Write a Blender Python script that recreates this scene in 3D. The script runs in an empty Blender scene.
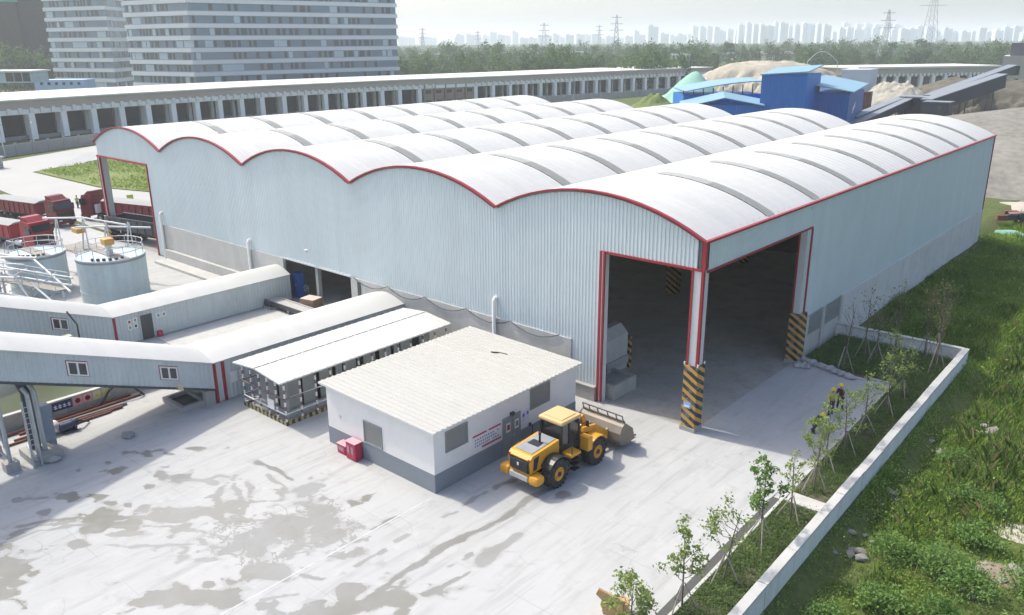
import bpy, bmesh, math, random
import numpy as np
from mathutils import Vector, Matrix
R = math.radians
random.seed(7)
HAZE_D = 0.0003
RNG = np.random.default_rng(7)
scene = bpy.context.scene
COL = scene.collection

# ---------------------------------------------------------------- camera
cam_d = bpy.data.cameras.new('camera')
cam = bpy.data.objects.new('camera', cam_d)
COL.objects.link(cam)
CAM = Vector((20.831, -39.898, 22.123))
yaw, pitch, roll = -0.721698, 0.315425, 0.007159
fw = Vector((math.sin(yaw) * math.cos(pitch), math.cos(yaw) * math.cos(pitch), -math.sin(pitch)))
rt = Vector((math.cos(yaw), -math.sin(yaw), 0))
dn = fw.cross(rt)
rt2 = math.cos(roll) * rt + math.sin(roll) * dn
dn2 = -math.sin(roll) * rt + math.cos(roll) * dn
m = Matrix((rt2, -dn2, -fw)).transposed().to_4x4()
m.translation = CAM
cam.matrix_world = m
cam_d.sensor_width = 36
cam_d.lens = 815.07 / 1024 * 36
cam_d.clip_start = 0.1
cam_d.clip_end = 40000
scene.camera = cam

# ---------------------------------------------------------------- light
SUN_EL, SUN_AZ = R(52), R(10)            # light travels towards +X, turned SUN_AZ towards +Y
world = bpy.data.worlds.new('World')
scene.world = world
world.use_nodes = True
nt = world.node_tree
nt.nodes.clear()
wo = nt.nodes.new('ShaderNodeOutputWorld')
bg = nt.nodes.new('ShaderNodeBackground')
sky = nt.nodes.new('ShaderNodeTexSky')
sky.sky_type = 'NISHITA'
sky.sun_disc = False
sky.sun_elevation = SUN_EL
tosun = Vector((-math.cos(SUN_AZ) * math.cos(SUN_EL), -math.sin(SUN_AZ) * math.cos(SUN_EL), math.sin(SUN_EL)))
sky.sun_rotation = math.atan2(tosun.x, tosun.y)
sky.altitude = 20
sky.air_density = 0.85
sky.dust_density = 3.4
sky.ozone_density = 1.0
bg.inputs['Strength'].default_value = 0.15
nt.links.new(sky.outputs[0], bg.inputs['Color'])
nt.links.new(bg.outputs[0], wo.inputs['Surface'])
sun_d = bpy.data.lights.new('sun', 'SUN')
sun_d.energy = 2.0
sun_d.angle = R(2.0)
sun_d.color = (1.0, 0.97, 0.85)
sun = bpy.data.objects.new('sun', sun_d)
COL.objects.link(sun)
sun.rotation_euler = (-tosun).to_track_quat('-Z', 'Y').to_euler()
scene.view_settings.view_transform = 'Standard'
scene.view_settings.look = 'None'
scene.view_settings.exposure = 1.0
scene.view_settings.gamma = 1.0
scene.view_settings.use_curve_mapping = False
scene.render.engine = 'CYCLES'
scene.cycles.volume_bounces = 1
scene.cycles.max_bounces = 8
scene.cycles.transparent_max_bounces = 16

# ---------------------------------------------------------------- helpers
class MB:
    def __init__(s):
        s.v, s.f, s.m = [], [], []
    def add(s, vs, fs, mi=0):
        o = len(s.v)
        s.v += [tuple(p) for p in vs]
        s.f += [tuple(i + o for i in f) for f in fs]
        s.m += [mi] * len(fs)
        return s
    def box(s, x0, y0, z0, x1, y1, z1, mi=0):
        vs = [(x0, y0, z0), (x1, y0, z0), (x1, y1, z0), (x0, y1, z0), (x0, y0, z1), (x1, y0, z1), (x1, y1, z1), (x0, y1, z1)]
        return s.add(vs, [(0, 3, 2, 1), (4, 5, 6, 7), (0, 1, 5, 4), (1, 2, 6, 5), (2, 3, 7, 6), (3, 0, 4, 7)], mi)
    def cbox(s, x0, y0, z0, x1, y1, z1, b=.03, mi=0):
        """box with chamfered edges"""
        bm = bmesh.new()
        bmesh.ops.create_cube(bm, size=1)
        for v in bm.verts:
            v.co = Vector(((x0 + x1) / 2 + v.co.x * (x1 - x0), (y0 + y1) / 2 + v.co.y * (y1 - y0), (z0 + z1) / 2 + v.co.z * (z1 - z0)))
        bmesh.ops.bevel(bm, geom=bm.edges[:], offset=b, segments=2, affect='EDGES', profile=.6)
        return s.bm(bm, mi)
    def bm(s, bm, mi=0, mat=None):
        bm.verts.index_update()
        vs = [(mat @ v.co if mat else v.co.copy()) for v in bm.verts]
        s.add(vs, [[v.index for v in f.verts] for f in bm.faces], mi)
        bm.free()
        return s
    def beam(s, a, b, w, h=None, mi=0, up=(0, 0, 1)):
        """rectangular bar from a to b"""
        h = h or w
        a, b = Vector(a), Vector(b)
        d = (b - a).normalized()
        u = Vector(up)
        if abs(d.dot(u)) > .98: u = Vector((1, 0, 0))
        r = d.cross(u).normalized()
        u = r.cross(d)
        vs = []
        for p in (a, b):
            for sx, sz in ((-1, -1), (1, -1), (1, 1), (-1, 1)):
                vs.append(p + r * (sx * w / 2) + u * (sz * h / 2))
        return s.add(vs, [(0, 1, 2, 3), (7, 6, 5, 4), (0, 4, 5, 1), (1, 5, 6, 2), (2, 6, 7, 3), (3, 7, 4, 0)], mi)
    def tube(s, pts, r, n=8, mi=0, cap=True):
        pts = [Vector(p) for p in pts]
        rs = r if isinstance(r, (list, tuple)) else [r] * len(pts)
        vs, fs = [], []
        prev = None
        for i, p in enumerate(pts):
            d = (pts[min(i + 1, len(pts) - 1)] - pts[max(i - 1, 0)]).normalized()
            u = Vector((0, 0, 1)) if abs(d.z) < .95 else Vector((1, 0, 0))
            a = d.cross(u).normalized()
            if prev is not None:
                a = (prev - d * prev.dot(d)).normalized()
            prev = a
            b = d.cross(a)
            for k in range(n):
                t = 2 * math.pi * k / n
                vs.append(p + (a * math.cos(t) + b * math.sin(t)) * rs[i])
        for i in range(len(pts) - 1):
            for k in range(n):
                k2 = (k + 1) % n
                fs.append((i * n + k, i * n + k2, (i + 1) * n + k2, (i + 1) * n + k))
        if cap:
            fs.append(tuple(range(n - 1, -1, -1)))
            e = (len(pts) - 1) * n
            fs.append(tuple(range(e, e + n)))
        return s.add(vs, fs, mi)
    def lathe(s, prof, c=(0, 0, 0), n=24, axis='z', mi=0):
        vs, fs = [], []
        for (r, h) in prof:
            for k in range(n):
                t = 2 * math.pi * k / n
                a, b = r * math.cos(t), r * math.sin(t)
                p = (a, b, h) if axis == 'z' else ((h, a, b) if axis == 'x' else (b, h, a))
                vs.append((p[0] + c[0], p[1] + c[1], p[2] + c[2]))
        for i in range(len(prof) - 1):
            for k in range(n):
                k2 = (k + 1) % n
                fs.append((i * n + k, i * n + k2, (i + 1) * n + k2, (i + 1) * n + k))
        if prof[0][0] > 1e-6: fs.append(tuple(range(n - 1, -1, -1)))
        if prof[-1][0] > 1e-6:
            e = (len(prof) - 1) * n
            fs.append(tuple(range(e, e + n)))
        return s.add(vs, fs, mi)
    def prism(s, poly, ext, mi=0):
        """closed polygon (3-D points) swept along ext"""
        n = len(poly)
        e = Vector(ext)
        vs = [Vector(p) for p in poly] + [Vector(p) + e for p in poly]
        fs = [tuple(range(n - 1, -1, -1)), tuple(range(n, 2 * n))] + [(i, (i + 1) % n, (i + 1) % n + n, i + n) for i in range(n)]
        return s.add(vs, fs, mi)
    def build(s, name, mats, parent=None, smooth=False, loc=None):
        me = bpy.data.meshes.new(name)
        me.from_pydata(s.v, [], s.f)
        if not isinstance(mats, (list, tuple)): mats = [mats]
        for a in mats: me.materials.append(a)
        if len(mats) > 1: me.polygons.foreach_set('material_index', s.m)
        if smooth:
            me.polygons.foreach_set('use_smooth', [True] * len(s.f))
            try: me.set_sharp_from_angle(angle=R(40))
            except Exception: pass
        bm = bmesh.new(); bm.from_mesh(me)
        bmesh.ops.recalc_face_normals(bm, faces=bm.faces[:])
        bm.to_mesh(me); bm.free()
        me.update()
        return link(name, me, parent, loc)

def link(name, me, parent=None, loc=None, rz=0):
    o = bpy.data.objects.new(name, me)
    COL.objects.link(o)
    if parent: o.parent = parent
    if loc is not None: o.location = loc
    if rz: o.rotation_euler = (0, 0, rz)
    return o

def npmesh(name, verts, quads, mat, parent=None, smooth=False):
    """mesh from numpy arrays, quads (n,4)"""
    me = bpy.data.meshes.new(name)
    nv, nf = len(verts), len(quads)
    me.vertices.add(nv); me.vertices.foreach_set('co', np.asarray(verts, np.float32).ravel())
    k = quads.shape[1]
    me.loops.add(nf * k); me.loops.foreach_set('vertex_index', np.asarray(quads, np.int32).ravel())
    me.polygons.add(nf)
    me.polygons.foreach_set('loop_start', np.arange(0, nf * k, k, dtype=np.int32))
    me.polygons.foreach_set('loop_total', np.full(nf, k, np.int32))
    if smooth: me.polygons.foreach_set('use_smooth', np.ones(nf, bool))
    me.materials.append(mat)
    me.update(calc_edges=True)
    return link(name, me, parent)

def thing(name, label, cat, loc=(0, 0, 0), rz=0, group=None):
    o = bpy.data.objects.new(name, None)
    COL.objects.link(o)
    o.empty_display_size = .2
    o.location = loc; o.rotation_euler = (0, 0, rz)
    return tag(o, label, cat, group)

def tag(o, label=None, cat=None, group=None, kind=None):
    if label: o['label'] = label
    if cat: o['category'] = cat
    if group: o['group'] = group
    if kind: o['kind'] = kind
    return o

def copy_tree(o, parent=None, loc=None, rz=None, label=None):
    c = o.copy(); COL.objects.link(c); c.parent = parent
    for ch in list(o.children): copy_tree(ch, c)
    if loc is not None: c.location = loc
    if rz is not None: c.rotation_euler = (0, 0, rz)
    if label: c['label'] = label
    return c

def struct(o): o['kind'] = 'structure'; return o
def stuff(o, label=None, cat=None): o['kind'] = 'stuff'; return tag(o, label, cat)

# ---------------------------------------------------------------- materials
MATS = {}
def mat(name, col, rough=.7, var=.12, scale=.6, bump=0., bscale=None, metal=0., fine=.06, spec=.4, streak=0., objrand=0., dirt=None, dirtamt=.0, panel=None):
    if name in MATS: return MATS[name]
    M = bpy.data.materials.new(name); M.use_nodes = True
    n, l = M.node_tree.nodes, M.node_tree.links
    P = n['Principled BSDF']
    P.inputs['Roughness'].default_value = rough
    P.inputs['Metallic'].default_value = metal
    P.inputs['Specular IOR Level'].default_value = spec
    geo = n.new('ShaderNodeNewGeometry')
    def noise(sc, det=4, vec=None, rough_=.6):
        t = n.new('ShaderNodeTexNoise'); t.inputs['Scale'].default_value = sc; t.inputs['Detail'].default_value = det
        t.inputs['Roughness'].default_value = rough_
        l.new(vec or geo.outputs['Position'], t.inputs['Vector']); return t.outputs['Fac']
    def math_(op, a, b):
        t = n.new('ShaderNodeMath'); t.operation = op
        for i, x in enumerate((a, b)):
            if isinstance(x, (int, float)): t.inputs[i].default_value = x
            else: l.new(x, t.inputs[i])
        return t.outputs[0]
    # value factor = 1 + var*(n1-.5)*2 + fine*(n2-.5)*2
    f = math_('ADD', math_('MULTIPLY', math_('SUBTRACT', noise(scale), .5), 2.6 * var), 1.0)
    if fine: f = math_('ADD', f, math_('MULTIPLY', math_('SUBTRACT', noise(scale * 14, 3), .5), 2.6 * fine))
    if streak:
        mp = n.new('ShaderNodeVectorMath'); mp.operation = 'MULTIPLY'; mp.inputs[1].default_value = (1.6, 1.6, .12)
        l.new(geo.outputs['Position'], mp.inputs[0])
        f = math_('ADD', f, math_('MULTIPLY', math_('SUBTRACT', noise(1.2, 4, mp.outputs[0]), .5), 2.6 * streak))
    if panel:                     # every sheet of the cladding has faded a little differently
        (ax, pitch, amt) = panel
        dt = n.new('ShaderNodeVectorMath'); dt.operation = 'DOT_PRODUCT'; dt.inputs[1].default_value = [a / pitch for a in ax]
        l.new(geo.outputs['Position'], dt.inputs[0])
        wn = n.new('ShaderNodeTexWhiteNoise'); wn.noise_dimensions = '1D'
        l.new(math_('FLOOR', dt.outputs['Value'], 0), wn.inputs['W'])
        f = math_('ADD', f, math_('MULTIPLY', math_('SUBTRACT', wn.outputs['Value'], .5), 2 * amt))
    if objrand:
        oi = n.new('ShaderNodeObjectInfo')
        f = math_('ADD', f, math_('MULTIPLY', math_('SUBTRACT', oi.outputs['Random'], .5), 2 * objrand))
    mul = n.new('ShaderNodeVectorMath'); mul.operation = 'SCALE'
    mul.inputs[0].default_value = col[:3]
    l.new(f, mul.inputs['Scale'])
    out = mul.outputs[0]
    if dirt:
        mx = n.new('ShaderNodeMix'); mx.data_type = 'RGBA'
        ramp = n.new('ShaderNodeMapRange'); ramp.inputs['From Min'].default_value = .48; ramp.inputs['From Max'].default_value = .72
        l.new(noise(scale * 2.3, 6, None, .7), ramp.inputs['Value'])
        l.new(math_('MULTIPLY', ramp.outputs[0], dirtamt), mx.inputs['Factor'])
        l.new(out, mx.inputs['A']); mx.inputs['B'].default_value = (*dirt, 1)
        out = mx.outputs['Result']
    l.new(out, P.inputs['Base Color'])
    if bump:
        b = n.new('ShaderNodeBump'); b.inputs['Strength'].default_value = bump; b.inputs['Distance'].default_value = .05
        l.new(noise(bscale or scale * 10, 4), b.inputs['Height']); l.new(b.outputs[0], P.inputs['Normal'])
    MATS[name] = M
    return M

def translucent(M, col, amt):
    n, l = M.node_tree.nodes, M.node_tree.links
    tr = n.new('ShaderNodeBsdfTranslucent'); tr.inputs['Color'].default_value = (*col, 1)
    ms = n.new('ShaderNodeMixShader'); ms.inputs[0].default_value = amt
    l.new(n['Principled BSDF'].outputs[0], ms.inputs[1]); l.new(tr.outputs[0], ms.inputs[2]); l.new(ms.outputs[0], n['Material Output'].inputs['Surface'])
    return M

def stripe_mat(name, ca, cb, pitch, direction, rough=.7):
    """hazard stripes along a world direction"""
    M = bpy.data.materials.new(name); M.use_nodes = True
    n, l = M.node_tree.nodes, M.node_tree.links
    P = n['Principled BSDF']; P.inputs['Roughness'].default_value = rough
    geo = n.new('ShaderNodeNewGeometry')
    dt = n.new('ShaderNodeVectorMath'); dt.operation = 'DOT_PRODUCT'; dt.inputs[1].default_value = [d / pitch for d in direction]
    l.new(geo.outputs['Position'], dt.inputs[0])
    fr = n.new('ShaderNodeMath'); fr.operation = 'FRACT'; l.new(dt.outputs['Value'], fr.inputs[0])
    gt = n.new('ShaderNodeMath'); gt.operation = 'GREATER_THAN'; gt.inputs[1].default_value = .52; l.new(fr.outputs[0], gt.inputs[0])
    mx = n.new('ShaderNodeMix'); mx.data_type = 'RGBA'; mx.inputs['A'].default_value = (*ca, 1); mx.inputs['B'].default_value = (*cb, 1)
    l.new(gt.outputs[0], mx.inputs['Factor'])
    no = n.new('ShaderNodeTexNoise'); no.inputs['Scale'].default_value = 3; no.inputs['Detail'].default_value = 6
    l.new(geo.outputs['Position'], no.inputs['Vector'])
    rp = n.new('ShaderNodeMapRange'); rp.inputs['From Min'].default_value = .5; rp.inputs['From Max'].default_value = .75; rp.inputs['To Max'].default_value = .55
    l.new(no.outputs['Fac'], rp.inputs['Value'])
    m2 = n.new('ShaderNodeMix'); m2.data_type = 'RGBA'; m2.inputs['B'].default_value = (.33, .31, .28, 1)
    l.new(rp.outputs[0], m2.inputs['Factor']); l.new(mx.outputs['Result'], m2.inputs['A'])
    l.new(m2.outputs['Result'], P.inputs['Base Color'])
    return M

clad = mat('pale_blue_cladding', (.575, .64, .645), .45, .04, .12, streak=.045, fine=.015, panel=((1, 1, 0), .91, .022), dirt=(.46, .50, .49), dirtamt=.3)
gal_clad = mat('grey_cladding', (.49, .53, .53), .5, .06, .2, streak=.05, fine=.02, panel=((1, 1, 0), .91, .025), dirt=(.30, .32, .31), dirtamt=.35)
roof_w = mat('white_roof_sheet', (.525, .518, .49), .6, .035, .12, fine=.02, dirt=(.44, .43, .405), dirtamt=.4, panel=((0, 1, 0), .8, .025))
roof_house = mat('cream_roof_sheet', (.425, .415, .38), .5, .05, .4, fine=.03, dirt=(.38, .36, .31), dirtamt=.2, panel=((0, 1, 0), .37, .015))
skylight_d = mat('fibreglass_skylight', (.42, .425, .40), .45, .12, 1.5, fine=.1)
skylight_l = mat('fibreglass_skylight_upper', (.58, .585, .56), .45, .10, 1.5, fine=.08)  # paler upper half: the grazing sky reflection is put into this colour
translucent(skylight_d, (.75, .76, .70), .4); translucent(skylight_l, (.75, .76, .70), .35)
red = mat('red_trim_paint', (.30, .026, .034), .5, .12, .8)
white_p = mat('white_paint', (.72, .705, .68), .55, .04, .5, fine=.03, dirt=(.50, .48, .45), dirtamt=.25)
white_steel = mat('white_steel', (.52, .535, .53), .5, .08, .5)
conc = mat('weathered_concrete', (.34, .335, .315), .85, .12, .5, bump=.3, streak=.14, dirt=(.25, .24, .22), dirtamt=.35)
conc_l = mat('light_concrete', (.45, .445, .42), .85, .1, .4, bump=.25, streak=.10, dirt=(.32, .31, .28), dirtamt=.35)
conc_d = mat('grey_concrete', (.27, .27, .265), .85, .12, .5, bump=.3, streak=.1)
floor_m = mat('dusty_floor', (.33, .315, .285), .9, .22, .25, fine=.12, dirt=(.17, .155, .135), dirtamt=.5)
grey_band = mat('grey_plinth_paint', (.20, .225, .25), .6, .08, .6)
grey_panel = mat('grey_panel', (.25, .265, .255), .5, .08, .8)
steel = mat('galvanised_steel', (.42, .44, .45), .4, .12, 1.5, metal=.4)
steel_d = mat('dark_steel', (.06, .063, .066), .5, .15, 1.2)
black = mat('black_rubber', (.022, .022, .023), .8, .2, 3, dirt=(.16, .15, .13), dirtamt=.5)
black_p = mat('black_paint', (.02, .021, .023), .4, .15, 2, dirt=(.1, .095, .085), dirtamt=.3)
glass = mat('dark_glass', (.025, .032, .036), .08, .1, 1, fine=0, spec=.7)
glass_g = mat('grey_glass', (.17, .18, .18), .2, .08, 1, fine=0, spec=.6)
yellow = mat('loader_yellow', (.62, .29, .018), .42, .08, 1.2, dirt=(.4, .27, .12), dirtamt=.35)
tan_roof = mat('sun_bleached_yellow', (.58, .40, .19), .5, .06, 1.2)
bucket_m = mat('worn_bucket_steel', (.19, .175, .15), .55, .2, 1.5, metal=.3, dirt=(.33, .15, .06), dirtamt=.6)
truck_red = mat('truck_red', (.27, .014, .025), .35, .1, 1)
truck_dark = mat('truck_maroon', (.15, .014, .022), .45, .12, 1)
cab_red = mat('cabinet_red', (.42, .03, .075), .45, .08, 2)
blue_clad = mat('blue_cladding', (.025, .16, .48), .5, .06, .2, streak=.1)
blue_dark = mat('navy_blue_cladding', (.018, .10, .32), .5, .06, .2, streak=.1)
blue_roof = mat('light_blue_roof', (.21, .355, .44), .5, .05, .3)
earth = mat('sandy_earth', (.36, .325, .26), .95, .28, .10, fine=.22, bump=.5, bscale=1.5, dirt=(.2, .18, .13), dirtamt=.5)
gravel = mat('grey_gravel', (.205, .192, .165), .95, .3, .06, fine=.4, bump=1., bscale=1.5)
soil = mat('bare_soil', (.38, .36, .31), .95, .18, .12, fine=.1, dirt=(.13, .15, .05), dirtamt=.6)
netting = mat('green_dust_net', (.22, .40, .32), .8, .15, .15, bump=.6, bscale=.8)
bark = mat('tree_bark', (.14, .115, .09), .9, .2, 3)
bark_pale = mat('pale_bark', (.30, .27, .235), .9, .2, 3)
wood = mat('weathered_timber', (.42, .27, .13), .8, .2, 3)
hazard = stripe_mat('hazard_stripes', (.03, .03, .03), (.48, .27, .05), .46, (.5, .5, .85))
hazard_s = stripe_mat('hazard_stripes_small', (.035, .033, .03), (.34, .27, .10), .34, (.8, .8, .1))
polemat = stripe_mat('red_white_pole', (.66, .66, .66), (.17, .11, .11), .55, (.02, .02, 1))
sandbag_m = mat('white_sandbag', (.36, .355, .36), .9, .15, 2, bump=.4, bscale=8)

def leaf_mat(name, c1, c2, objr=.25, trans=.45, ns=.9, isl=.5):
    M = bpy.data.materials.new(name); M.use_nodes = True
    n, l = M.node_tree.nodes, M.node_tree.links
    P = n['Principled BSDF']; P.inputs['Roughness'].default_value = .6; P.inputs['Specular IOR Level'].default_value = .25
    geo = n.new('ShaderNodeNewGeometry'); oi = n.new('ShaderNodeObjectInfo')
    no = n.new('ShaderNodeTexNoise'); no.inputs['Scale'].default_value = ns; no.inputs['Detail'].default_value = 5
    l.new(geo.outputs['Position'], no.inputs['Vector'])
    add = n.new('ShaderNodeMath'); add.operation = 'MULTIPLY_ADD'; add.inputs[1].default_value = isl
    l.new(geo.outputs['Random Per Island'], add.inputs[0]); l.new(no.outputs['Fac'], add.inputs[2])
    a2 = n.new('ShaderNodeMath'); a2.operation = 'MULTIPLY_ADD'; a2.inputs[1].default_value = objr
    l.new(oi.outputs['Random'], a2.inputs[0]); l.new(add.outputs[0], a2.inputs[2])
    mr = n.new('ShaderNodeMapRange'); mr.inputs['From Min'].default_value = .35; mr.inputs['From Max'].default_value = 1.15 + objr * .7
    l.new(a2.outputs[0], mr.inputs['Value'])
    mx = n.new('ShaderNodeMix'); mx.data_type = 'RGBA'; mx.inputs['A'].default_value = (*c1, 1); mx.inputs['B'].default_value = (*c2, 1)
    l.new(mr.outputs[0], mx.inputs['Factor']); l.new(mx.outputs['Result'], P.inputs['Base Color'])
    tr = n.new('ShaderNodeBsdfTranslucent'); l.new(mx.outputs['Result'], tr.inputs['Color'])
    ms = n.new('ShaderNodeMixShader'); ms.inputs[0].default_value = trans
    l.new(P.outputs[0], ms.inputs[1]); l.new(tr.outputs[0], ms.inputs[2]); l.new(ms.outputs[0], n['Material Output'].inputs['Surface'])
    return M
leaf_young = leaf_mat('young_leaves', (.13, .19, .05), (.34, .41, .13))
leaf_far = leaf_mat('far_tree_leaves', (.04, .09, .025), (.12, .20, .055), .35)
leaf_weed = leaf_mat('weed_leaves', (.08, .165, .03), (.33, .46, .105))
leaf_bush = leaf_mat('bush_leaves', (.07, .145, .035), (.25, .39, .10))
leaf_ground = leaf_mat('ground_cover_leaves', (.065, .12, .035), (.22, .31, .10))

# ---------------------------------------------------------------- noise for shapes
_perm = RNG.permutation(512)
_g = RNG.random((64, 64))
def vnoise(x, y):
    x = np.asarray(x, float); y = np.asarray(y, float)
    xi = np.floor(x).astype(int); yi = np.floor(y).astype(int)
    fx = x - xi; fy = y - yi
    fx = fx * fx * (3 - 2 * fx); fy = fy * fy * (3 - 2 * fy)
    g = lambda a, b: _g[a % 64, b % 64]
    return (g(xi, yi) * (1 - fx) + g(xi + 1, yi) * fx) * (1 - fy) + (g(xi, yi + 1) * (1 - fx) + g(xi + 1, yi + 1) * fx) * fy
def fbm(x, y, o=4):
    s, a, t = 0, .5, 0
    for k in range(o):
        s = s + a * vnoise(np.asarray(x) * 2 ** k + 17.3 * k, np.asarray(y) * 2 ** k + 5.1 * k); t += a; a *= .5
    return s / t
# wet stains and drying puddles on the yard: centre, two half axes, strength
ELL = [(-16.68,-31.45,0.49,0.43,1.36,-0.45,1.00),(-17.20,-27.20,0.81,0.70,0.90,-0.38,1.00),(-15.84,-28.60,0.45,0.38,0.54,-0.22,0.90),(-20.81,-27.10,0.53,0.45,0.27,-0.11,1.00),(-19.95,-26.25,0.47,0.41,0.27,-0.12,1.00),(-21.76,-22.41,0.39,0.34,0.34,-0.17,1.00),(-20.72,-20.43,0.45,0.38,0.31,-0.17,1.00),(-21.02,-21.63,0.16,0.13,0.34,-0.18,1.00),(-19.53,-23.08,0.25,0.22,0.25,-0.12,1.00),(-18.57,-22.55,0.38,0.32,0.28,-0.14,1.00),(-21.50,-24.72,0.25,0.21,0.20,-0.09,1.00),(-23.34,-25.87,0.15,0.13,0.27,-0.11,1.00),(-18.88,-24.38,0.18,0.15,0.21,-0.10,1.00),(-22.60,-24.35,0.15,0.13,0.21,-0.09,1.00),(-20.14,-28.94,0.25,0.21,0.26,-0.10,1.00),(-21.78,-28.21,0.35,0.31,0.15,-0.05,1.00),(-22.38,-29.02,0.14,0.12,0.16,-0.06,1.00),(-15.11,-24.81,1.36,1.16,0.61,-0.31,0.55),(-14.01,-23.51,0.69,0.59,0.60,-0.33,0.55),(-9.98,-23.32,1.18,1.01,0.96,-0.60,0.60),(-9.79,-21.39,0.66,0.57,0.90,-0.61,0.60),(-7.39,-24.03,0.62,0.53,0.40,-0.27,0.60),(-9.67,-28.62,0.48,0.41,0.26,-0.13,0.80),(-7.55,-26.54,1.24,1.07,0.49,-0.29,0.80),(-8.54,-26.40,0.21,0.19,0.26,-0.15,0.80),(-15.41,-30.84,0.15,0.13,0.21,-0.07,1.00),(-15.25,-26.98,0.87,0.75,0.29,-0.13,0.50),(-10.17,-25.49,0.57,0.48,0.17,-0.10,0.50),(-18.59,-26.23,0.26,0.22,0.26,-0.11,0.90),(-17.58,-25.85,0.16,0.14,0.19,-0.08,0.90),(-9.17,-20.58,0.94,0.80,1.25,-0.90,0.60),(-7.85,-19.62,0.78,0.67,0.29,-0.22,0.70),(-10.31,-18.76,0.26,0.22,0.21,-0.16,0.80),(-9.06,-17.92,0.16,0.14,0.15,-0.12,1.00),(-8.96,-17.22,0.14,0.12,0.14,-0.12,1.00),(-11.97,-18.95,0.53,0.46,0.54,-0.39,0.60),(-1.87,-21.91,1.23,1.07,0.52,-0.45,0.80),(-3.09,-23.76,1.12,0.97,0.38,-0.29,0.80),(-3.82,-22.73,0.53,0.45,0.32,-0.25,0.70),(-1.48,-10.55,0.16,0.14,0.16,-0.21,1.00),(-7.40,-20.14,0.21,0.19,0.20,-0.15,0.70),(-6.30,-22.81,0.21,0.18,0.09,-0.06,0.80),]
STREAK = [([(-16.45,-26.14),(-14.15,-24.69),(-13.88,-22.93),(-15.42,-21.70),(-16.09,-20.43)],0.13,0.55),([(-13.88,-22.93),(-13.17,-21.51),(-14.16,-20.62),(-15.17,-20.27),(-16.95,-21.17),(-17.00,-21.84)],0.12,0.55),([(-13.17,-21.51),(-12.13,-20.43),(-13.22,-19.42),(-14.85,-19.37)],0.14,0.55),([(-16.21,-20.54),(-11.81,-22.51),(-10.25,-21.16)],0.15,0.50),([(-16.57,-19.02),(-15.44,-18.80),(-13.64,-18.67)],0.17,1.00),([(-19.72,-30.04),(-18.91,-28.42),(-17.64,-27.08),(-16.45,-26.14)],0.15,0.90),([(-18.47,-31.24),(-18.59,-29.50),(-17.51,-27.57)],0.09,0.60),([(-16.66,-30.84),(-16.35,-29.67),(-15.66,-28.61),(-13.58,-26.76),(-10.61,-24.49)],0.07,0.45),([(-16.35,-26.92),(-14.23,-25.26),(-10.99,-23.96)],0.09,0.45),([(-18.78,-31.13),(-19.11,-29.45),(-18.10,-27.90)],0.07,0.60),([(-9.60,-29.66),(-9.45,-28.86),(-8.87,-27.98),(-8.29,-27.23)],0.11,0.70),([(-17.99,-22.68),(-16.86,-21.92),(-16.08,-21.67)],0.16,0.50),([(-5.98,-25.24),(-5.11,-24.10)],0.20,0.50),([(-6.62,-19.14),(-6.58,-18.43),(-6.38,-17.61)],0.11,1.00),([(-2.50,-10.64),(-2.59,-14.60),(-2.86,-18.38),(-2.72,-20.84),(-2.68,-23.16),(-2.88,-23.92)],0.20,0.90),([(-4.47,-11.24),(-4.70,-12.52)],0.25,0.80),([(-4.73,-12.95),(-4.77,-14.68)],0.12,0.60),([(-4.61,-15.27),(-4.75,-16.97)],0.17,0.75),([(-4.97,-18.32),(-5.00,-19.04)],0.12,0.50),([(-4.82,-19.91),(-4.95,-21.36)],0.17,0.60),([(-0.98,-14.89),(-0.91,-16.25),(-0.76,-17.61)],0.39,0.55),([(-0.71,-17.86),(-0.86,-19.39),(-0.92,-20.75)],0.06,0.80),([(-1.71,-17.40),(-1.63,-17.77)],0.14,0.70),([(-1.70,-18.28),(-1.70,-18.57)],0.14,0.60),([(-8.55,-21.71),(-7.25,-20.43)],0.09,0.40),([(-6.14,-23.23),(-5.16,-22.67)],0.06,0.80),]

# ================================================================ THE SETTING
def terrain_z(x, y):
    x = np.asarray(x, float); y = np.asarray(y, float)
    n = fbm(x / 7, y / 7, 4) - .5
    sm = lambda a, b, t: np.clip((t - a) / (b - a), 0, 1) ** 2 * (3 - 2 * np.clip((t - a) / (b - a), 0, 1))
    east = sm(9.6, 11.0, x)
    north = sm(22.6, 23.4, y) * sm(-.3, .3, x)
    w = np.maximum(east, north)
    z = -.06 + w * (-1.0 + n * .9)
    return np.where((x < 0) | (w <= 0), -.06, z)

def geo_axis(lo, hi, step, far, grow=1.25):
    a = list(np.arange(lo, hi + step * .5, step))
    s, v = step, hi
    while v < far:
        s *= grow; v += s; a.append(v)
    s, v = step, lo
    while v > -far:
        s *= grow; v -= s; a.insert(0, v)
    return np.array(a)
def grid_mesh(xs, ys, zf):
    X, Y = np.meshgrid(xs, ys, indexing='ij')
    V = np.stack([X.ravel(), Y.ravel(), zf(X, Y).ravel()], 1)
    nx, ny = len(xs), len(ys)
    i = np.arange((nx - 1) * (ny - 1)); a = (i // (ny - 1)) * ny + i % (ny - 1)
    return V, np.stack([a, a + ny, a + ny + 1, a + 1], 1)

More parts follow.
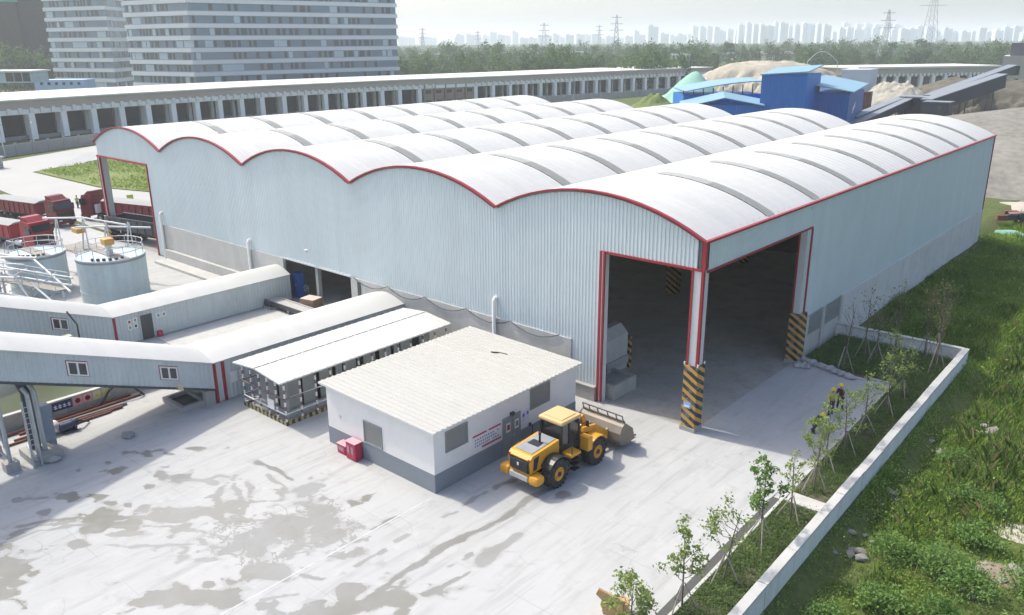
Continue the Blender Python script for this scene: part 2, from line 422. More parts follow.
def ground_material():
    M = bpy.data.materials.new('field_soil'); M.use_nodes = True
    n, l = M.node_tree.nodes, M.node_tree.links
    P = n['Principled BSDF']; P.inputs['Roughness'].default_value = .95; P.inputs['Specular IOR Level'].default_value = .1
    geo = n.new('ShaderNodeNewGeometry')
    def noise(s, d=5):
        t = n.new('ShaderNodeTexNoise'); t.inputs['Scale'].default_value = s; t.inputs['Detail'].default_value = d
        l.new(geo.outputs['Position'], t.inputs['Vector']); return t.outputs['Fac']
    def ramp(f, a, b):
        r = n.new('ShaderNodeMapRange'); r.inputs['From Min'].default_value = a; r.inputs['From Max'].default_value = b
        l.new(f, r.inputs['Value']); return r.outputs[0]
    def mix(f, A, B):
        x = n.new('ShaderNodeMix'); x.data_type = 'RGBA'; l.new(f, x.inputs['Factor'])
        for k, c in (('A', A), ('B', B)):
            if isinstance(c, tuple): x.inputs[k].default_value = (*c, 1)
            else: l.new(c, x.inputs[k])
        return x.outputs['Result']
    g = mix(noise(.35), (.07, .10, .025), (.14, .165, .055))
    c = mix(ramp(noise(.05), .56, .66), g, (.15, .13, .09))
    c = mix(ramp(noise(2.5), .35, .8), c, (.06, .075, .03))
    l.new(c, P.inputs['Base Color'])
    return M
xs = geo_axis(-110, 60, 1.0, 10000); ys = geo_axis(-60, 120, 1.0, 10000)
V, Q = grid_mesh(xs, ys, terrain_z)
struct(npmesh('ground', V, Q, ground_material(), smooth=True))

# ---- the concrete yard, with the wet stains carried as a field the material thresholds
def yard_material():
    M = bpy.data.materials.new('yard_concrete'); M.use_nodes = True
    n, l = M.node_tree.nodes, M.node_tree.links
    P = n['Principled BSDF']; P.inputs['Specular IOR Level'].default_value = .35
    geo = n.new('ShaderNodeNewGeometry')
    def node(t, **k):
        x = n.new(t)
        for a, b in k.items(): setattr(x, a, b)
        return x
    def noise(s, d=5, r=.6, vec=None, dist=0):
        t = node('ShaderNodeTexNoise'); t.inputs['Scale'].default_value = s; t.inputs['Detail'].default_value = d; t.inputs['Roughness'].default_value = r
        t.inputs['Distortion'].default_value = dist
        l.new(vec or geo.outputs['Position'], t.inputs['Vector']); return t.outputs['Fac']
    def ramp(f, a, b, c=0., d=1.):
        r = node('ShaderNodeMapRange', interpolation_type='SMOOTHSTEP')
        for k, v in (('From Min', a), ('From Max', b), ('To Min', c), ('To Max', d)): r.inputs[k].default_value = v
        l.new(f, r.inputs['Value']); return r.outputs[0]
    def ma(op, a, b):
        x = node('ShaderNodeMath', operation=op)
        for i, q in enumerate((a, b)):
            if isinstance(q, (int, float)): x.inputs[i].default_value = q
            else: l.new(q, x.inputs[i])
        return x.outputs[0]
    def mix(f, A, B):
        x = node('ShaderNodeMix', data_type='RGBA')
        if isinstance(f, float): x.inputs['Factor'].default_value = f
        else: l.new(f, x.inputs['Factor'])
        for k, c in (('A', A), ('B', B)):
            if isinstance(c, tuple): x.inputs[k].default_value = (*c, 1)
            else: l.new(c, x.inputs[k])
        return x.outputs['Result']
    def attr(nm):
        a = node('ShaderNodeAttribute', attribute_name=nm); return a.outputs['Fac']
    base = mix(noise(.12, 6, .65), (.35, .351, .346), (.445, .445, .438))
    base = mix(ramp(noise(.55, 7, .7, None, .6), .5, .72, 0, .55), base, (.46, .455, .44))
    # streaks swept along the driving direction (Y)
    mp = node('ShaderNodeMapping'); mp.inputs['Scale'].default_value = (1.3, .14, 1); mp.inputs['Rotation'].default_value = (0, 0, R(6))
    l.new(geo.outputs['Position'], mp.inputs['Vector'])
    base = mix(ramp(noise(1.1, 6, .7, mp.outputs[0], .4), .46, .75, 0, .6), base, (.265, .262, .252))
    base = mix(ramp(noise(9, 4, .7), .55, .8, 0, .25), base, (.31, .31, .30))
    # slab joints
    sp = node('ShaderNodeSeparateXYZ'); l.new(geo.outputs['Position'], sp.inputs[0])
    for ax, pitch in ((0, 4.1), (1, 5.2)):
        q = ma('ABSOLUTE', ma('SUBTRACT', ma('FRACT', ma('DIVIDE', sp.outputs[ax], pitch), 0), .5), 0)
        j = ma('LESS_THAN', q, .018 / pitch)
        base = mix(ma('MULTIPLY', j, ramp(noise(.4, 3), .35, .6, 0, .6)), base, (.265, .262, .252))
    vo = node('ShaderNodeTexVoronoi', feature='DISTANCE_TO_EDGE'); vo.inputs['Scale'].default_value = .16
    wv = node('ShaderNodeVectorMath', operation='ADD'); nz3 = node('ShaderNodeTexNoise'); nz3.inputs['Scale'].default_value = .9; nz3.inputs['Detail'].default_value = 5
    l.new(geo.outputs['Position'], nz3.inputs['Vector']); l.new(geo.outputs['Position'], wv.inputs[0]); l.new(nz3.outputs['Color'], wv.inputs[1]); l.new(wv.outputs[0], vo.inputs['Vector'])
    crack = ma('MULTIPLY', ma('LESS_THAN', vo.outputs['Distance'], .004), ramp(noise(.2, 3), .45, .62, 0, .28))
    base = mix(crack, base, (.17, .17, .16))
    warp = noise(1.3, 8, .72, None, .8)
    wet = ramp(ma('ADD', attr('wet'), ma('MULTIPLY', ma('SUBTRACT', warp, .5), 1.9)), .40, .50)
    # thin branching runs and dry islands around the larger puddles
    zone = attr('zone')
    vn = ma('ABSOLUTE', ma('SUBTRACT', noise(.42, 4, .6, None, 1.6), .5), 0)
    vein = ma('MULTIPLY', ramp(ma('ADD', vn, ma('MULTIPLY', ma('SUBTRACT', warp, .5), .05)), .012, .024, 1., 0.), ramp(ma('ADD', zone, ma('SUBTRACT', noise(.35, 4), .5)), .35, .55))
    isl = ramp(noise(.75, 5, .6, None, .8), .56, .61)
    wet = ma('MAXIMUM', ma('MULTIPLY', wet, ma('SUBTRACT', 1., ma('MULTIPLY', isl, zone))), vein)
    dry = ramp(ma('ADD', attr('wet'), ma('MULTIPLY', ma('SUBTRACT', noise(.8, 6, .7), .5), 2.0)), .05, .5, 0, .5)
    base = mix(dry, base, (.275, .272, .26))
    mud = mix(ramp(noise(.25, 4), .35, .65), (.215, .216, .21), (.175, .17, .145))
    st = attr('strength')
    st = ma('MAXIMUM', st, ma('MULTIPLY', vein, .7))
    base = mix(ma('MULTIPLY', wet, st), base, mud)
    # tyre-darkened lane
    ln = ramp(ma('ADD', attr('lane'), ma('MULTIPLY', ma('SUBTRACT', noise(2.2, 5, .7, mp.outputs[0]), .5), .8)), .25, .9, 0, .75)
    base = mix(ln, base, (.21, .208, .20))
    l.new(base, P.inputs['Base Color'])
    ro = ma('SUBTRACT', .86, ma('MULTIPLY', ma('MULTIPLY', wet, st), .42)); l.new(ro, P.inputs['Roughness'])
    b = node('ShaderNodeBump'); b.inputs['Strength'].default_value = .15; b.inputs['Distance'].default_value = .02
    l.new(noise(14, 4), b.inputs['Height']); l.new(b.outputs[0], P.inputs['Normal'])
    return M
yard_m = yard_material()
st_ = .16
xs = np.arange(-46, 7.71, st_); ys = np.arange(-46, 16.01, st_)
V, Q = grid_mesh(xs, ys, lambda x, y: np.zeros_like(x))
cx = V[Q].mean(1)
keep = ~((cx[:, 0] > 4.1) & (cx[:, 1] > 14.2 + (cx[:, 0] - 4.1) * .32)) & ~((cx[:, 0] > -.1) & (cx[:, 0] <= 4.1) & (cx[:, 1] > 15.4 - cx[:, 0] * .29))
Q = Q[keep]
used = np.unique(Q); remap = -np.ones(len(V), int); remap[used] = np.arange(len(used)); V = V[used]; Q = remap[Q]
yard = struct(npmesh('concrete_yard', V, Q, yard_m))
px, py = V[:, 0], V[:, 1]
wet = np.zeros(len(V)); stg = np.full(len(V), .0); wsum = np.full(len(V), 1e-6)
zone = np.zeros(len(V))
def soft(d, a=0.35, b=1.5): return np.clip((b - d) / (b - a), 0, 1)
def blend(mk, w):
    global wet, stg, wsum
    wet = np.maximum(wet, mk); stg += mk * w; wsum += mk
RAG = np.clip(1 + 1.5 * (fbm(px / .8, py / .8, 4) - .5) * 2, .35, 3)
BRK = np.clip(.15 + 2.2 * (fbm(px / 1.3 + 7, py / 1.3 + 3, 3) - .22), .12, 2)
wpx = px + (fbm(px / 1.7, py / 1.7, 3) - .5) * .9; wpy = py + (fbm(px / 1.7 + 40, py / 1.7 + 9, 3) - .5) * .9
for (ex, ey, ux, uy, vx, vy, w) in ELL:
    det = ux * vy - uy * vx
    dx, dy = wpx - ex, wpy - ey
    a = (dx * vy - dy * vx) / det; b = (ux * dy - uy * dx) / det
    blend(soft(np.sqrt(a * a + b * b) * RAG), w)
    if math.hypot(ux, uy) + math.hypot(vx, vy) > 2.6: zone = np.maximum(zone, np.clip((2.6 - np.sqrt(a * a + b * b)) / 1.4, 0, 1))
def segdist(pts):
    d = np.full(len(V), 1e9)
    for (x0, y0), (x1, y1) in zip(pts[:-1], pts[1:]):
        L2 = (x1 - x0) ** 2 + (y1 - y0) ** 2
        t = np.clip(((wpx2 - x0) * (x1 - x0) + (wpy2 - y0) * (y1 - y0)) / L2, 0, 1)
        d = np.minimum(d, np.hypot(wpx2 - x0 - t * (x1 - x0), wpy2 - y0 - t * (y1 - y0)))
    return d
wpx2 = px * .3 + wpx * .7; wpy2 = py * .3 + wpy * .7
for pts, wd, w in STREAK:
    blend(soft(segdist(pts) / (max(wd, .12) * (np.maximum(BRK, .8) if w >= .75 and len(pts) > 4 else BRK))), w)
stg = stg / wsum
lane = np.zeros(len(V))
# traffic lanes: from the lower left past the hut, and in and out of the big door
for pts, wd, k in (([(-3.2, 20), (-3.2, 2), (-3.6, -10), (-6, -30), (-7, -46)], 2.2, .26), ([(-2, 16), (0, 6), (3, -4), (3, -20), (0, -40)], 3, .18), ([(-2, 8), (6, 4)], 3, .2), ([(-10, -20), (-22, -26), (-34, -30)], 3, .15)):
    d = segdist(pts); lane = np.maximum(lane, k * np.exp(-(d / wd) ** 2))
lane = np.maximum(lane, .5 * np.clip((py + 2) / 9, 0, 1) * (px < 0) * np.clip((px + 8) / 2, 0, 1))
me = yard.data
for nm, arr in (('wet', wet), ('strength', np.clip(stg, 0, 1)), ('lane', lane), ('zone', zone)):
    at = me.attributes.new(nm, 'FLOAT', 'POINT'); at.data.foreach_set('value', arr.astype(np.float32))

struct(MB().box(-6.50, -31, .001, -6.41, -15.2, .0045).build('painted_line', mat('worn_white_line', (.47, .47, .46), .8, .15, 1.2, dirt=(.34, .34, .33), dirtamt=1.)))
def sheet(name, pts, z, m):
    me = bpy.data.meshes.new(name); me.from_pydata([(x, y, z) for x, y in pts], [], [tuple(range(len(pts)))]); me.materials.append(m)
    bm = bmesh.new(); bm.from_mesh(me); bmesh.ops.recalc_face_normals(bm, faces=bm.faces[:])
    if bm.faces[0:1] and [f for f in bm.faces][0].normal.z < 0: bmesh.ops.reverse_faces(bm, faces=bm.faces[:])
    bm.to_mesh(me); bm.free()
    return struct(link(name, me))
sheet('concrete_yard_west', [(-90, -60), (-46, -60), (-46, 1), (-90, 1)], -.004, yard_m)
sheet('warehouse_floor', [(-78, .3), (-.1, .3), (-.1, 66.8), (-78, 66.8)], .006, floor_m)
road_m = mat('pale_road_concrete', (.37, .365, .345), .9, .06, .15, fine=.05)
sheet('road', [(-300, -40), (-176, 4), (-163.7, 15.6), (-172.7, 32.5), (-182, 50), (-190, 90), (-170, 90), (-158, 42), (-144, 14.6), (-117, 15), (-100, 20), (-80, 40), (-76, 40), (-76, 2), (-88, 1.5), (-103, 2.5), (-127, 3.8), (-150, -6), (-300, -70)], .0, road_m)
sheet('soil_patch', [(-300, -73), (-150, -8), (-127, 2.6), (-103, 1.5), (-90, .5), (-90.5, -60), (-150, -80)], -.012, soil)
lawn_m = mat('mown_lawn', (.15, .185, .04), .95, .35, .15, fine=.3, dirt=(.08, .11, .02), dirtamt=.9)
sheet('lawn', [(-143.5, 15), (-117, 15.4), (-100, 20.5), (-80, 41), (-80, 80), (-120, 90), (-157, 44)], .03, lawn_m)
sheet('asphalt_path', [(-163, 36), (-150, 27), (-146, 22), (-149, 21), (-157, 27), (-165, 33)], .012, mat('grey_path', (.33, .33, .33), .9, .1, .3))

# ================================================================ WAREHOUSE
W, NB, LEN, EAVE, RISE = 15.6, 5, 67.0, 11.6, 1.95
RAD = (7.8 ** 2 + RISE ** 2) / (2 * RISE)
def arch(x):
    u = ((-x) % W) - W / 2
    return EAVE + math.sqrt(max(RAD * RAD - u * u, 0)) - (RAD - RISE)
wh = thing('warehouse', 'huge pale blue warehouse with five white barrel vault roofs and red trim', 'warehouse')

def corrugated(axis, a0, a1, out, zb, zt, pitch=.26, depth=.032, base=0.):
    """trapezoid sheet; runs along axis from a0 to a1, ribs stand out in direction out"""
    mb = MB()
    prof = []
    n = int(round((a1 - a0) / pitch))
    for i in range(n):
        s = a0 + (a1 - a0) * i / n; p = (a1 - a0) / n
        prof += [(s, 0), (s + p * .45, 0), (s + p * .56, 1), (s + p * .89, 1)]
    prof.append((a1, 0))
    vs, fs = [], []
    for (t, k) in prof:
        d = base + out * k * depth
        for z in (zb(t), zt(t)):
            vs.append((t, d, z) if axis == 'x' else (d, t, z))
    for i in range(len(prof) - 1):
        fs.append((2 * i, 2 * i + 2, 2 * i + 3, 2 * i + 1))
    return mb.add(vs, fs)
top = lambda x: arch(x) - .03
corrugated('x', -W * NB, -65.9, -1, lambda x: 9.95, top).build('gable_cladding', clad, wh)
corrugated('x', -65.9, -9.1, -1, lambda x: 3.75, top).build('gable_cladding', clad, wh)
corrugated('x', -9.1, -6.8, -1, lambda x: .95, top).build('gable_cladding', clad, wh)
corrugated('x', -6.8, -.45, -1, lambda x: 9.95, top).build('gable_cladding', clad, wh)
# plain sheet between the left doorway and the concrete wall
corrugated('x', -65.9, -64.2, -1, lambda x: .1, lambda x: 3.75).build('gable_cladding', clad, wh)
corrugated('y', .45, 15.2, 1, lambda y: 9.85, lambda y: EAVE - .05).build('side_cladding', clad, wh)
corrugated('y', 15.2, LEN, 1, lambda y: 3.1, lambda y: EAVE - .05).build('side_cladding', clad, wh)
corrugated('x', -W * NB, 0, 1, lambda x: 0, top, 1.0, base=LEN).build('rear_cladding', clad, wh)
corrugated('y', 0, 15, -1, lambda y: 9.85, lambda y: EAVE - .05, 1.0, base=-W * NB).build('side_cladding', clad, wh)
corrugated('y', 20, LEN, -1, lambda y: 0, lambda y: EAVE - .05, 1.0, base=-W * NB).build('side_cladding', clad, wh)
# inner lining so that the sheets have thickness
mb = MB()
mb.box(-W * NB + .1, .12, 9.9, -65.9, .16, EAVE - .1); mb.box(-65.9, .12, 3.8, -6.8, .16, EAVE - .1); mb.box(-6.8, .12, 9.9, -.3, .16, EAVE - .1)
mb.box(-.16, .3, 9.8, -.12, 15, EAVE - .1); mb.box(-.16, 15.4, 3.2, -.12, LEN - .3, EAVE - .1)
mb.build('wall_lining', mat('shed_lining', (.26, .27, .27), .7), wh)

# concrete base walls
mb = MB()
mb.box(-64.2, -.12, -.05, -41.6, .11, 3.75); mb.box(-31.9, -.12, -.05, -9.1, .11, 3.75)
mb.build('concrete_base_wall', conc_l, wh)
mb = MB(); mb.box(-9.1, -.35, -.05, -7.0, .11, .95); mb.box(-9.1, -.42, .95, -7.0, -.05, 1.0); mb.build('concrete_base_wall', conc, wh)
mb = MB(); mb.box(-.1, 23.0, -1.8, .13, LEN - .02, 3.1); mb.build('concrete_base_wall', mat('pale_rendered_concrete', (.56, .55, .53), .85, .1, .3, streak=.12, bump=.2, dirt=(.36, .35, .33), dirtamt=.4), wh)
# the lighter kerb course along the foot of the left wall
mb = MB(); mb.box(-63.5, -.5, 0, -48, -.13, 1.15); mb.build('concrete_ledge', conc_l, wh)
mb = MB(); mb.box(-63, -2.0, 0.0, -46, -.52, .25); mb.build('concrete_apron', conc_l, wh)

# barrel roofs with skylights
SKY_Y = [8.5 + 7.25 * k for k in range(8)]
NA = 28
def roof_strip(b, y0, y1, lift, u0=-1., u1=1., rib=None, th=.07):
    mb = MB(); vs, fs = [], []
    n = max(4, int(NA * (u1 - u0) / 2))
    ang = math.asin((W / 2) / RAD)
    ysq = [y0, y1] if not rib else []
    if rib:
        k = int((y1 - y0) / rib)
        for i in range(k):
            s = y0 + (y1 - y0) * i / k; p = (y1 - y0) / k
            ysq += [s, s + p * .72, s + p * .79, s + p * .93]
        ysq.append(y1)
    hs = [0] * len(ysq)
    if rib:
        for i in range(len(ysq) - 1): hs[i] = .022 if i % 4 >= 2 else 0
    for y, hh in zip(ysq, hs):
        for i in range(n + 1):
            t = ang * (u0 + (u1 - u0) * i / n)
            r = RAD + lift + hh
            vs.append((-W * b - W / 2 + r * math.sin(t), y, EAVE - (RAD - RISE) + r * math.cos(t)))
    m_ = n + 1
    for j in range(len(ysq) - 1):
        for i in range(n):
            a = j * m_ + i
            fs.append((a, a + 1, a + 1 + m_, a + m_))
    return mb.add(vs, fs)
for b in range(NB):
    # the sheet is left open under each skylight
    cuts = [-.25] + [v for y in SKY_Y for v in (y - .5, y + .5)] + [LEN + .25]
    shell, lin = MB(), MB()
    def join(dst, src): dst.add(src.v, src.f)
    join(shell, roof_strip(b, -.25, LEN + .25, .0, -1, -.05, rib=.8)); join(shell, roof_strip(b, -.25, LEN + .25, .0, .965, 1, rib=.8))
    join(lin, roof_strip(b, -.2, LEN + .2, -.12, -.995, -.05)); join(lin, roof_strip(b, -.2, LEN + .2, -.12, .965, .995))
    for ca, cb2 in zip(cuts[::2], cuts[1::2]):
        join(shell, roof_strip(b, ca, cb2, .0, -.05, .965, rib=.8)); join(lin, roof_strip(b, ca, cb2, -.12, -.05, .965))
    ro = shell.build('barrel_roof', roof_w, wh)
    lin.build('roof_lining', mat('shed_lining', (.26, .27, .27), .7), ro)
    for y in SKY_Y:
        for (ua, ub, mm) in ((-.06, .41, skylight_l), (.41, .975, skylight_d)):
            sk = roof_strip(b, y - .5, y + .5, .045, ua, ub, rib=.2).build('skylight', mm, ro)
    # ridge flashing, valley gutter
    g = MB(); g.box(-W * (b + 1) - .22, -.2, EAVE - .03, -W * (b + 1) + .22, LEN + .2, EAVE + .05); 
    if b < NB - 1: g.build('valley_gutter', roof_w, ro)
    # red barge board following the arch
    pts = []
    ang = math.asin((W / 2) / RAD)
    vs, fs = [], []
    n = 14
    for i in range(n + 1):
        t = ang * (-1 + 2 * i / n)
        for (r, y) in ((RAD + .07, -.27), (RAD + .07, -.02), (RAD - .05, -.02), (RAD - .05, -.27)):
            vs.append((-W * b - W / 2 + r * math.sin(t), y, EAVE - (RAD - RISE) + r * math.cos(t)))
    for i in range(n):
        for k in range(4):
            fs.append((i * 4 + k, i * 4 + (k + 1) % 4, i * 4 + 4 + (k + 1) % 4, i * 4 + 4 + k))
    fs += [(0, 1, 2, 3), (n * 4 + 3, n * 4 + 2, n * 4 + 1, n * 4)]
    MB().add(vs, fs).build('barge_board', red, wh)
MB().box(-.02, -.26, EAVE - .08, .20, LEN + .28, EAVE + .05).build('eave_trim', red, wh)
MB().box(0, LEN - .05, 0, .12, LEN + .12, EAVE - .16).build('corner_trim', red, wh)
MB().box(-W * NB - .22, -.28, EAVE - .16, -W * NB + .02, LEN + .28, EAVE + .06).build('eave_trim', red, wh)
# a scrap lying on the front roof
# corner post with striped concrete base
def post(x0, y0, x1, y1, zt, reds):
    p = MB().box(x0, y0, 0, x1, y1, zt).build('door_post', white_steel, wh)
    for (a, b, c, d) in reds:
        MB().box(a, b, .05, c, d, zt + .02).build('red_edge', red, p)
    return p
post(-.70, -.04, -.02, .62, 9.95, [(-.74, -.08, -.60, .0, ), (-.12, -.10, .04, .08), (-.66, .58, -.02, .66)])
MB().box(-.14, -.11, 9.95, .10, .12, EAVE + .02).build('corner_trim', red, wh)
def striped_base(x0, y0, x1, y1, z, rim=True):
    b = MB().cbox(x0, y0, 0.02, x1, y1, z, .03).build('striped_post_guard', hazard, wh)
    MB().box(x0 - .03, y0 - .03, -.05, x1 + .03, y1 + .03, .28).build('concrete_foot', conc, b)
    return b
sb = striped_base(-.82, -.16, .10, .72, 4.15)
MB().box(-.68, -.19, 1.5, -.2, -.165, 1.85).build('notice', mat('blue_notice', (.25, .42, .68), .5), sb)
MB().box(-.62, -.205, 1.56, -.27, -.192, 1.68).build('notice_text', white_p, sb)
for (x, y) in ((-.8, -.12), (.06, .66), (.05, -.1)):
    MB().lathe([(0, 0), (.05, .02), (.05, .18), (0, .2)], (x, y, 4.15), 8).build('warning_light', white_p, sb)
# left door jamb
post(-6.95, -.16, -6.62, .35, 9.95, [(-6.98, -.19, -6.80, .0), (-6.72, -.18, -6.60, -.05)])
MB().box(-6.98, -.10, 9.84, -.1, .1, 9.98).build('door_head_trim', red, wh)
MB().box(-.1, .3, 9.75, .09, 15.2, 9.87).build('door_head_trim', red, wh)
# side door jamb
post(-.5, 14.35, .06, 15.0, 9.75, [(-.1, 14.98, .12, 15.2), (-.52, 14.3, -.4, 14.5)])
striped_base(-.55, 14.1, .3, 15.3, 3.7)
# left far doorway
post(-W * NB, -.06, -W * NB + .45, .8, 9.95, [(-W * NB - .05, -.1, -W * NB + .1, .1), (-W * NB + .38, -.1, -W * NB + .5, .1)])
MB().box(-W * NB - .15, -.12, 9.8, -65.9, .1, 10.0).build('door_head_trim', red, wh)
MB().box(-66.0, -.12, 0, -65.85, .1, 9.8).build('door_side_trim', red, wh)
striped_base(-W * NB - .3, -.3, -W * NB + .75, .9, 2.6)
striped_base(-W * NB - .3, 14.6, -W * NB + .75, 15.8, 2.6)
MB().box(-W * NB - .05, 15, 0, -W * NB + .4, 15.6, 9.9).build('door_post', conc_d, wh)
# downpipes on the gable
for (x, z) in ((-63.9, 5.0), (-46.9, 4.6), (-15.7, 5.2)):
    MB().tube([(x, -.28, 0), (x, -.28, z - .15), (x, -.2, z), (x, .02, z)], .15, 10).build('downpipe', white_p, wh, smooth=True)
# steel frames at the low opening in the gable
mb = MB(); mb.box(-36.9, -.05, 0, -36.55, .3, 3.75); mb.build('opening_post', conc_d, wh)
mb = MB(); mb.box(-41.6, -.14, 3.72, -31.9, .1, 3.86); mb.build('opening_head_trim', white_steel, wh)
MB().box(-31.0, -.17, 0.2, -30.6, -.125, 3.5).build('dark_wall_duct', steel_d, wh)
# cable swagging along the concrete top
def swag(x0, x1, z, k):
    pts = []
    for i in range(k):
        a = x0 + (x1 - x0) * i / k; b = x0 + (x1 - x0) * (i + 1) / k
        for j in range(6):
            t = j / 6; pts.append((a + (b - a) * t, -.17, z - .55 * 4 * t * (1 - t)))
    pts.append((x1, -.17, z)); return pts
MB().tube(swag(-31.5, -10, 3.85, 5), .03, 5).build('cable', steel_d, wh)
MB().lathe([(0, 0), (.16, .0), (.2, .22), (0, .3)], (-37.5, -.35, 5.0), 8).build('wall_lamp', white_steel, wh)
# side bays beside the door: concrete pilasters, grey louvre screens over a dado
for y in (15.45, 18.6, 22.35):
    MB().box(-.12, y, -.1, .2, y + .55, 3.2).build('pilaster', conc_l, wh)
for (ya, yb) in ((16.0, 18.6), (19.15, 22.35)):
    MB().box(-.1, ya, -.1, .10, yb, 1.55).build('dado_wall', conc_l, wh)
    lf = MB().box(-.08, ya, 1.55, .04, yb, 3.1).build('louvre_screen', grey_panel, wh)
    n = 8
    lm = MB().beam((.06, ya + .02, 0), (.06, yb - .02, 0), .04, .09)
    first = None
    for i in range(n):
        z = 1.68 + i * 1.35 / (n - 1)
        if first is None: first = lm.build('louvre_slat', grey_panel, lf, loc=(0, 0, z))
        else:
            c = first.copy(); COL.objects.link(c); c.location = (0, 0, z)
# interior: columns with striped feet, roof trusses
colm = MB().box(-.22, -.22, 0, .22, .22, EAVE)
col0 = None
ft = MB().cbox(-.5, -.5, .02, .5, .5, 3.6, .03)
for k in range(1, NB):
    for j in (24, 38, 52):
        if col0 is None:
            col0 = colm.build('interior_column', steel_d, wh, loc=(-W * k, j, 0)); f0 = ft.build('striped_post_guard', hazard, col0)
        else:
            c = col0.copy(); COL.objects.link(c); c.location = (-W * k, j, 0)
            d = f0.copy(); COL.objects.link(d); d.parent = c
mb = MB()
for j in np.arange(7.4, 66, 7.4):
    for b in range(NB):
        x0, x1 = -W * (b + 1), -W * b
        mb.beam((x0, j, EAVE - .4), (x1, j, EAVE - .4), .14, .14)
        for i in range(8):
            xa = x0 + W * i / 8; xb = x0 + W * (i + 1) / 8; xm = (xa + xb) / 2
            mb.beam((xa, j, EAVE - .4), (xm, j, arch(xm) - .25), .08); mb.beam((xm, j, arch(xm) - .25), (xb, j, EAVE - .4), .08)
mb.build('roof_truss', steel_d, wh)
# inside the doorway: push wall with a striped end, low kerbed pit
pw = thing('push_wall', 'pale concrete barrier with striped edge just inside the warehouse doorway', 'barrier', (-9.0, 3.4, 0))
mb = MB(); mb.prism([(-.8, 0, 0), (.3, 0, 0), (.3, 0, 2.6), (-.3, 0, 3.2), (-.8, 0, 3.2)], (0, 2.6, 0)); mb.build('slab', conc_l, pw)
MB().box(.31, -.05, .4, .42, 2.6, 1.0).build('kerb', conc, pw)
MB().box(.05, 2.62, 0, .5, 2.85, 2.3).build('striped_end', hazard, pw)
kp = thing('loading_pit', 'low concrete kerbed pit beside the warehouse door jamb', 'pit', (-6.4, .6, 0))
mb = MB(); mb.box(-1.6, 0, 0, .3, .25, 1.0); mb.box(.05, .25, 0, .3, 2.6, 1.0); mb.box(-1.6, 2.35, 0, .05, 2.6, 1.0); mb.build('kerb_wall', conc, kp)
mb = MB(); mb.box(-1.6, .25, .02, .05, 2.35, .75); mb.build('dark_fill', floor_m, kp)
# heaps of material stored inside
def heap(name, cx, cy, rx, ry, h, m, seed, label, cat, n=40, kind=None, rough=.12, power=1.0, z0=0., freq=.5):
    a = np.linspace(-1.15, 1.15, n)
    X, Y = np.meshgrid(a, a, indexing='ij')
    r = np.sqrt(X * X + Y * Y)
    nz = fbm(X * 3 * freq * 2 + seed, Y * 3 * freq * 2 + seed * 1.7, 6 if n > 80 else 5) - .5
    if n > 80: nz = nz + .5 * (fbm(X * 14 + seed, Y * 14, 3) - .5)
    Z = np.clip(1 - (r * (1 + nz * .55)) ** power, -.05, 1) * h * (1 + nz * rough * 4)
    V = np.stack([(cx + X * rx).ravel(), (cy + Y * ry).ravel(), (z0 + Z - .02).ravel()], 1)
    i = np.arange((n - 1) ** 2); q = (i // (n - 1)) * n + i % (n - 1)
    Q = np.stack([q, q + n, q + n + 1, q + 1], 1)
    zz = Z.ravel()[Q].max(1); Q = Q[zz > 0.0]
    o = npmesh(name, V, Q, m, smooth=True)
    return tag(o, label, cat, None, kind)
heap('sand_heap', -30, 50, 16, 12, 5.5, mat('stored_sand', (.13, .115, .095), .95, .2, .3), 3.1, 'dark heap of sand stored deep inside the warehouse', 'heap')
heap('gravel_heap', -12, 58, 10, 7, 4.5, mat('stored_sand', (.13, .115, .095), .95), 8.1, 'dark heap of gravel by the rear wall inside the warehouse', 'heap')
heap('rubble_heap', -35, 12, 7, 5, 1.6, mat('stored_sand', (.13, .115, .095), .95), 5.7, 'low grey rubble heap seen through the low gable opening', 'heap', rough=.3)

# ================================================================ WHITE CONTROL HOUSE
hs = thing('control_house', 'small white house with cream ribbed roof and grey plinth beside the yellow loader', 'house')
HX0, HX1, HY0, HY1, HZ = -15.45, -6.6, -14.8, -2.9, 3.45
mb = MB(); mb.box(HX0, HY0, 1.05, HX1, HY1, HZ + .05); mb.build('wall', white_p, hs)
MB().box(HX0 - .02, HY0 - .02, -.05, HX1 + .02, HY1 + .02, 1.05).build('plinth', grey_band, hs)
# ribbed mono-pitch roof, ribs along X, falling slightly to +X
mb = MB(); vs, fs = [], []
prof = []
y0, y1 = HY0 - .28, HY1 + .28
n = 34
for i in range(n):
    s = y0 + (y1 - y0) * i / n; p = (y1 - y0) / n
    prof += [(s, 0), (s + p * .62, 0), (s + p * .72, .045), (s + p * .9, .045)]
prof.append((y1, 0))
for (y, h) in prof:
    vs += [(HX0 - .35, y, HZ + .33 + h), (HX1 + .3, y, HZ + .14 + h)]
for i in range(len(prof) - 1): fs.append((2 * i, 2 * i + 1, 2 * i + 3, 2 * i + 2))
rf = mb.add(vs, fs).build('roof', roof_house, hs)
mb = MB(); mb.prism([(HX0 - .34, y0 + .01, HZ + .32), (HX1 + .29, y0 + .01, HZ + .13), (HX1 + .29, y0 + .01, HZ + .05), (HX0 - .34, y0 + .01, HZ + .22)], (0, y1 - y0 - .02, 0)); mb.build('eaves_board', white_p, rf)
MB().tube([(-11.5, -5.2, HZ + .29), (-11.1, -4.9, HZ + .27), (-10.5, -4.8, HZ + .26)], .05, 6).build('cable', steel_d, rf)
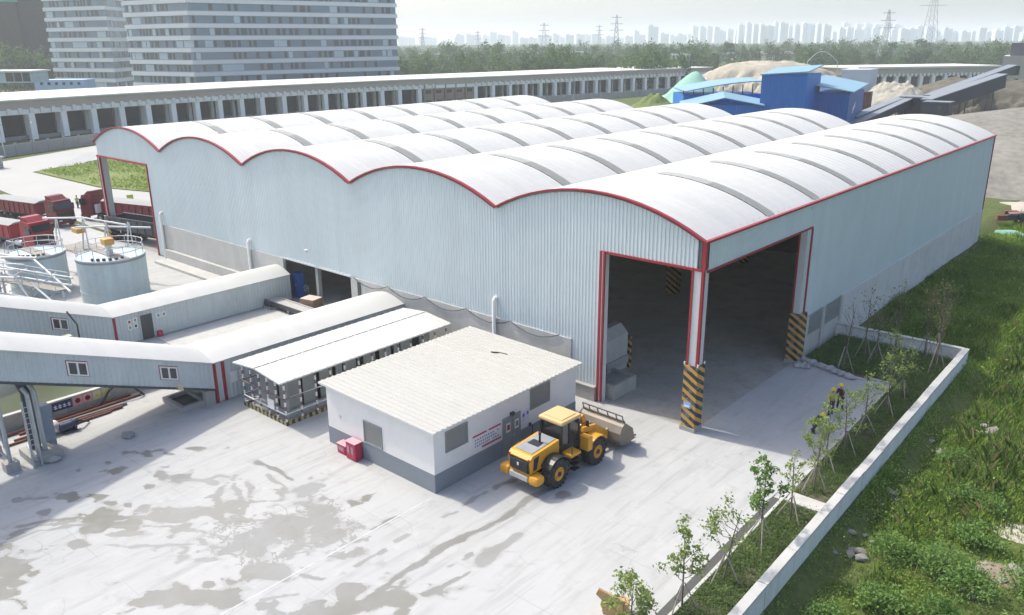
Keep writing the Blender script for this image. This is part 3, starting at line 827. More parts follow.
def window(parent, face, a0, a1, z0, z1, d, sashes=1, fm=None, gm=None, fr=.07, nm='window'):
    """face 'x+' / 'y-' ; d plane position; framed window with panes as sub-parts"""
    fm = fm or grey_panel; gm = gm or glass_g
    def bx(mb, p0, p1, q0, q1, e0, e1):
        if face == 'x+': mb.box(d + e0, p0, q0, d + e1, p1, q1)
        else: mb.box(p0, d - e1, q0, p1, d - e0, q1)
    mb = MB()
    bx(mb, a0, a1, z0, z0 + fr, -.03, .05); bx(mb, a0, a1, z1 - fr, z1, -.03, .05); bx(mb, a0, a0 + fr, z0 + fr, z1 - fr, -.03, .05); bx(mb, a1 - fr, a1, z0 + fr, z1 - fr, -.03, .05)
    for k in range(1, sashes):
        c = a0 + (a1 - a0) * k / sashes; bx(mb, c - fr * .6, c + fr * .6, z0 + fr, z1 - fr, -.03, .045)
    w = mb.build(nm, fm, parent)
    for k in range(sashes):
        mb = MB(); p = a0 + fr + (a1 - a0 - 2 * fr) * k / sashes; q = a0 + fr + (a1 - a0 - 2 * fr) * (k + 1) / sashes
        bx(mb, p, q, z0 + fr, z1 - fr, -.02, .018); mb.build('pane', gm, w)
    return w
shutter = mat('grey_roller_blind', (.21, .215, .205), .55, .05, 1)
window(hs, 'x+', -14.0, -12.35, 2.0, 3.2, HX1, 1, gm=shutter)
window(hs, 'x+', -7.25, -5.45, 2.0, 3.3, HX1, 1, gm=shutter)
window(hs, 'y-', -12.2, -10.65, 1.12, 2.45, HY0, 1, gm=shutter)
# double door
dr = MB().box(HX1 - .02, -9.62, 0.02, HX1 + .05, -8.1, 2.3).build('door', grey_panel, hs)
for (a, b) in ((-9.56, -8.89), (-8.83, -8.16)):
    lf = MB().cbox(HX1 + .02, a, .08, HX1 + .085, b, 2.22, .015).build('door_leaf', mat('grey_door', (.24, .26, .26), .5, .06, 1), dr)
for a in (-9.38, -8.66):
    MB().box(HX1 + .087, a, 1.4, HX1 + .098, a + .34, 1.95).build('door_notice', white_p, dr)
    MB().box(HX1 + .1, a + .06, 1.52, HX1 + .104, a + .28, 1.85).build('notice_symbol', red if a < -9 else grey_band, dr)
for a in (-8.96, -8.78): MB().box(HX1 + .086, a, 1.0, HX1 + .13, a + .05, 1.2).build('handle', steel, dr)
MB().box(HX1 + .02, -9.0, 2.34, HX1 + .2, -8.75, 2.5).build('door_lamp', steel_d, hs)
# banner with a red border and rows of writing
bn = MB().box(HX1 + .003, -12.0, 1.25, HX1 + .02, -9.75, 2.15).build('banner', white_p, hs)
for (a, b, z) in ((-12.0, -10.9, 2.05), (-10.75, -9.75, 2.05), (-11.3, -9.75, 1.25)):
    MB().box(HX1 + .021, a, z, HX1 + .026, b, z + .1).build('banner_border', cab_red, bn)
ink = mat('blue_print', (.10, .13, .35), .6)
for r_ in range(3):
    y = -11.85
    while y < -9.95:
        wd = random.uniform(.08, .16)
        if random.random() < .85:
            z = 1.45 + r_ * .18
            MB().box(HX1 + .021, y, z, HX1 + .025, y + wd, z + .035).box(HX1 + .021, y, z + .06, HX1 + .025, y + wd * .8, z + .085).box(HX1 + .0212, y + wd * .4, z, HX1 + .0252, y + wd * .4 + .025, z + .11).build('lettering', ink, bn)
        y += wd + .05
for (a, z0, z1) in ((-7.95, 1.5, 2.15), (-7.6, 1.55, 2.2)):
    p = MB().box(HX1 + .003, a, z0, HX1 + .015, a + .28, z1).build('poster', mat('pale_poster', (.62, .60, .68), .6, .1, 4), hs)
    MB().box(HX1 + .016, a + .05, z0 + .3, HX1 + .02, a + .22, z0 + .5).build('poster_print', ink, p)
MB().lathe([(0, 0), (.09, 0), (.09, .18), (0, .2)], (HX1 + .12, -7.35, 1.1), 8).build('wall_bell', steel_d, hs)
MB().lathe([(0, -.04), (.1, -.04), (.1, .0), (0, .0)], (-14.3, HY0 - .0, 1.95), 10, axis='y').build('wall_vent', mat('pale_vent', (.6, .6, .6)), hs)

# red fire cabinets by the front wall
def cabinet(name, x0, y0, x1, y1, h, label, doors):
    t = thing(name, label, 'cabinet', ((x0 + x1) / 2, (y0 + y1) / 2, 0))
    w, d = (x1 - x0) / 2, (y1 - y0) / 2
    MB().cbox(-w, -d, .02, w, d, h - .06, .02).build('body', cab_red, t)
    MB().cbox(-w - .03, -d - .03, h - .06, w + .03, d + .03, h, .015).build('lid', mat('faded_pink_top', (.62, .32, .36), .5, .08, 2), t)
    for k in range(doors):
        a = -w + .06 + (2 * w - .12) * k / doors; b = a + (2 * w - .12) / doors - .03
        dd = MB().box(a, -d - .015, .1, b, -d - .002, h - .14).build('door', cab_red, t)
        MB().box(a + .06, -d - .02, h * .35, b - .06, -d - .016, h * .75).build('door_window', mat('pink_glass', (.35, .22, .26), .15, .1, 2), dd)
    return t
cabinet('fire_cabinet', -13.15, -15.4, -12.35, -14.9, 1.1, 'tall dark red double door fire cabinet against the white house front', 2)
cabinet('fire_box', -14.1, -15.3, -13.35, -14.85, .62, 'low red fire box left of the tall red cabinet', 1)

# ================================================================ OPEN SHED WITH STRIPED POLES
sh = thing('scaffold_shed', 'long open shed with white pitched roof over grey panels and striped poles', 'shed')
SX0, SX1, SY0, SY1 = -23.75, -19.2, -15.2, -1.6
kerb = MB(); kerb.box(SX0 - .1, SY0 - .1, -.02, SX1 + .1, SY0 + .06, .22); kerb.box(SX1 - .06, SY0 + .06, -.02, SX1 + .1, SY1, .22); kerb.box(SX0 - .1, SY0 + .06, -.02, SX0 + .06, SY1, .22)
kerb.build('striped_kerb', hazard_s, sh)
MB().box(SX0 + .06, SY0 + .06, -.02, SX1 - .06, SY1, .10).build('plinth', conc, sh)
# roof: two ribbed slopes with a gap line at the ridge
for (xa, xb, za, zb, nm) in ((SX0 - .25, -21.52, 3.05, 3.28, 'roof_slope'), (-21.5, SX1 + .35, 3.28, 2.98, 'roof_slope')):
    vs, fs, prof = [], [], []
    y0, y1 = SY0 - .5, SY1 + .2
    n = 24
    for i in range(n):
        s = y0 + (y1 - y0) * i / n; p = (y1 - y0) / n
        prof += [(s, 0), (s + p * .84, 0), (s + p * .89, .035), (s + p * .96, .035)]
    prof.append((y1, 0))
    for (y, h) in prof: vs += [(xa, y, za + h), (xb, y, zb + h)]
    for i in range(len(prof) - 1): fs.append((2 * i, 2 * i + 1, 2 * i + 3, 2 * i + 2))
    rr = MB().add(vs, fs).build(nm, roof_w, sh)
    MB().prism([(xa, y0 + .01, za - .01), (xb, y0 + .01, zb - .01), (xb, y0 + .01, zb - .09), (xa, y0 + .01, za - .09)], (0, y1 - y0 - .02, 0)).build('eaves', white_steel, rr)
MB().box(-21.53, SY0 - .48, 3.26, -21.48, SY1 + .18, 3.312).build('ridge_gap', conc_d, sh)
# poles, rails, inner grey panels
pole = MB().tube([(0, 0, 0), (0, 0, 2.84)], .065, 8)
p0 = None
def put_pole(x, y):
    global p0
    if p0 is None: p0 = pole.build('pole', polemat, sh, loc=(x, y, .05))
    else:
        c = p0.copy(); COL.objects.link(c); c.location = (x, y, .05)
NP = 13
for i in range(NP):
    y = SY0 + (SY1 - SY0) * i / (NP - 1); put_pole(SX1, y)
    if i % 2 == 0: put_pole(SX0, y)
for k in range(1, 5): put_pole(SX0 + (SX1 - SX0) * k / 5, SY0)
for z in (.75, 1.75):
    MB().tube([(SX1 + .08, SY0, z), (SX1 + .08, SY1, z)], .035, 6).build('rail', polemat, sh)
    MB().tube([(SX0, SY0 - .08, z), (SX1, SY0 - .08, z)], .045, 6).build('rail', polemat, sh)
    MB().tube([(SX0 - .08, SY0, z), (SX0 - .08, SY1, z)], .045, 6).build('rail', polemat, sh)
MB().tube([(SX0 + .3, SY0 - .1, .4), (SX0 + 2.2, SY0 - .1, 1.2)], .04, 6).build('brace', polemat, sh)
pan = [MB().cbox(-.03, 0, 0, .03, 1.0, 2.25, .012), MB().cbox(-.03, 0, 0, .03, .5, 2.25, .012)]
pm = [None, None]
y = SY0 + .55
k = 0
while y < SY1 - 1.2:
    w = 1 if k % 4 == 3 else 0
    if pm[w] is None: pm[w] = pan[w].build('panel', grey_panel, sh, loc=(SX1 - .75, y, .55))
    else:
        c = pm[w].copy(); COL.objects.link(c); c.location = (SX1 - .75 - (.0 if k % 5 else .12), y, .55)
    y += (.55 if w else 1.18) + (.55 if k in (4, 8) else .09); k += 1
for k in range(3):
    MB().cbox(SX0 + .8 + k * 1.2, SY0 + .5, .62, SX0 + 1.75 + k * 1.2, SY0 + .56, 2.6, .012).build('panel', grey_panel, sh)
MB().cbox(SX0 + .7, SY0 + .9, .3, SX1 - 1.2, SY1 - .6, 2.0, .05).build('bin', steel_d, sh)
MB().box(SX1 - .65, SY0 + .4, .12, SX1 - .45, SY1 - .5, .6).build('lower_beam', steel, sh)
MB().box(SX0 + .5, SY0 + .4, .12, SX1 - .6, SY0 + .6, .6).build('lower_beam', steel, sh)
MB().box(-20.9, SY0 - .16, .75, -20.2, SY0 - .13, 1.4).build('notice', white_p, sh)
MB().box(SX1 + .14, -9.4, .85, SX1 + .16, -8.6, 1.5).build('notice', white_p, sh)
fa = MB().lathe([(0, 0), (.12, 0), (.12, .5), (.3, .6), (.42, .75), (.34, .86), (0, .92)], (SX1 + .25, -6.6, .9), 14).build('ventilator_cap', white_p, sh, smooth=True)

# ================================================================ CONVEYOR GALLERIES
def gallery(x0, x1, yend, ytun, zt, zside, slope, zbot_end, wins, label_t, label_g, ylast, tname, door=None):
    t = thing('conveyor_tunnel', label_t, 'tunnel')
    w = x1 - x0; cxm = (x0 + x1) / 2
    # walls
    for (x, o) in ((x1, 1), (x0, -1)):
        corrugated('y', yend, ytun, o, lambda y: .05, lambda y: zside, .3, .03, base=x).build('wall', gal_clad, t)
    MB().box(x0, yend, .05, x1 - .02, yend + .06, zside).build('end_wall', gal_clad, t)
    # arched roof
    vs, fs = [], []
    n = 12
    for y in (yend - .25, ytun):
        for i in range(n + 1):
            u = -1 + 2 * i / n
            vs.append((cxm + u * (w / 2 + .12), y, zside - .02 + (zt - zside) * (1 - abs(u) ** 1.5)))
        for i in range(n + 1):
            u = 1 - 2 * i / n
            vs.append((cxm + u * (w / 2 + .10), y, zside - .10 + (zt - zside) * (1 - abs(u) ** 1.5)))
    m_ = 2 * (n + 1)
    for i in range(m_): fs.append((i, (i + 1) % m_, (i + 1) % m_ + m_, i + m_))
    fs.append(tuple(range(m_))); fs.append(tuple(range(2 * m_ - 1, m_ - 1, -1)))
    MB().add(vs, fs).build('arched_roof', roof_w, t, smooth=True)
    MB().box(x1 - .02, yend - .05, .02, x1 + .07, yend + .12, zside - .03).build('corner_trim', red, t)
    if door:
        d = MB().box(x1 + .02, door, .03, x1 + .05, door + .95, 2.05).build('doorway', steel_d, t)
        MB().box(x1 + .04, door - .06, .03, x1 + .08, door, 2.1).box(x1 + .04, door + .95, .03, x1 + .08, door + 1.01, 2.1).box(x1 + .04, door, 2.05, x1 + .08, door + .95, 2.1).build('door_frame', white_steel, d)
        for (a, z, s) in ((-1.0, 1.55, .38), (-.55, 1.6, .38), (-1.0, 1.1, .38), (-.55, 1.12, .38), (1.3, 1.5, .4), (1.75, 1.5, .4)):
            q = MB().box(x1 + .035, door + a, z, x1 + .045, door + a + s * .85, z + s).build('notice', white_p, t)
            MB().box(x1 + .046, door + a + .08, z + .08, x1 + .049, door + a + s * .85 - .08, z + s - .08).build('notice_symbol', random.choice([red, black_p, grey_band]), q)
    # sloping gallery
    g = thing('conveyor_gallery', label_g, 'conveyor gallery')
    gx0, gx1 = x0 + .12, x1 - .0
    a = math.atan(slope)
    def zb(y): return zbot_end + (yend - .05 - y) * slope
    hh = zside - zbot_end
    mb = MB(); vs, fs, prof = [], [], []
    n = int((yend - .05 - ylast) / .3)
    for i in range(n):
        s = ylast + (yend - .05 - ylast) * i / n; p = (yend - .05 - ylast) / n
        prof += [(s, 0), (s + p * .45, 0), (s + p * .56, .03), (s + p * .89, .03)]
    prof.append((yend - .05, 0))
    for sx, side in ((gx1, 1), (gx0, -1)):
        vs, fs = [], []
        for (y, d) in prof: vs += [(sx + side * d, y, zb(y)), (sx + side * d, y, zb(y) + hh)]
        for i in range(len(prof) - 1): fs.append((2 * i, 2 * i + 2, 2 * i + 3, 2 * i + 1))
        MB().add(vs, fs).build('wall', gal_clad, g)
    def slab(xa, xb, za, zc):
        return MB().prism([(xa, ylast, zb(ylast) + za), (xa, yend - .06, zb(yend - .06) + za), (xa, yend - .06, zb(yend - .06) + zc), (xa, ylast, zb(ylast) + zc)], (xb - xa, 0, 0))
    slab(gx0, gx1 - .01, -.12, .02).build('floor', steel_d, g)
    slab(gx1 - .06, gx1 + .04, -.1, .05).build('bottom_edge_trim', steel_d, g)
    slab(gx0 + .02, gx1 - .02, hh * .5, hh * .5 + .01).build('inner_deck', steel_d, g)
    # arched sloping roof
    vs, fs = [], []; n = 12
    for y in (ylast, yend - .05):
        for i in range(n + 1):
            u = -1 + 2 * i / n; vs.append((cxm + u * (w / 2 + .12), y, zb(y) + hh - .02 + (zt - zside) * (1 - abs(u) ** 1.5)))
        for i in range(n + 1):
            u = 1 - 2 * i / n; vs.append((cxm + u * (w / 2 + .10), y, zb(y) + hh - .10 + (zt - zside) * (1 - abs(u) ** 1.5)))
    for i in range(m_): fs.append((i, (i + 1) % m_, (i + 1) % m_ + m_, i + m_))
    fs.append(tuple(range(m_))); fs.append(tuple(range(2 * m_ - 1, m_ - 1, -1)))
    MB().add(vs, fs).build('arched_roof', roof_w, g, smooth=True)
    MB().box(gx1 - .5, yend - .7, -.02, gx1 - .02, yend - .1, zb(yend - .1)).build('foot_block', conc, g)
    for yc in wins:
        zc = zb(yc) + hh * .53
        wdt, ht = 1.05, .84
        fr = MB()
        def pt(dy, dz): return (gx1, yc + dy, zc + dz - dy * slope)
        def bar(dy0, dy1, dz0, dz1, t0, t1):
            return [(gx1 + t0, yc + dy0, zc + dz0 - dy0 * slope), (gx1 + t0, yc + dy1, zc + dz0 - dy1 * slope), (gx1 + t0, yc + dy1, zc + dz1 - dy1 * slope), (gx1 + t0, yc + dy0, zc + dz1 - dy0 * slope)]
        W2, H2 = wdt / 2, ht / 2
        MB().prism(bar(-W2 - .04, W2 + .04, -H2 - .04, H2 + .04, .02, 0), (.03, 0, 0)).build('window_surround', red, g)
        for q in ((-W2, W2, -H2, -H2 + .08), (-W2, W2, H2 - .08, H2), (-W2, -W2 + .08, -H2 + .08, H2 - .08), (W2 - .08, W2, -H2 + .08, H2 - .08), (-.05, .05, -H2 + .08, H2 - .08)):
            fr.prism(bar(*q, .05, 0), (.05, 0, 0))
        wf = fr.build('window', white_p, g)
        for q in ((-W2 + .08, -.05, -H2 + .08, H2 - .08), (.05, W2 - .08, -H2 + .08, H2 - .08)):
            MB().prism(bar(*q, .052, 0), (.015, 0, 0)).build('pane', glass, wf)
    return t, g, zb
t1, g1, zb1 = gallery(-29.5, -25.4, -16.25, -.15, 3.40, 2.85, .372, .98, (-24.2, -19.15, -31.0),
    'low arched conveyor tunnel with white roof running from the near gallery to the warehouse', 'nearer sloping grey conveyor gallery with two white framed windows', -44, 'near')
t2, g2, zb2 = gallery(-44.3, -40.7, -15.9, -.15, 3.05, 2.45, .37, .5, (-19.6, -26.0),
    'farther arched conveyor tunnel with an open doorway and red corner trim', 'farther sloping grey conveyor gallery behind the nearer one', -44, 'far', door=-13.9)
MB().box(-25.38, -15.75, .03, -25.31, -15.55, 2.75).build('red_strip', red, t1)
for (a, z) in ((-15.2, 1.1),):
    q = MB().box(-25.33, a, z, -25.32, a + .5, z + .75).build('notice', white_p, t1)
    for k in range(3): MB().box(-25.33, a + .62, z + .05 + k * .24, -25.318, a + .8, z + .22 + k * .24).build('notice', white_p, t1)
MB().cbox(-40.66, -12.75, .02, -40.35, -12.4, .5, .02).build('red_box', cab_red, t2)
MB().prism([(-25.34, -18.75, 1.75), (-25.34, -18.4, 1.62), (-25.34, -18.4, 2.05), (-25.34, -18.75, 2.18)], (.02, 0, 0)).build('yellow_notice', mat('yellow_notice', (.58, .50, .33), .5, .25, 6), g1)
# yard slab raised between the tunnels
struct(MB().box(-40.3, -13.0, -.05, -30.0, -.6, .05).build('raised_slab', conc_l))
# trestle under the near gallery at the frame edge
tr = thing('gallery_trestle', 'tall steel trestle carrying the near conveyor gallery at the left edge', 'trestle', (-27.4, -28.2, 0))
for (x, y) in ((-1.4, .0), (1.4, 0), (-1.4, -2.2), (1.4, -2.2)):
    lg = MB().tube([(x, y, -.05), (x, y, zb1(-28.2 + y) - .1)], .11, 8).build('leg', steel, tr)
    MB().box(x - .35, y - .35, -.05, x + .35, y + .35, .55).build('concrete_footing', conc, lg)
for (a, b) in (((1.4, 0, .6), (1.4, -2.2, 4.4)), ((1.4, -2.2, .6), (1.4, 0, 4.4)), ((-1.4, 0, .6), (1.4, 0, 4.6)), ((1.4, 0, .6), (-1.4, 0, 4.6))):
    MB().tube([a, b], .05, 6).build('brace', steel, tr)
c_ = copy_tree(tr, None, (-27.4, -39, 0), None, 'outer steel trestle of the near gallery beyond the left edge'); c_.scale = (1, 1, zb1(-39) / zb1(-28.2))
c_ = copy_tree(tr, None, (-42.4, -27, 0), None, 'steel trestle carrying the farther conveyor gallery'); c_.scale = (1, 1, zb2(-27) / zb1(-28.2))
# screw elevator / pipes beside the trestle
pp = thing('pipe_riser', 'cluster of grey riser pipes and ducting beside the steel trestle', 'pipes', (-26.6, -26.6, 0))
for k, (x, y, r_) in enumerate(((-.2, .0, .26), (.45, .25, .12), (.75, -.2, .12), (-.9, .4, .10))):
    MB().tube([(x, y, 0), (x, y, 3.9 + .1 * k), (x - .3, y - .1, 4.4)], r_, 10).build('riser_pipe', steel if k else steel_d, pp, smooth=True)
MB().cbox(-1.3, .6, .1, -.5, 1.2, 2.6, .03).build('duct_box', mat('blue_grey_paint', (.22, .27, .32), .5), pp)
MB().box(-.9, -.7, -.02, 1.2, .9, .45).build('concrete_footing', conc, pp)
MB().beam((-.6, -.3, .6), (1.5, -.6, .6), .12).build('cross_beam', steel, pp)
MB().beam((1.3, -.7, .02), (1.3, -.7, 4.0), .1).build('ladder_rail', steel, pp)
MB().beam((1.3, -.3, .02), (1.3, -.3, 4.0), .1).build('ladder_rail', steel, pp)
for k in range(11): MB().tube([(1.3, -.7, .4 + k * .32), (1.3, -.3, .4 + k * .32)], .025, 5).build('rung', steel, pp)
# low concrete wall with warning signs, slurry pond behind
wl = thing('low_concrete_wall', 'low concrete basin wall with a row of warning signs under the near gallery', 'wall', (-31.3, -28, 0))
for k in range(5):
    MB().box(-.12, k * 2.4, -.05, .12, k * 2.4 + 2.38, 1.0).build('wall_panel', conc, wl)
MB().box(-.16, 0, 1.0, .16, 11.98, 1.08).build('coping', conc_l, wl)
sgn = [((.02, .03, .14), 1.2), ((.62, .30, .32), .55), ((.62, .30, .32), .55), ((.55, .52, .33), .5), ((.55, .52, .33), .5)]
y = 3.9
for i, (c, w_) in enumerate(sgn):
    s_ = MB().box(.125, y, .38, .145, y + w_, .95).build('sign', mat('sign_%s' % ('navy', 'pink', 'pink', 'cream', 'cream')[i], c, .5, .2, 5), wl)
    if i == 0:
        for k in range(4):
            MB().box(.146, y + .1 + k * .27, .55, .15, y + .3 + k * .27, .60).box(.146, y + .1 + k * .27, .66, .15, y + .28 + k * .27, .71).box(.1462, y + .18 + k * .27, .5, .1502, y + .22 + k * .27, .78).build('lettering', white_p, s_)
    elif i < 3:
        MB().lathe([(.10, 0), (.17, 0), (.17, .006), (.10, .006), (.10, 0)], (.146, y + w_ / 2, .68), 14, axis='x').build('prohibition_ring', red, s_)
    else:
        MB().prism([(.146, y + .1, .5), (.146, y + .4, .5), (.146, y + .25, .82)], (.006, 0, 0)).build('warning_triangle', mat('sign_yellow', (.6, .45, .05), .5), s_)
    y += w_ + .06
struct(MB().box(-40, -34, -.04, -31.5, -17.2, .35).build('slurry_pond', mat('slurry_water', (.07, .085, .04), .3, .15, .3)))
# pipe bundle, bag and pump lying along the wall
pb = [('rust_red', (.20, .07, .05)), ('grey', (.32, .31, .30))]
rust = mat('rusty_pipe', (.19, .075, .055), .7, .25, 1.5)
pipes_at = [(-30.55, -27.0, -19.4, .09, rust, 'upper dark rusty pipe nearest the basin wall'), (-30.2, -26.4, -18.9, .08, rust, 'second rusty pipe of the bundle by the basin wall'), (-29.85, -25.6, -20.2, .10, mat('grey_pipe', (.25, .22, .21), .6), 'thick grey pipe in the middle of the pipe bundle'), (-29.5, -26.9, -20.6, .09, rust, 'long rusty pipe on the yard side of the bundle'), (-29.15, -27.6, -21.4, .075, rust, 'outermost thin rusty pipe of the bundle on the yard')]
for (x, a, b, r_, m_, lb) in pipes_at:
    o = MB().lathe([(r_ * .8, 0), (r_, 0), (r_, b - a), (r_ * .8, b - a), (r_ * .8, 0)], (0, 0, r_), 10, axis='y').build('steel_pipe', m_, None, smooth=True, loc=(x, a, .002))
    o.rotation_euler = (0, 0, R(random.uniform(-3, 3))); tag(o, lb, 'pipe', 'pipe bundle along the basin wall')
def blob(name, rx, ry, rz_, m_, parent=None, seed=0, loc=(0, 0, 0), amp=.25, sub=3):
    bm = bmesh.new(); bmesh.ops.create_icosphere(bm, subdivisions=sub, radius=1)
    for v in bm.verts:
        c = v.co
        k = 1 + amp * (float(fbm(c.x * 1.7 + seed, c.y * 1.7 + c.z * 1.3 + seed, 3)) - .5) * 2
        v.co = Vector((c.x * rx * k, c.y * ry * k, max(c.z, -.75) * rz_ * k + rz_ * .75))
    mb = MB().bm(bm); return mb.build(name, m_, parent, smooth=True, loc=loc)
tag(blob('woven_sack', .55, .4, .35, mat('white_sack', (.55, .48, .47), .9, .2, 3, bump=.5, bscale=6), seed=4, loc=(-29.0, -24.9, .15), amp=.5), 'crumpled pale sack lying on the pipe bundle', 'sack')
pu = thing('slurry_pump', 'small dark blue pump lying beside the pale sack', 'pump', (-28.6, -24.2, 0))
MB().lathe([(.12, -.5), (.26, -.45), (.26, .2), (.34, .25), (.34, .4), (.14, .42), (.14, .6)], (0, 0, .35), 16, axis='y').build('motor', mat('pump_blue', (.03, .05, .10), .5), pu, smooth=True)
MB().box(-.3, -.45, 0, .3, .4, .1).build('base_frame', steel_d, pu)
MB().tube([(0, .35, .5), (.0, .6, .5), (-.1, .9, .3), (-.3, 1.3, .08)], .06, 8).build('hose', black, pu, smooth=True)
ho = MB().tube([(-30.6, -21.5, .1), (-31.0, -20.6, .8), (-30.9, -19.9, 1.15), (-30.5, -19.3, .7), (-30.2, -18.8, .06)], .07, 8).build('black_hose', black, None, smooth=True)
tag(ho, 'black hose looped over the low basin wall', 'hose')
tag(blob('concrete_lump', .55, .42, .22, conc, seed=9, loc=(-25.5, -26.3, -.02), amp=.4), 'small broken concrete lump on the shaded yard near the trestle', 'rubble')
tag(blob('manhole_heap', .5, .35, .16, conc_d, seed=2, loc=(-25.2, -22.2, -.02), amp=.3), 'small grey heap of set concrete in the gallery shadow', 'rubble')
dp = thing('drain_pit', 'square dark drain pit with concrete rim under the gallery foot', 'pit', (-27.0, -17.6, 0))
mb = MB(); mb.box(-1.3, -.9, -.02, 1.3, -.65, .35); mb.box(-1.3, .65, -.02, 1.3, .9, .35); mb.box(-1.3, -.65, -.02, -1.05, .65, .35); mb.box(1.05, -.65, -.02, 1.3, .65, .35); mb.build('rim', conc, dp)
MB().box(-1.05, -.65, -.02, 1.05, .65, .12).build('dark_sediment', mat('dark_sediment', (.05, .05, .05), .7), dp)

# ================================================================ THINGS AT THE LOW OPENING
bc = thing('blue_cabinet', 'tall blue metal cabinet standing in the low gable opening', 'cabinet', (-41.0, .9, 0))
MB().cbox(-.5, -.35, .05, .5, .35, 2.3, .03).build('body', mat('cabinet_blue', (.03, .10, .35), .45, .1, 2), bc)
for a in (-.46, .02): MB().box(-.0 + a, -.365, .15, a + .44, -.352, 2.2).build('door', mat('cabinet_blue', (.03, .10, .35), .45), bc)
MB().box(.08, -.39, 1.1, .12, -.365, 1.35).build('handle', steel, bc)
fn = thing('pedestal_fan', 'small round pedestal fan beside the blue cabinet', 'fan', (-40.0, 1.0, 0))
MB().lathe([(.25, 0), (.25, .04), (.03, .06), (.03, .7)], (0, 0, 0), 14).build('stand', steel_d, fn)
MB().tube([(.35 * math.cos(t), 0, .95 + .35 * math.sin(t)) for t in np.linspace(0, 2 * math.pi, 20)], .025, 6).build('cage', steel, fn)
for k in range(3):
    a = k * 2.09; MB().prism([(0, 0, .95), (.3 * math.cos(a), 0, .95 + .3 * math.sin(a)), (.3 * math.cos(a + .6), 0, .95 + .3 * math.sin(a + .6))], (0, .02, 0)).build('blade', steel, fn)
cb = thing('cardboard_box', 'brown cardboard box on the slab before the low opening', 'box', (-36.6, -.9, 0.05), R(12))
MB().cbox(-.75, -.6, 0, .75, .6, 1.15, .015).build('carton', mat('cardboard', (.27, .17, .11), .85, .1, 2), cb)
MB().box(-.75, -.6, 1.151, -.02, .6, 1.165).build('flap', mat('cardboard_top', (.55, .46, .40), .85, .1, 2), cb)
MB().box(.02, -.6, 1.151, .75, .6, 1.17).build('flap', mat('cardboard_top', (.55, .46, .40), .85, .1, 2), cb)
ct = thing('belt_conveyor', 'low grey belt conveyor frame crossing before the low opening', 'conveyor', (-37.4, -2.3, 0.0))
MB().box(-3.2, -.5, .55, 3.0, .5, .68).build('belt', mat('dusty_belt', (.40, .39, .37), .9, .1, 1), ct)
for y in (-.58, .58): MB().box(-3.3, y - .06, .4, 3.1, y + .06, .75).build('side_frame', steel_d if y < 0 else conc_l, ct)
for x in (-2.6, 0, 2.4):
    MB().box(x - .08, -.5, 0.02, x + .08, .5, .55).build('leg', steel, ct)
mc = thing('drive_motor', 'small dark drive motor at the left end of the belt conveyor', 'motor', (-40.0, -2.9, 0))
MB().lathe([(.1, -.5), (.26, -.45), (.26, .3), (.18, .34), (.18, .5)], (0, 0, .5), 14, axis='x').build('motor_body', steel_d, mc, smooth=True)
MB().box(-.5, -.3, 0, .5, .3, .26).build('mount', conc_d, mc)
gv = thing('grinding_machine', 'dark machine with cables standing on the floor inside the low opening', 'machine', (-34.2, 3.2, 0))
MB().cbox(-.7, -.4, .1, .5, .4, .75, .05).build('bed', steel_d, gv); MB().lathe([(.3, 0), (.3, .5), (.1, .7)], (.1, 0, .75), 12).build('motor', steel_d, gv)
MB().tube([(.5, 0, .4), (1.2, .3, .1), (2.2, -.2, .06), (3, .2, .05)], .05, 6).build('cable', black, gv)

# ================================================================ WHEEL LOADER (forward = +Y)
ld = thing('wheel_loader', 'yellow wheel loader with tan cab roof and worn bucket parked beside the white house', 'wheel loader', (-3.45, -8.5, 0), R(-1.5))
def wheel(parent, x, y, r, w, rim_m, hubn=1):
    side = 1 if x > 0 else -1
    prof = []
    tyre = MB().lathe([(r * .44, -w * .46), (r * .6, -w * .5), (r * .9, -w * .49), (r * .98, -w * .38), (r, -w * .2), (r, w * .2), (r * .98, w * .38), (r * .9, w * .49), (r * .6, w * .5), (r * .44, w * .46), (r * .44, -w * .46)], (0, 0, 0), 28, axis='x')
    # lugs
    nl = 20
    for k in range(nl):
        for s in (-1, 1):
            a = 2 * math.pi * (k + (.25 if s > 0 else 0)) / nl
            c, d = math.cos(a), math.sin(a)
            def P(rr, aa, xx): return (xx, rr * math.cos(aa), rr * math.sin(aa))
            tyre.add([P(r * .97, a, s * w * .03), P(r * .97, a + .12, s * w * .03), P(r * .97, a + .2, s * w * .49), P(r * .97, a + .06, s * w * .49),
                      P(r * 1.025, a, s * w * .03), P(r * 1.025, a + .12, s * w * .03), P(r * 1.0, a + .2, s * w * .49), P(r * 1.0, a + .06, s * w * .49)],
                     [(0, 1, 2, 3), (4, 7, 6, 5), (0, 4, 5, 1), (1, 5, 6, 2), (2, 6, 7, 3), (3, 7, 4, 0)])
    wroot = tyre.build('wheel', black, parent, loc=(x, y, r))
    o = side * w * .5
    rim = MB().lathe([(0, 0), (r * .2, 0), (r * .24, -side * .03), (r * .34, -side * .12), (r * .43, -side * .02), (r * .47, side * .0), (r * .47, -side * .1), (0, -side * .14)], (o - side * .01, 0, 0), 20, axis='x').build('rim', rim_m, wroot, smooth=True)
    hub = MB().lathe([(0, side * .05), (r * .15, side * .04), (r * .2, -side * .02), (r * .2, -side * .1), (0, -side * .1)], (o, 0, 0), 14, axis='x').build('hub', black_p, wroot, smooth=True)
    return wroot
for (x, y) in ((1.08, -1.65), (-1.08, -1.65), (1.08, 1.65), (-1.08, 1.65)):
    wheel(ld, x, y, .8, .60, yellow)
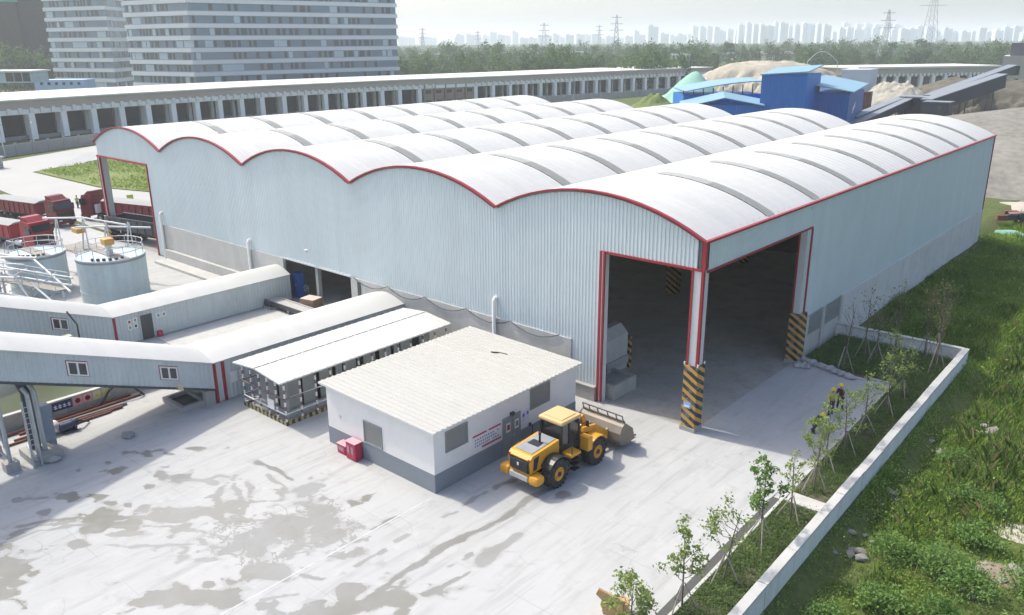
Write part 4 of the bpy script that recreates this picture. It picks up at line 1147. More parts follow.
# rear frame and engine hood
MB().cbox(-.5, -3.1, .75, .5, .3, 1.25, .04).build('rear_frame', black_p, ld)
MB().cbox(-.55, .2, .65, .55, 2.3, 1.35, .04).build('front_frame', black_p, ld)
for y in (-1.65, 1.65): MB().tube([(-1.0, y, .8), (1.0, y, .8)], .2, 10).build('axle', black_p, ld)
hood = MB().prism([(-.74, -3.18, 1.15), (-.74, -3.26, 1.95), (-.74, -3.05, 2.12), (-.74, -.95, 2.28), (-.74, -.95, 1.25)], (1.48, 0, 0)).build('engine_hood', yellow, ld)
MB().prism([(-.56, -2.9, 2.135), (-.56, -1.0, 2.28), (-.56, -1.0, 2.31), (-.56, -2.9, 2.165)], (1.12, 0, 0)).build('hood_top_panel', mat('grey_hood_panel', (.26, .27, .28), .45, .15, 2), hood)
MB().box(-.35, -2.2, 2.2, .35, -1.7, 2.26).build('air_grille', black_p, hood)
MB().lathe([(.06, 0), (.06, .45), (.075, .46), (.075, .62), (0, .62)], (.1, -1.75, 2.2), 10).build('exhaust', black_p, hood)
gr = MB().prism([(-.62, -3.27, 1.2), (-.62, -3.31, 1.9), (-.62, -3.2, 1.9), (-.62, -3.1, 1.2)], (1.28, 0, 0)).build('rear_grille', black_p, hood)
for k in range(6):
    MB().box(-.58, -3.34, 1.27 + k * .1, .58, -3.29, 1.31 + k * .1).build('grille_slat', steel_d, gr)
MB().box(-.05, -3.36, 1.52, .05, -3.335, 1.68).build('badge', white_p, gr)
for s in (-1, 1):
    MB().prism([(s * .75, -3.0, 1.3), (s * .75, -2.95, 1.95), (s * .75, -2.55, 2.0), (s * .75, -2.75, 1.3)], (s * .02, 0, 0)).build('side_vent', black_p, hood)
    MB().prism([(s * .62, -3.22, 1.9), (s * .62, -3.22, 2.0), (s * .74, -3.22, 1.98), (s * .74, -3.22, 1.87)], (0, -.05, 0)).build('tail_lamp', red, hood)
# counterweight / bumper with rounded shoulders
MB().cbox(-1.0, -3.2, .62, 1.0, -2.6, 1.12, .14).build('counterweight', yellow, ld)
MB().cbox(-.62, -3.34, .72, .62, -3.18, 1.02, .04).build('bumper_plate', mat('dusty_plate', (.45, .43, .40), .7, .15, 3), ld)
for s in (-1, 1):
    MB().cbox(s * 1.0 - .32, -3.38, .66, s * 1.0 + .32, -2.7, 1.16, .2).build('bumper_corner', yellow, ld)
    # rear fenders and steps
    pts = []
    for i in range(9):
        a = math.pi * (.10 + .72 * i / 8); pts.append((s * .72, -1.65 - .98 * math.cos(a + .15) * -1, .82 + .98 * math.sin(a + .15)))
    vs, fs = [], []
    for i in range(9):
        a = R(20 + 125 * i / 8)
        for rr in (.93, .98):
            for xx in (s * .78, s * 1.42):
                vs.append((xx, -1.65 + rr * math.cos(a), .8 + rr * math.sin(a)))
    for i in range(8):
        b = i * 4
        fs += [(b, b + 1, b + 5, b + 4), (b + 2, b + 6, b + 7, b + 3), (b, b + 4, b + 6, b + 2), (b + 1, b + 3, b + 7, b + 5)]
    MB().add(vs, fs).build('rear_fender', yellow if False else black_p, ld)
    MB().cbox(s * 1.05 - .3, -.72, 1.32, s * 1.05 + .35, .1, 1.5, .04).build('platform', yellow, ld)
    for k in range(3): MB().box(s * 1.2 - .18, -.4, .45 + k * .3, s * 1.2 + .18, .05, .49 + k * .3).build('step', black_p, ld)
    MB().tube([(s * 1.38, -.65, 1.5), (s * 1.38, -.65, 2.35), (s * 1.38, .0, 2.35), (s * 1.38, .0, 1.5)], .03, 6).build('handrail', black_p, ld)
    # front fenders
    vs, fs = [], []
    for i in range(7):
        a = R(38 + 92 * i / 6)
        for rr in (.90, .96):
            for xx in (s * .72, s * 1.42):
                vs.append((xx, 1.65 + rr * math.cos(a), .8 + rr * math.sin(a)))
    for i in range(6):
        b = i * 4
        fs += [(b, b + 1, b + 5, b + 4), (b + 2, b + 6, b + 7, b + 3), (b, b + 4, b + 6, b + 2), (b + 1, b + 3, b + 7, b + 5)]
    fs += [(0, 2, 3, 1), (24, 25, 27, 26)]
    MB().add(vs, fs).build('front_fender', yellow, ld)
    MB().cbox(s * 1.1 - .32, .72, 1.15, s * 1.1 + .3, 1.12, 1.95, .04).build('tool_box', yellow, ld)
# cab
cabo = MB().cbox(-.76, -.78, 1.3, .76, .78, 1.75, .05).build('cab_base', black_p, ld)
cg = MB().prism([(-.70, -.70, 1.75), (-.70, .66, 1.75), (-.70, .80, 2.3), (-.70, .60, 2.99), (-.70, -.64, 2.99)], (1.40, 0, 0)).build('cab_glass', glass, ld)
for s in (-1, 1):
    for (a, b) in (((-.72, 1.72), (-.66, 3.0)), ((.68, 1.72), (.82, 2.3)), ((.82, 2.3), (.62, 3.0)), ((-.05, 1.72), (-.05, 3.0))):
        MB().beam((s * .71, a[0], a[1]), (s * .71, b[0], b[1]), .09, .09).build('cab_pillar', black_p, cg)
MB().cbox(-.82, -.84, 2.98, .82, .84, 3.2, .1).build('cab_roof', tan_roof, ld)
MB().cbox(-.62, -.6, 3.18, .62, .6, 3.24, .04).build('roof_panel', tan_roof, ld)
for s in (-1, 1):
    MB().box(s * .6 - .09, .84, 2.98, s * .6 + .09, .92, 3.1).build('work_lamp', white_p, ld)
    MB().tube([(s * .75, .75, 2.6), (s * 1.1, 1.0, 2.7)], .02, 5).build('mirror_arm', black_p, ld)
    MB().cbox(s * 1.1 - .1, .98, 2.45, s * 1.1 + .1, 1.03, 2.8, .015).build('mirror', black_p, ld)
MB().cbox(-.35, -.25, 1.8, .25, .2, 2.6, .06).build('seat', mat('seat_grey', (.07, .07, .075), .8), ld)
# lift arms, bell crank, cylinders
tower = MB()
for s in (-1, 1): tower.prism([(s * .42, 1.0, 1.3), (s * .42, 1.0, 2.15), (s * .42, 1.25, 2.3), (s * .42, 1.9, 1.5), (s * .42, 2.2, 1.3)], (s * .08, 0, 0))
tower.build('arm_tower', yellow, ld)
for s in (-1, 1):
    MB().prism([(s * .58, 1.05, 1.95), (s * .58, 1.15, 2.2), (s * .58, 2.3, 2.0), (s * .58, 3.5, 1.15), (s * .58, 3.55, .75), (s * .58, 3.3, .72), (s * .58, 2.15, 1.6)], (s * .14, 0, 0)).build('lift_arm', yellow, ld)
    MB().tube([(s * .5, 1.0, 1.2), (s * .5, 1.75, 1.45)], .085, 10).build('lift_cylinder', yellow, ld)
    MB().tube([(s * .5, 1.75, 1.45), (s * .5, 2.2, 1.6)], .05, 8).build('cylinder_rod', steel, ld)
MB().prism([(-.1, 2.0, 1.45), (-.1, 1.75, 2.45), (-.1, 1.95, 2.5), (-.1, 2.45, 1.75), (-.1, 2.5, 1.2), (-.1, 2.3, 1.1)], (.2, 0, 0)).build('bell_crank', yellow, ld)
MB().tube([(0, 1.05, 1.95), (0, 1.55, 2.25)], .095, 10).build('tilt_cylinder', yellow, ld)
MB().tube([(0, 1.55, 2.25), (0, 1.85, 2.42)], .05, 8).build('cylinder_rod', steel, ld)
MB().beam((0, 2.4, 1.2), (0, 3.45, 1.15), .12, .16).build('bucket_link', yellow, ld)
MB().tube([(-.72, 2.15, 1.8), (.72, 2.15, 1.8)], .11, 8).build('arm_cross_tube', yellow, ld)
for s in (-1, 1): MB().tube([(s * .2, .9, 1.9), (s * .25, 1.3, 2.25), (s * .22, 1.7, 2.3)], .03, 6).build('hydraulic_hose', black_p, ld)
# bucket: curved shell with end plates, lip and spill guard
bp = [(4.95, .42), (4.1, .30), (3.65, .42), (3.42, .76), (3.45, 1.18), (3.68, 1.55), (3.95, 1.72)]
inn = [(4.92, .47), (4.12, .36), (3.71, .47), (3.49, .78), (3.52, 1.16), (3.73, 1.49), (3.97, 1.66)]
vs, fs = [], []
HW = 1.48
for x in (-HW, HW):
    for (y, z) in bp: vs.append((x, y, z))
    for (y, z) in inn: vs.append((x, y, z))
n = len(bp)
for i in range(n - 1):
    fs.append((i, i + 1, i + 1 + 2 * n, i + 2 * n)); fs.append((n + i, n + i + 2 * n, n + i + 1 + 2 * n, n + i + 1))
fs += [(0, n, 3 * n, 2 * n), (n - 1, 3 * n - 1, 4 * n - 1, 2 * n - 1)]
bk = MB().add(vs, fs).build('bucket', bucket_m, ld)
for s in (-1, 1):
    MB().prism([(s * HW, y, z) for (y, z) in bp[:]] + [(s * HW, 4.7, 1.15)], (s * .05, 0, 0)).build('end_plate', bucket_m, bk)
MB().beam((-HW - .06, 4.98, .42), (HW + .06, 4.98, .42), .22, .05).build('cutting_edge', steel, bk)
for k in range(8):
    x = -1.35 + k * 2.7 / 7; MB().prism([(x - .06, 5.0, .40), (x + .06, 5.0, .40), (x + .04, 5.28, .42), (x - .04, 5.28, .42)], (0, 0, .07)).build('tooth', steel_d, bk)
MB().beam((-HW, 3.95, 1.74), (HW, 3.95, 1.74), .09, .12).build('top_rim', bucket_m, bk)
for x in (-1.4, -.95, -.35, .35, .95, 1.4): MB().beam((x, 3.95, 1.74), (x, 3.8, 2.12), .05).build('guard_bar', bucket_m, bk)
MB().beam((-1.42, 3.8, 2.14), (1.42, 3.8, 2.14), .06).build('guard_rail', bucket_m, bk)
for s in (-.62, .62): MB().prism([(s - .06, 3.5, .6), (s - .06, 3.3, .72), (s - .06, 3.32, 1.2), (s - .06, 3.5, 1.3)], (.12, 0, 0)).build('bucket_ear', bucket_m, bk)

# ================================================================ ARTICULATED TIPPER TRUCKS (forward = +X local)
def truck(label, loc, rz, cabm, bodym, with_cab=True, body_len=9.0, tarp=True):
    t = thing('tipper_truck', label, 'truck', loc, rz, 'red tipper trucks beyond the tanks')
    MB().cbox(-10.6, -.45, .75, 2.6, .45, 1.05, .03).build('chassis', black_p, t)
    if with_cab:
        c = MB().prism([(.9, -1.22, .85), (.9, -1.22, 3.2), (1.5, -1.22, 3.55), (2.6, -1.22, 3.35), (3.05, -1.22, 2.3), (3.1, -1.22, .55), (1.9, -1.22, .55)], (0, 2.44, 0)).build('cab', cabm, t)
        MB().prism([(2.68, -1.08, 3.05), (2.68, 1.08, 3.05), (3.0, 1.08, 2.3), (3.0, -1.08, 2.3)], (.06, 0, .03)).build('windscreen', glass, c)
        for s in (-1, 1):
            MB().prism([(1.75, s * 1.225, 2.15), (2.75, s * 1.225, 2.15), (2.5, s * 1.225, 2.95), (1.75, s * 1.225, 2.95)], (0, s * .02, 0)).build('side_window', glass, c)
            MB().cbox(2.75, s * 1.35 - .1, 2.1, 2.9, s * 1.35 + .1, 2.9, .03).build('mirror', black_p, c)
            MB().box(3.06, s * .85 - .2, .8, 3.13, s * .85 + .2, 1.0).build('headlight', white_p, c)
        MB().box(3.08, -1.15, .95, 3.12, 1.15, 1.9).build('front_grille', black_p, c)
        MB().cbox(3.05, -1.24, .45, 3.2, 1.24, .8, .04).build('bumper', cabm, c)
        MB().prism([(.95, -1.0, 3.2), (1.5, -1.0, 3.56), (2.3, -1.0, 3.42), (1.6, -1.0, 3.9), (.95, -1.0, 3.95)], (0, 2.0, 0)).build('wind_deflector', cabm, c)
        MB().lathe([(.33, -.55), (.35, -.5), (.35, .5), (.33, .55)], (.2, -1.0, .95), 14, axis='x').build('fuel_tank', steel, t)
        MB().cbox(.35, -.9, 1.05, .8, .9, 2.2, .08).build('air_tank_rack', mat('tank_white', (.6, .6, .6), .5), t)
    x0, x1 = -1.0 - body_len, -.9
    bd = MB()
    bd.box(x0, -1.25, 1.35, x1, 1.25, 1.5); bd.box(x0, -1.25, 1.5, x1, -1.18, 2.75); bd.box(x0, 1.18, 1.5, x1, 1.25, 2.75); bd.box(x1 - .08, -1.18, 1.5, x1, 1.18, 2.9); bd.box(x0, -1.18, 1.5, x0 + .08, 1.18, 2.75)
    b = bd.build('tipper_body', bodym, t)
    for s in (-1, 1):
        for k in range(9):
            xx = x0 + .3 + (x1 - x0 - .6) * k / 8
            MB().box(xx - .07, s * 1.25, 1.4, xx + .07, s * 1.33, 2.72).build('body_rib', bodym, b)
        MB().box(x0, s * 1.2 - .1, 2.75, x1, s * 1.2 + .13, 2.86).build('top_rail', bodym, b)
    if tarp:
        MB().prism([(x0, -1.2, 2.86), (x0, -.6, 3.1), (x0, .6, 3.1), (x0, 1.2, 2.86)], (x1 - x0, 0, 0)).build('tarpaulin', mat('grey_tarp', (.30, .31, .30), .8, .1, .8), b)
    wx = ([2.35, -.3] if with_cab else []) + [x0 + 1.0, x0 + 2.3, x0 + 3.6]
    first = None
    for xx in wx:
        for s in (-1, 1):
            mb = MB().lathe([(.28, -.16), (.5, -.17), (.53, -.1), (.53, .1), (.5, .17), (.28, .16), (.28, -.16)], (0, 0, 0), 18, axis='y')
            if first is None:
                first = mb.build('wheel', black, t, loc=(xx, s * 1.02, .53))
                MB().lathe([(0, -.12), (.27, -.1), (.27, .1), (0, .12)], (0, 0, 0), 12, axis='y').build('rim', steel, first)
                fr_ = first.children[0]
            else:
                c2 = first.copy(); COL.objects.link(c2); c2.location = (xx, s * 1.02, .53)
                d2 = fr_.copy(); COL.objects.link(d2); d2.parent = c2
    return t
truck('bright red tractor truck with red trailer, nearest the tanks', (-80.4, -8.2, 0), R(14), truck_red, truck_red)
truck('red truck with grey tarpaulin behind the nearest truck', (-92.4, -1.2, 0), R(14), truck_dark, truck_dark)
truck('maroon truck beside the striped corner post facing away from the warehouse', (-89.6, 4.5, 0), R(196), truck_dark, truck_dark, body_len=10)
truck('dark loaded tipper trailer parked across the left warehouse doorway', (-66.5, 3.4, 0), R(12), truck_dark, steel_d, with_cab=False, tarp=False, body_len=11)

# ================================================================ TANKS, RAILS AND PIPEWORK
tank_m = mat('pale_blue_tank', (.42, .50, .52), .45, .08, .5, streak=.18, dirt=(.33, .30, .26), dirtamt=.3)
def tank(label, x, y, r, h, z0, motor):
    t = thing('slurry_tank', label, 'tank', (x, y, 0))
    MB().lathe([(r, z0), (r, h * .22), (r + .04, h * .22), (r + .04, h * .24), (r, h * .24), (r, h - .1), (r + .06, h - .1), (r + .06, h), (r - .05, h), (r - .05, h - .06), (0, h - .05)], (0, 0, 0), 40).build('shell', tank_m, t, smooth=True)
    MB().lathe([(r + .005, 0), (r + .03, 0), (r + .03, .18), (r + .005, .18), (r + .005, 0)], (0, 0, h - .32), 40).build('rim_band', conc_d, t)
    for k in range(14):
        a = 2 * math.pi * k / 14
        MB().tube([((r - .1) * math.cos(a), (r - .1) * math.sin(a), h), ((r - .1) * math.cos(a), (r - .1) * math.sin(a), h + 1.05)], .03, 5).build('railing_post', steel, t)
    for z in (.55, 1.05):
        MB().tube([((r - .1) * math.cos(a), (r - .1) * math.sin(a), h + z) for a in np.linspace(R(-20), R(225), 30)], .03, 5).build('railing', steel, t)
    if motor:
        m_ = MB().lathe([(.34, 0), (.34, .5), (.22, .55), (.22, 1.0)], (.3, -.2, h - .04), 12).build('gearbox', white_steel, t)
        MB().cbox(-.15, -.65, h + .95, .75, .25, h + 1.55, .1).build('motor', mat('motor_orange', (.55, .30, .07), .5, .15, 2), t)
    MB().box(-r + .2, -.5, h - .045, r - .2, .5, h + .02).build('walkway', mat('rusty_grating', (.26, .24, .21), .8, .3, 3), t)
    for k in range(6):
        a = R(-60 + 12 * k); MB().cbox((r - .5) * math.cos(a) - .12, (r - .5) * math.sin(a) - .12, h - .05, (r - .5) * math.cos(a) + .12, (r - .5) * math.sin(a) + .12, h + .18, .02).build('hatch', steel_d, t)
    return t
tank('large pale blue round tank with orange motor on top', -54.2, -9.9, 2.9, 4.0, 0, True)
tank('second pale blue round tank mostly behind the pipe racks', -61.8, -13.6, 2.5, 3.7, 0, False)
def pipe_thing(name, label, pts, r, m_=None, cat='pipe', grp=None):
    return tag(MB().tube(pts, r, 8).build(name, m_ or steel, None, smooth=True), label, cat, grp)
rk = thing('pipe_rack', 'galvanised pipe rack with rails and braces left of the large round tank', 'pipe rack', (-56, -19, 0))
for (x, y) in ((-6, -3.6), (-2.0, -1.6), (1.6, .2), (-3.5, -5.5), (-9, -6)):
    MB().beam((x, y, 0), (x, y, 4.2), .16).build('post', steel, rk)
for (a, b, r_) in (((-11, -7, 4.2), (2.6, 1.2, 4.3), .08), ((-10.5, -7.4, 3.8), (3.4, .6, 3.9), .10), ((-10, -6, 4.9), (2.4, 1.8, 4.6), .06), ((-11, -6.5, 5.4), (1.0, .6, 5.2), .05), ((-9, -8, 3.3), (2.0, -.6, 3.4), .06), ((-12, -8, 2.4), (1.6, -.2, 2.6), .05), ((-6, -3.6, 3.1), (1.6, .2, 3.2), .08), ((-6, -3.6, 1.2), (1.6, .2, 1.2), .06)):
    MB().tube([a, b], r_, 8).build('pipe', white_steel, rk, smooth=True)
for (a, b) in (((-6, -3.6, .2), (-2, -1.6, 4)), ((-2, -1.6, .2), (1.6, .2, 4)), ((-9, -6, .2), (-6, -3.6, 4))):
    MB().beam(a, b, .1).build('brace', steel, rk)
MB().cbox(-4.4, -3.6, 0, -3.0, -2.4, 2.2, .05).build('pump_skid', conc_d, rk)
MB().tube([(1.5, .5, 3.9), (2.6, 1.0, 3.4), (5.5, 1.4, .6)], .11, 8).build('down_pipe', white_steel, rk, smooth=True)
MB().tube([(-1.5, 0, 0), (-1.5, 0, 4.6), (-1.1, .2, 5.0), (2.5, 2.8, 5.0)], .11, 10).build('elbow_pipe', white_steel, rk, smooth=True)
# light steel pipe bridge with sloping legs standing over the tanks
br = thing('pipe_bridge', 'white pipe bridge on slanting legs rising above the tank tops', 'pipe bridge', (-62.5, -8.5, 0))
br.scale = (.8, .8, .82)
for (x, y, dx) in ((-4.5, -1.8, .5), (-1.2, .1, .5), (2.6, 1.2, .5), (5.2, 2.8, .5)):
    for s in (-1, 1): MB().beam((x + s * .9, y, 3.2), (x + s * .15, y + .2, 7.0), .13).build('leg', white_steel, br)
MB().tube([(-6.0, -2.6, 6.9), (-1, .2, 7.2), (4.5, 3.0, 6.6)], .11, 8).build('pipe', white_steel, br, smooth=True)
MB().tube([(-1.8, -.6, 6.0), (2, 1.0, 6.4), (7.4, 4.6, 6.4)], .11, 8).build('pipe', white_steel, br, smooth=True)
MB().cbox(-3.4, -.5, 5.2, -1.6, .5, 5.8, .1).build('motor', mat('motor_orange', (.55, .30, .07), .5), br)
MB().box(-6, -1.5, 3.1, 5.5, 2.0, 3.2).build('platform', mat('rusty_grating', (.26, .24, .21), .8), br)
for (x, y) in ((-5.5, -1), (-5.5, 1.6), (5, -1), (5, 1.6)): MB().beam((x, y, 0), (x, y, 3.1), .2).build('platform_leg', steel, br)
pipe_thing('slurry_line', 'long pale pipe slanting across the pipe rack towards the far gallery', [(-66, -22, 5.6), (-55, -16, 4.6), (-48.5, -15.8, 2.9)], .10, white_steel)
pipe_thing('feed_line', 'thin pale pipe falling from the pipe rack to the yard', [(-52, -17.5, 3.4), (-47.2, -16.8, 1.5), (-45.5, -17.4, 0.1)], .09, white_steel)
wk = thing('tank_walkway', 'railed steel walkway running below the tank tops at the left edge', 'walkway', (-56, -17.5, 0))
for k in range(9):
    x, y = -9 + k * 2.0, -3.6 + k * .55
    for o_ in (0, 1.1):
        MB().beam((x, y + o_, 3.1), (x, y + o_, 4.4), .05).build('rail_post', steel, wk)
    if k % 2 == 0: MB().beam((x, y + .5, 0), (x, y + .5, 3.0), .15).build('leg', steel, wk)
    MB().beam((x - .9, y + .3, 1.2 + .4 * (k % 3)), (x + .9, y + .8, 2.6), .07).build('brace', steel, wk)
for o_ in (0, 1.1):
    for z in (3.75, 4.4): MB().tube([(-9, -3.6 + o_, z), (7, .8 + o_, z)], .035, 6).build('handrail', steel, wk)
MB().prism([(-9, -3.6, 3.0), (7, .8, 3.0), (7, 1.9, 3.0), (-9, -2.5, 3.0)], (0, 0, .08)).build('deck', mat('rusty_grating', (.26, .24, .21), .8), wk)
for k, (a, b, r_) in enumerate((((-9, -1.6, 3.5), (6, 2.6, 3.6), .08), ((-9, -1.2, 2.6), (5, 2.8, 2.7), .1), ((-8, -4.2, 2.2), (6, -.2, 2.4), .07), ((-4, -4, .3), (-1, 1.5, 3.4), .09), ((1, -2, .3), (3.2, 2.4, 3.6), .09), ((-7, -2, .2), (-5.5, .5, 4.6), .1))):
    MB().tube([a, b], r_, 7).build('pipe', white_steel if k % 2 else steel, wk, smooth=True)
for (x, y) in ((-6, -4.5), (-2.4, -2.9), (2.2, -2.6), (4.6, -.8)):
    MB().cbox(x - .5, y - .4, 0, x + .5, y + .4, random.uniform(.8, 1.8), .05).build('pump_block', random.choice([conc_d, steel_d, steel]), wk)
mx = thing('mixing_machine', 'grey mixing machine with dark hopper under the pipe rack at the left edge', 'machine', (-58.5, -24, 0))
MB().cbox(-2, -1, .2, 2, 1, 1.6, .08).build('frame', conc_d, mx); MB().lathe([(.3, 1.6), (1.1, 2.6), (1.1, 2.75), (.9, 2.75), (.2, 1.8)], (0, 0, 0), 16).build('hopper', steel, mx)
for s in (-1.4, 1.4): MB().lathe([(0, -.3), (.45, -.3), (.45, .3), (0, .3)], (s, -1.1, .8), 14, axis='y').build('drum', steel_d, mx)
gd = thing('gate_winch', 'small cream and black winch on a post by the far gallery corner', 'winch', (-39.2, -19.8, 0))
MB().tube([(0, 0, 0), (0, 0, 2.2)], .09, 8).build('post', steel, gd); MB().cbox(-.35, -.3, 1.6, .35, .3, 2.4, .08).build('housing', mat('cream_paint', (.5, .46, .36), .6, .15, 2), gd)
MB().tube([(.6, .6, 0), (.6, .6, 3.2), (.2, .2, 4.2)], .06, 6).build('mast', steel_d, gd)
MB().cbox(.2, .3, 0, 1.4, 1.0, .9, .05).build('base_box', steel_d, gd)

# ================================================================ PEOPLE
skin = mat('skin', (.40, .25, .17), .6, .05, 8)
def skinned(name, joints, edges, m_, parent, root=0):
    me = bpy.data.meshes.new(name)
    me.from_pydata([j[0] for j in joints], edges, [])
    o = link(name, me, parent)
    me.materials.append(m_)
    md = o.modifiers.new('skin', 'SKIN'); md.use_smooth_shade = True
    if not me.skin_vertices:
        bm = bmesh.new(); bm.from_mesh(me); bm.verts.layers.skin.verify(); bm.to_mesh(me); bm.free()
    for i, j in enumerate(joints):
        sv = me.skin_vertices[0].data[i]; sv.radius = j[1]; sv.use_root = (i == root)
    s = o.modifiers.new('sub', 'SUBSURF'); s.levels = 1; s.render_levels = 2
    return o
def person(label, loc, rz, top_m, leg_m, helmet=True, lean=0., arm=(.25, .25), bend=0., stride=.12, vest=None):
    """standing figure facing local -Y; lean tips the trunk forward, arm = forward reach of (left, right) hand"""
    t = thing('person', label, 'person', loc, rz)
    hip = .92 - bend * .3
    def tp(x, y, z):      # trunk point, z above hips, tipped forward by lean
        return (x, y * math.cos(lean) - z * math.sin(lean), hip + z * math.cos(lean) + y * math.sin(lean))
    def joints(g=0., only=None):
        J = [((0, 0, hip), (.125 + g, .105 + g)), (tp(0, 0, .22), (.135 + g, .10 + g)), (tp(0, 0, .44), (.15 + g, .105 + g)), (tp(0, 0, .55), (.075 + g, .07 + g)), (tp(0, -.01, .63), (.055, .055)), (tp(0, -.03, .72), (.075, .09)), (tp(0, -.03, .82), (.065, .08))]
        E = [(0, 1), (1, 2), (2, 3), (3, 4), (4, 5), (5, 6)]
        for s, ar in ((-1, arm[0]), (1, arm[1])):
            b = len(J)
            sh = tp(s * .19, 0, .48); 
            el = (sh[0] + s * .06, sh[1] - ar * .35, sh[2] - .27); ha = (el[0] - s * .02, el[1] - ar * .6 - .06, el[2] - .24 + ar * .25)
            J += [(sh, (.065 + g, .065 + g)), (el, (.046 + g, .046 + g)), (ha, (.034, .034)), ((ha[0], ha[1] - .06, ha[2] - .08), (.03, .022))]
            E += [(2, b), (b, b + 1), (b + 1, b + 2), (b + 2, b + 3)]
        for s in (-1, 1):
            b = len(J); st = s * stride
            J += [((s * .10, 0, hip - .08), (.095 + g, .10 + g)), ((s * .11, -.06 - bend * .2 + st * .4, hip * .53), (.065 + g, .07 + g)), ((s * .11, .02 + st, .09), (.045 + g * .5, .05 + g * .5)), ((s * .12, -.10 + st, .04), (.045, .035))]
            E += [(0, b), (b, b + 1), (b + 1, b + 2), (b + 2, b + 3)]
        return J, E
    J, E = joints()
    skinned('body', J, E, skin, t)
    J2, _ = joints(.018)
    jk = [0, 1, 2, 3, 7, 8, 9, 11, 12, 13]
    rm = {k: i for i, k in enumerate(jk)}
    JJ = [J2[k] for k in jk]
    for q in (9, 13):
        JJ[rm[q]] = (Vector(J2[q][0]) * .75 + Vector(J2[q - 1][0]) * .25, (.048, .048))
    skinned('jacket', JJ, [(rm[a], rm[b]) for a, b in E if a in rm and b in rm], top_m, t)
    lk = [0, 15, 16, 17, 19, 20, 21]
    rm = {k: i for i, k in enumerate(lk)}
    skinned('trousers', [J2[k] for k in lk], [(rm[a], rm[b]) for a, b in E if a in rm and b in rm], leg_m, t)
    for k in (18, 22):
        p = J2[k][0]; MB().cbox(p[0] - .055, p[1] - .08, -.0, p[0] + .055, p[1] + .2, .11, .03).build('shoe', black_p, t)
    h = Vector(tp(0, -.03, .80))
    f = Vector(tp(0, -.13, .76))
    MB().lathe([(0, .0), (.02, .01), (.012, .05), (0, .055)], tuple(f - Vector((0, 0, .03))), 6).build('nose', skin, t)
    if helmet:
        MB().lathe([(.165, .0), (.165, .02), (.125, .03), (.118, .08), (.09, .13), (.04, .155), (0, .16)], tuple(h), 16).build('helmet', mat('yellow_helmet', (.72, .50, .02), .35, .05, 4), t, smooth=True)
    else:
        MB().lathe([(.105, -.06), (.11, .02), (.085, .09), (.04, .12), (0, .125)], tuple(h), 14).build('hair', mat('black_hair', (.012, .011, .01), .7), t, smooth=True)
    return t
blk = mat('black_cloth', (.018, .018, .022), .9, .1, 5); mar = mat('maroon_cloth', (.09, .03, .035), .9, .1, 5)
hiv = mat('high_visibility_cloth', (.40, .43, .07), .8, .08, 5); navy = mat('navy_cloth', (.03, .035, .06), .9, .1, 5)
person('worker in black jacket and yellow helmet bending over at the planting edge', (5.35, 4.6, 0), R(70), blk, navy, True, .75, (.6, .5), .5)
person('worker in yellow vest and helmet standing beside the maroon clothed worker', (5.2, 7.7, 0), R(30), hiv, navy, True, .2, (.4, .2))
person('worker in maroon jacket and yellow helmet rearmost of the three by the planting', (5.45, 8.6, 0), R(-20), mar, blk, True, .12, (.2, .3))
person('lone worker in yellow vest standing on the far road left of the warehouse', (-101.4, 5.6, 0), R(100), hiv, navy, False)
# people in high-visibility clothing by the far doorway: a warning board
wb = thing('warning_board', 'small yellow green warning board on a stand seen through the left doorway', 'sign', (-95.4, 10.5, 0))
MB().box(-.05, -.45, .6, .05, .45, 1.9).build('board', mat('board_yellow_green', (.42, .50, .08), .5, .15, 3), wb)
MB().beam((0, 0, 0), (0, 0, .6), .08).build('stand', steel_d, wb)
MB().cbox(-.3, -.3, 0, .3, .3, .08, .02).build('foot', conc, wb)

# ================================================================ PLANTER WALL, KERBS, SAPLINGS
wall_m = mat('painted_wall', (.62, .63, .62), .8, .06, .4, streak=.12, dirt=(.36, .35, .32), dirtamt=.4)
bw = thing('boundary_wall', 'long low white boundary wall of panels between planting strip and weeds', 'wall')
def swing(o, ang, cx_, cy_):
    o.rotation_euler = (0, 0, ang); o.location = (cx_ - (cx_ * math.cos(ang) - cy_ * math.sin(ang)), cy_ - (cx_ * math.sin(ang) + cy_ * math.cos(ang)), 0)
swing(bw, .018, 10.1, -14.5)
y = -24.0; k = 0
pnl = MB().box(-.0, 0, -1.9, .34, 2.96, .88)
cop = MB().cbox(-.05, -.0, .88, .39, 2.98, 1.0, .02)
a0 = c0 = None
while y < 22:
    L_ = min(3.0, 22.6 - y)
    if a0 is None:
        a0 = pnl.build('wall_panel', wall_m, bw, loc=(9.72, y, 0)); c0 = cop.build('coping', conc_l, a0)
    else:
        a = a0.copy(); COL.objects.link(a); a.location = (9.72 + random.uniform(-.012, .012), y, random.uniform(-.015, .015))
        if L_ < 3: a.scale = (1, L_ / 3, 1)
        c = c0.copy(); COL.objects.link(c); c.parent = a
    y += 3.0
x = .35
while x < 9.6:
    L_ = min(3.0, 9.70 - x)
    MB().box(x, 22.3, -1.9, x + L_ - .02, 22.62, .88).build('wall_panel', wall_m, bw)
    MB().box(x, 22.26, .88, x + L_ - .01, 22.66, 1.0).build('coping', conc_l, bw)
    x += 3.0
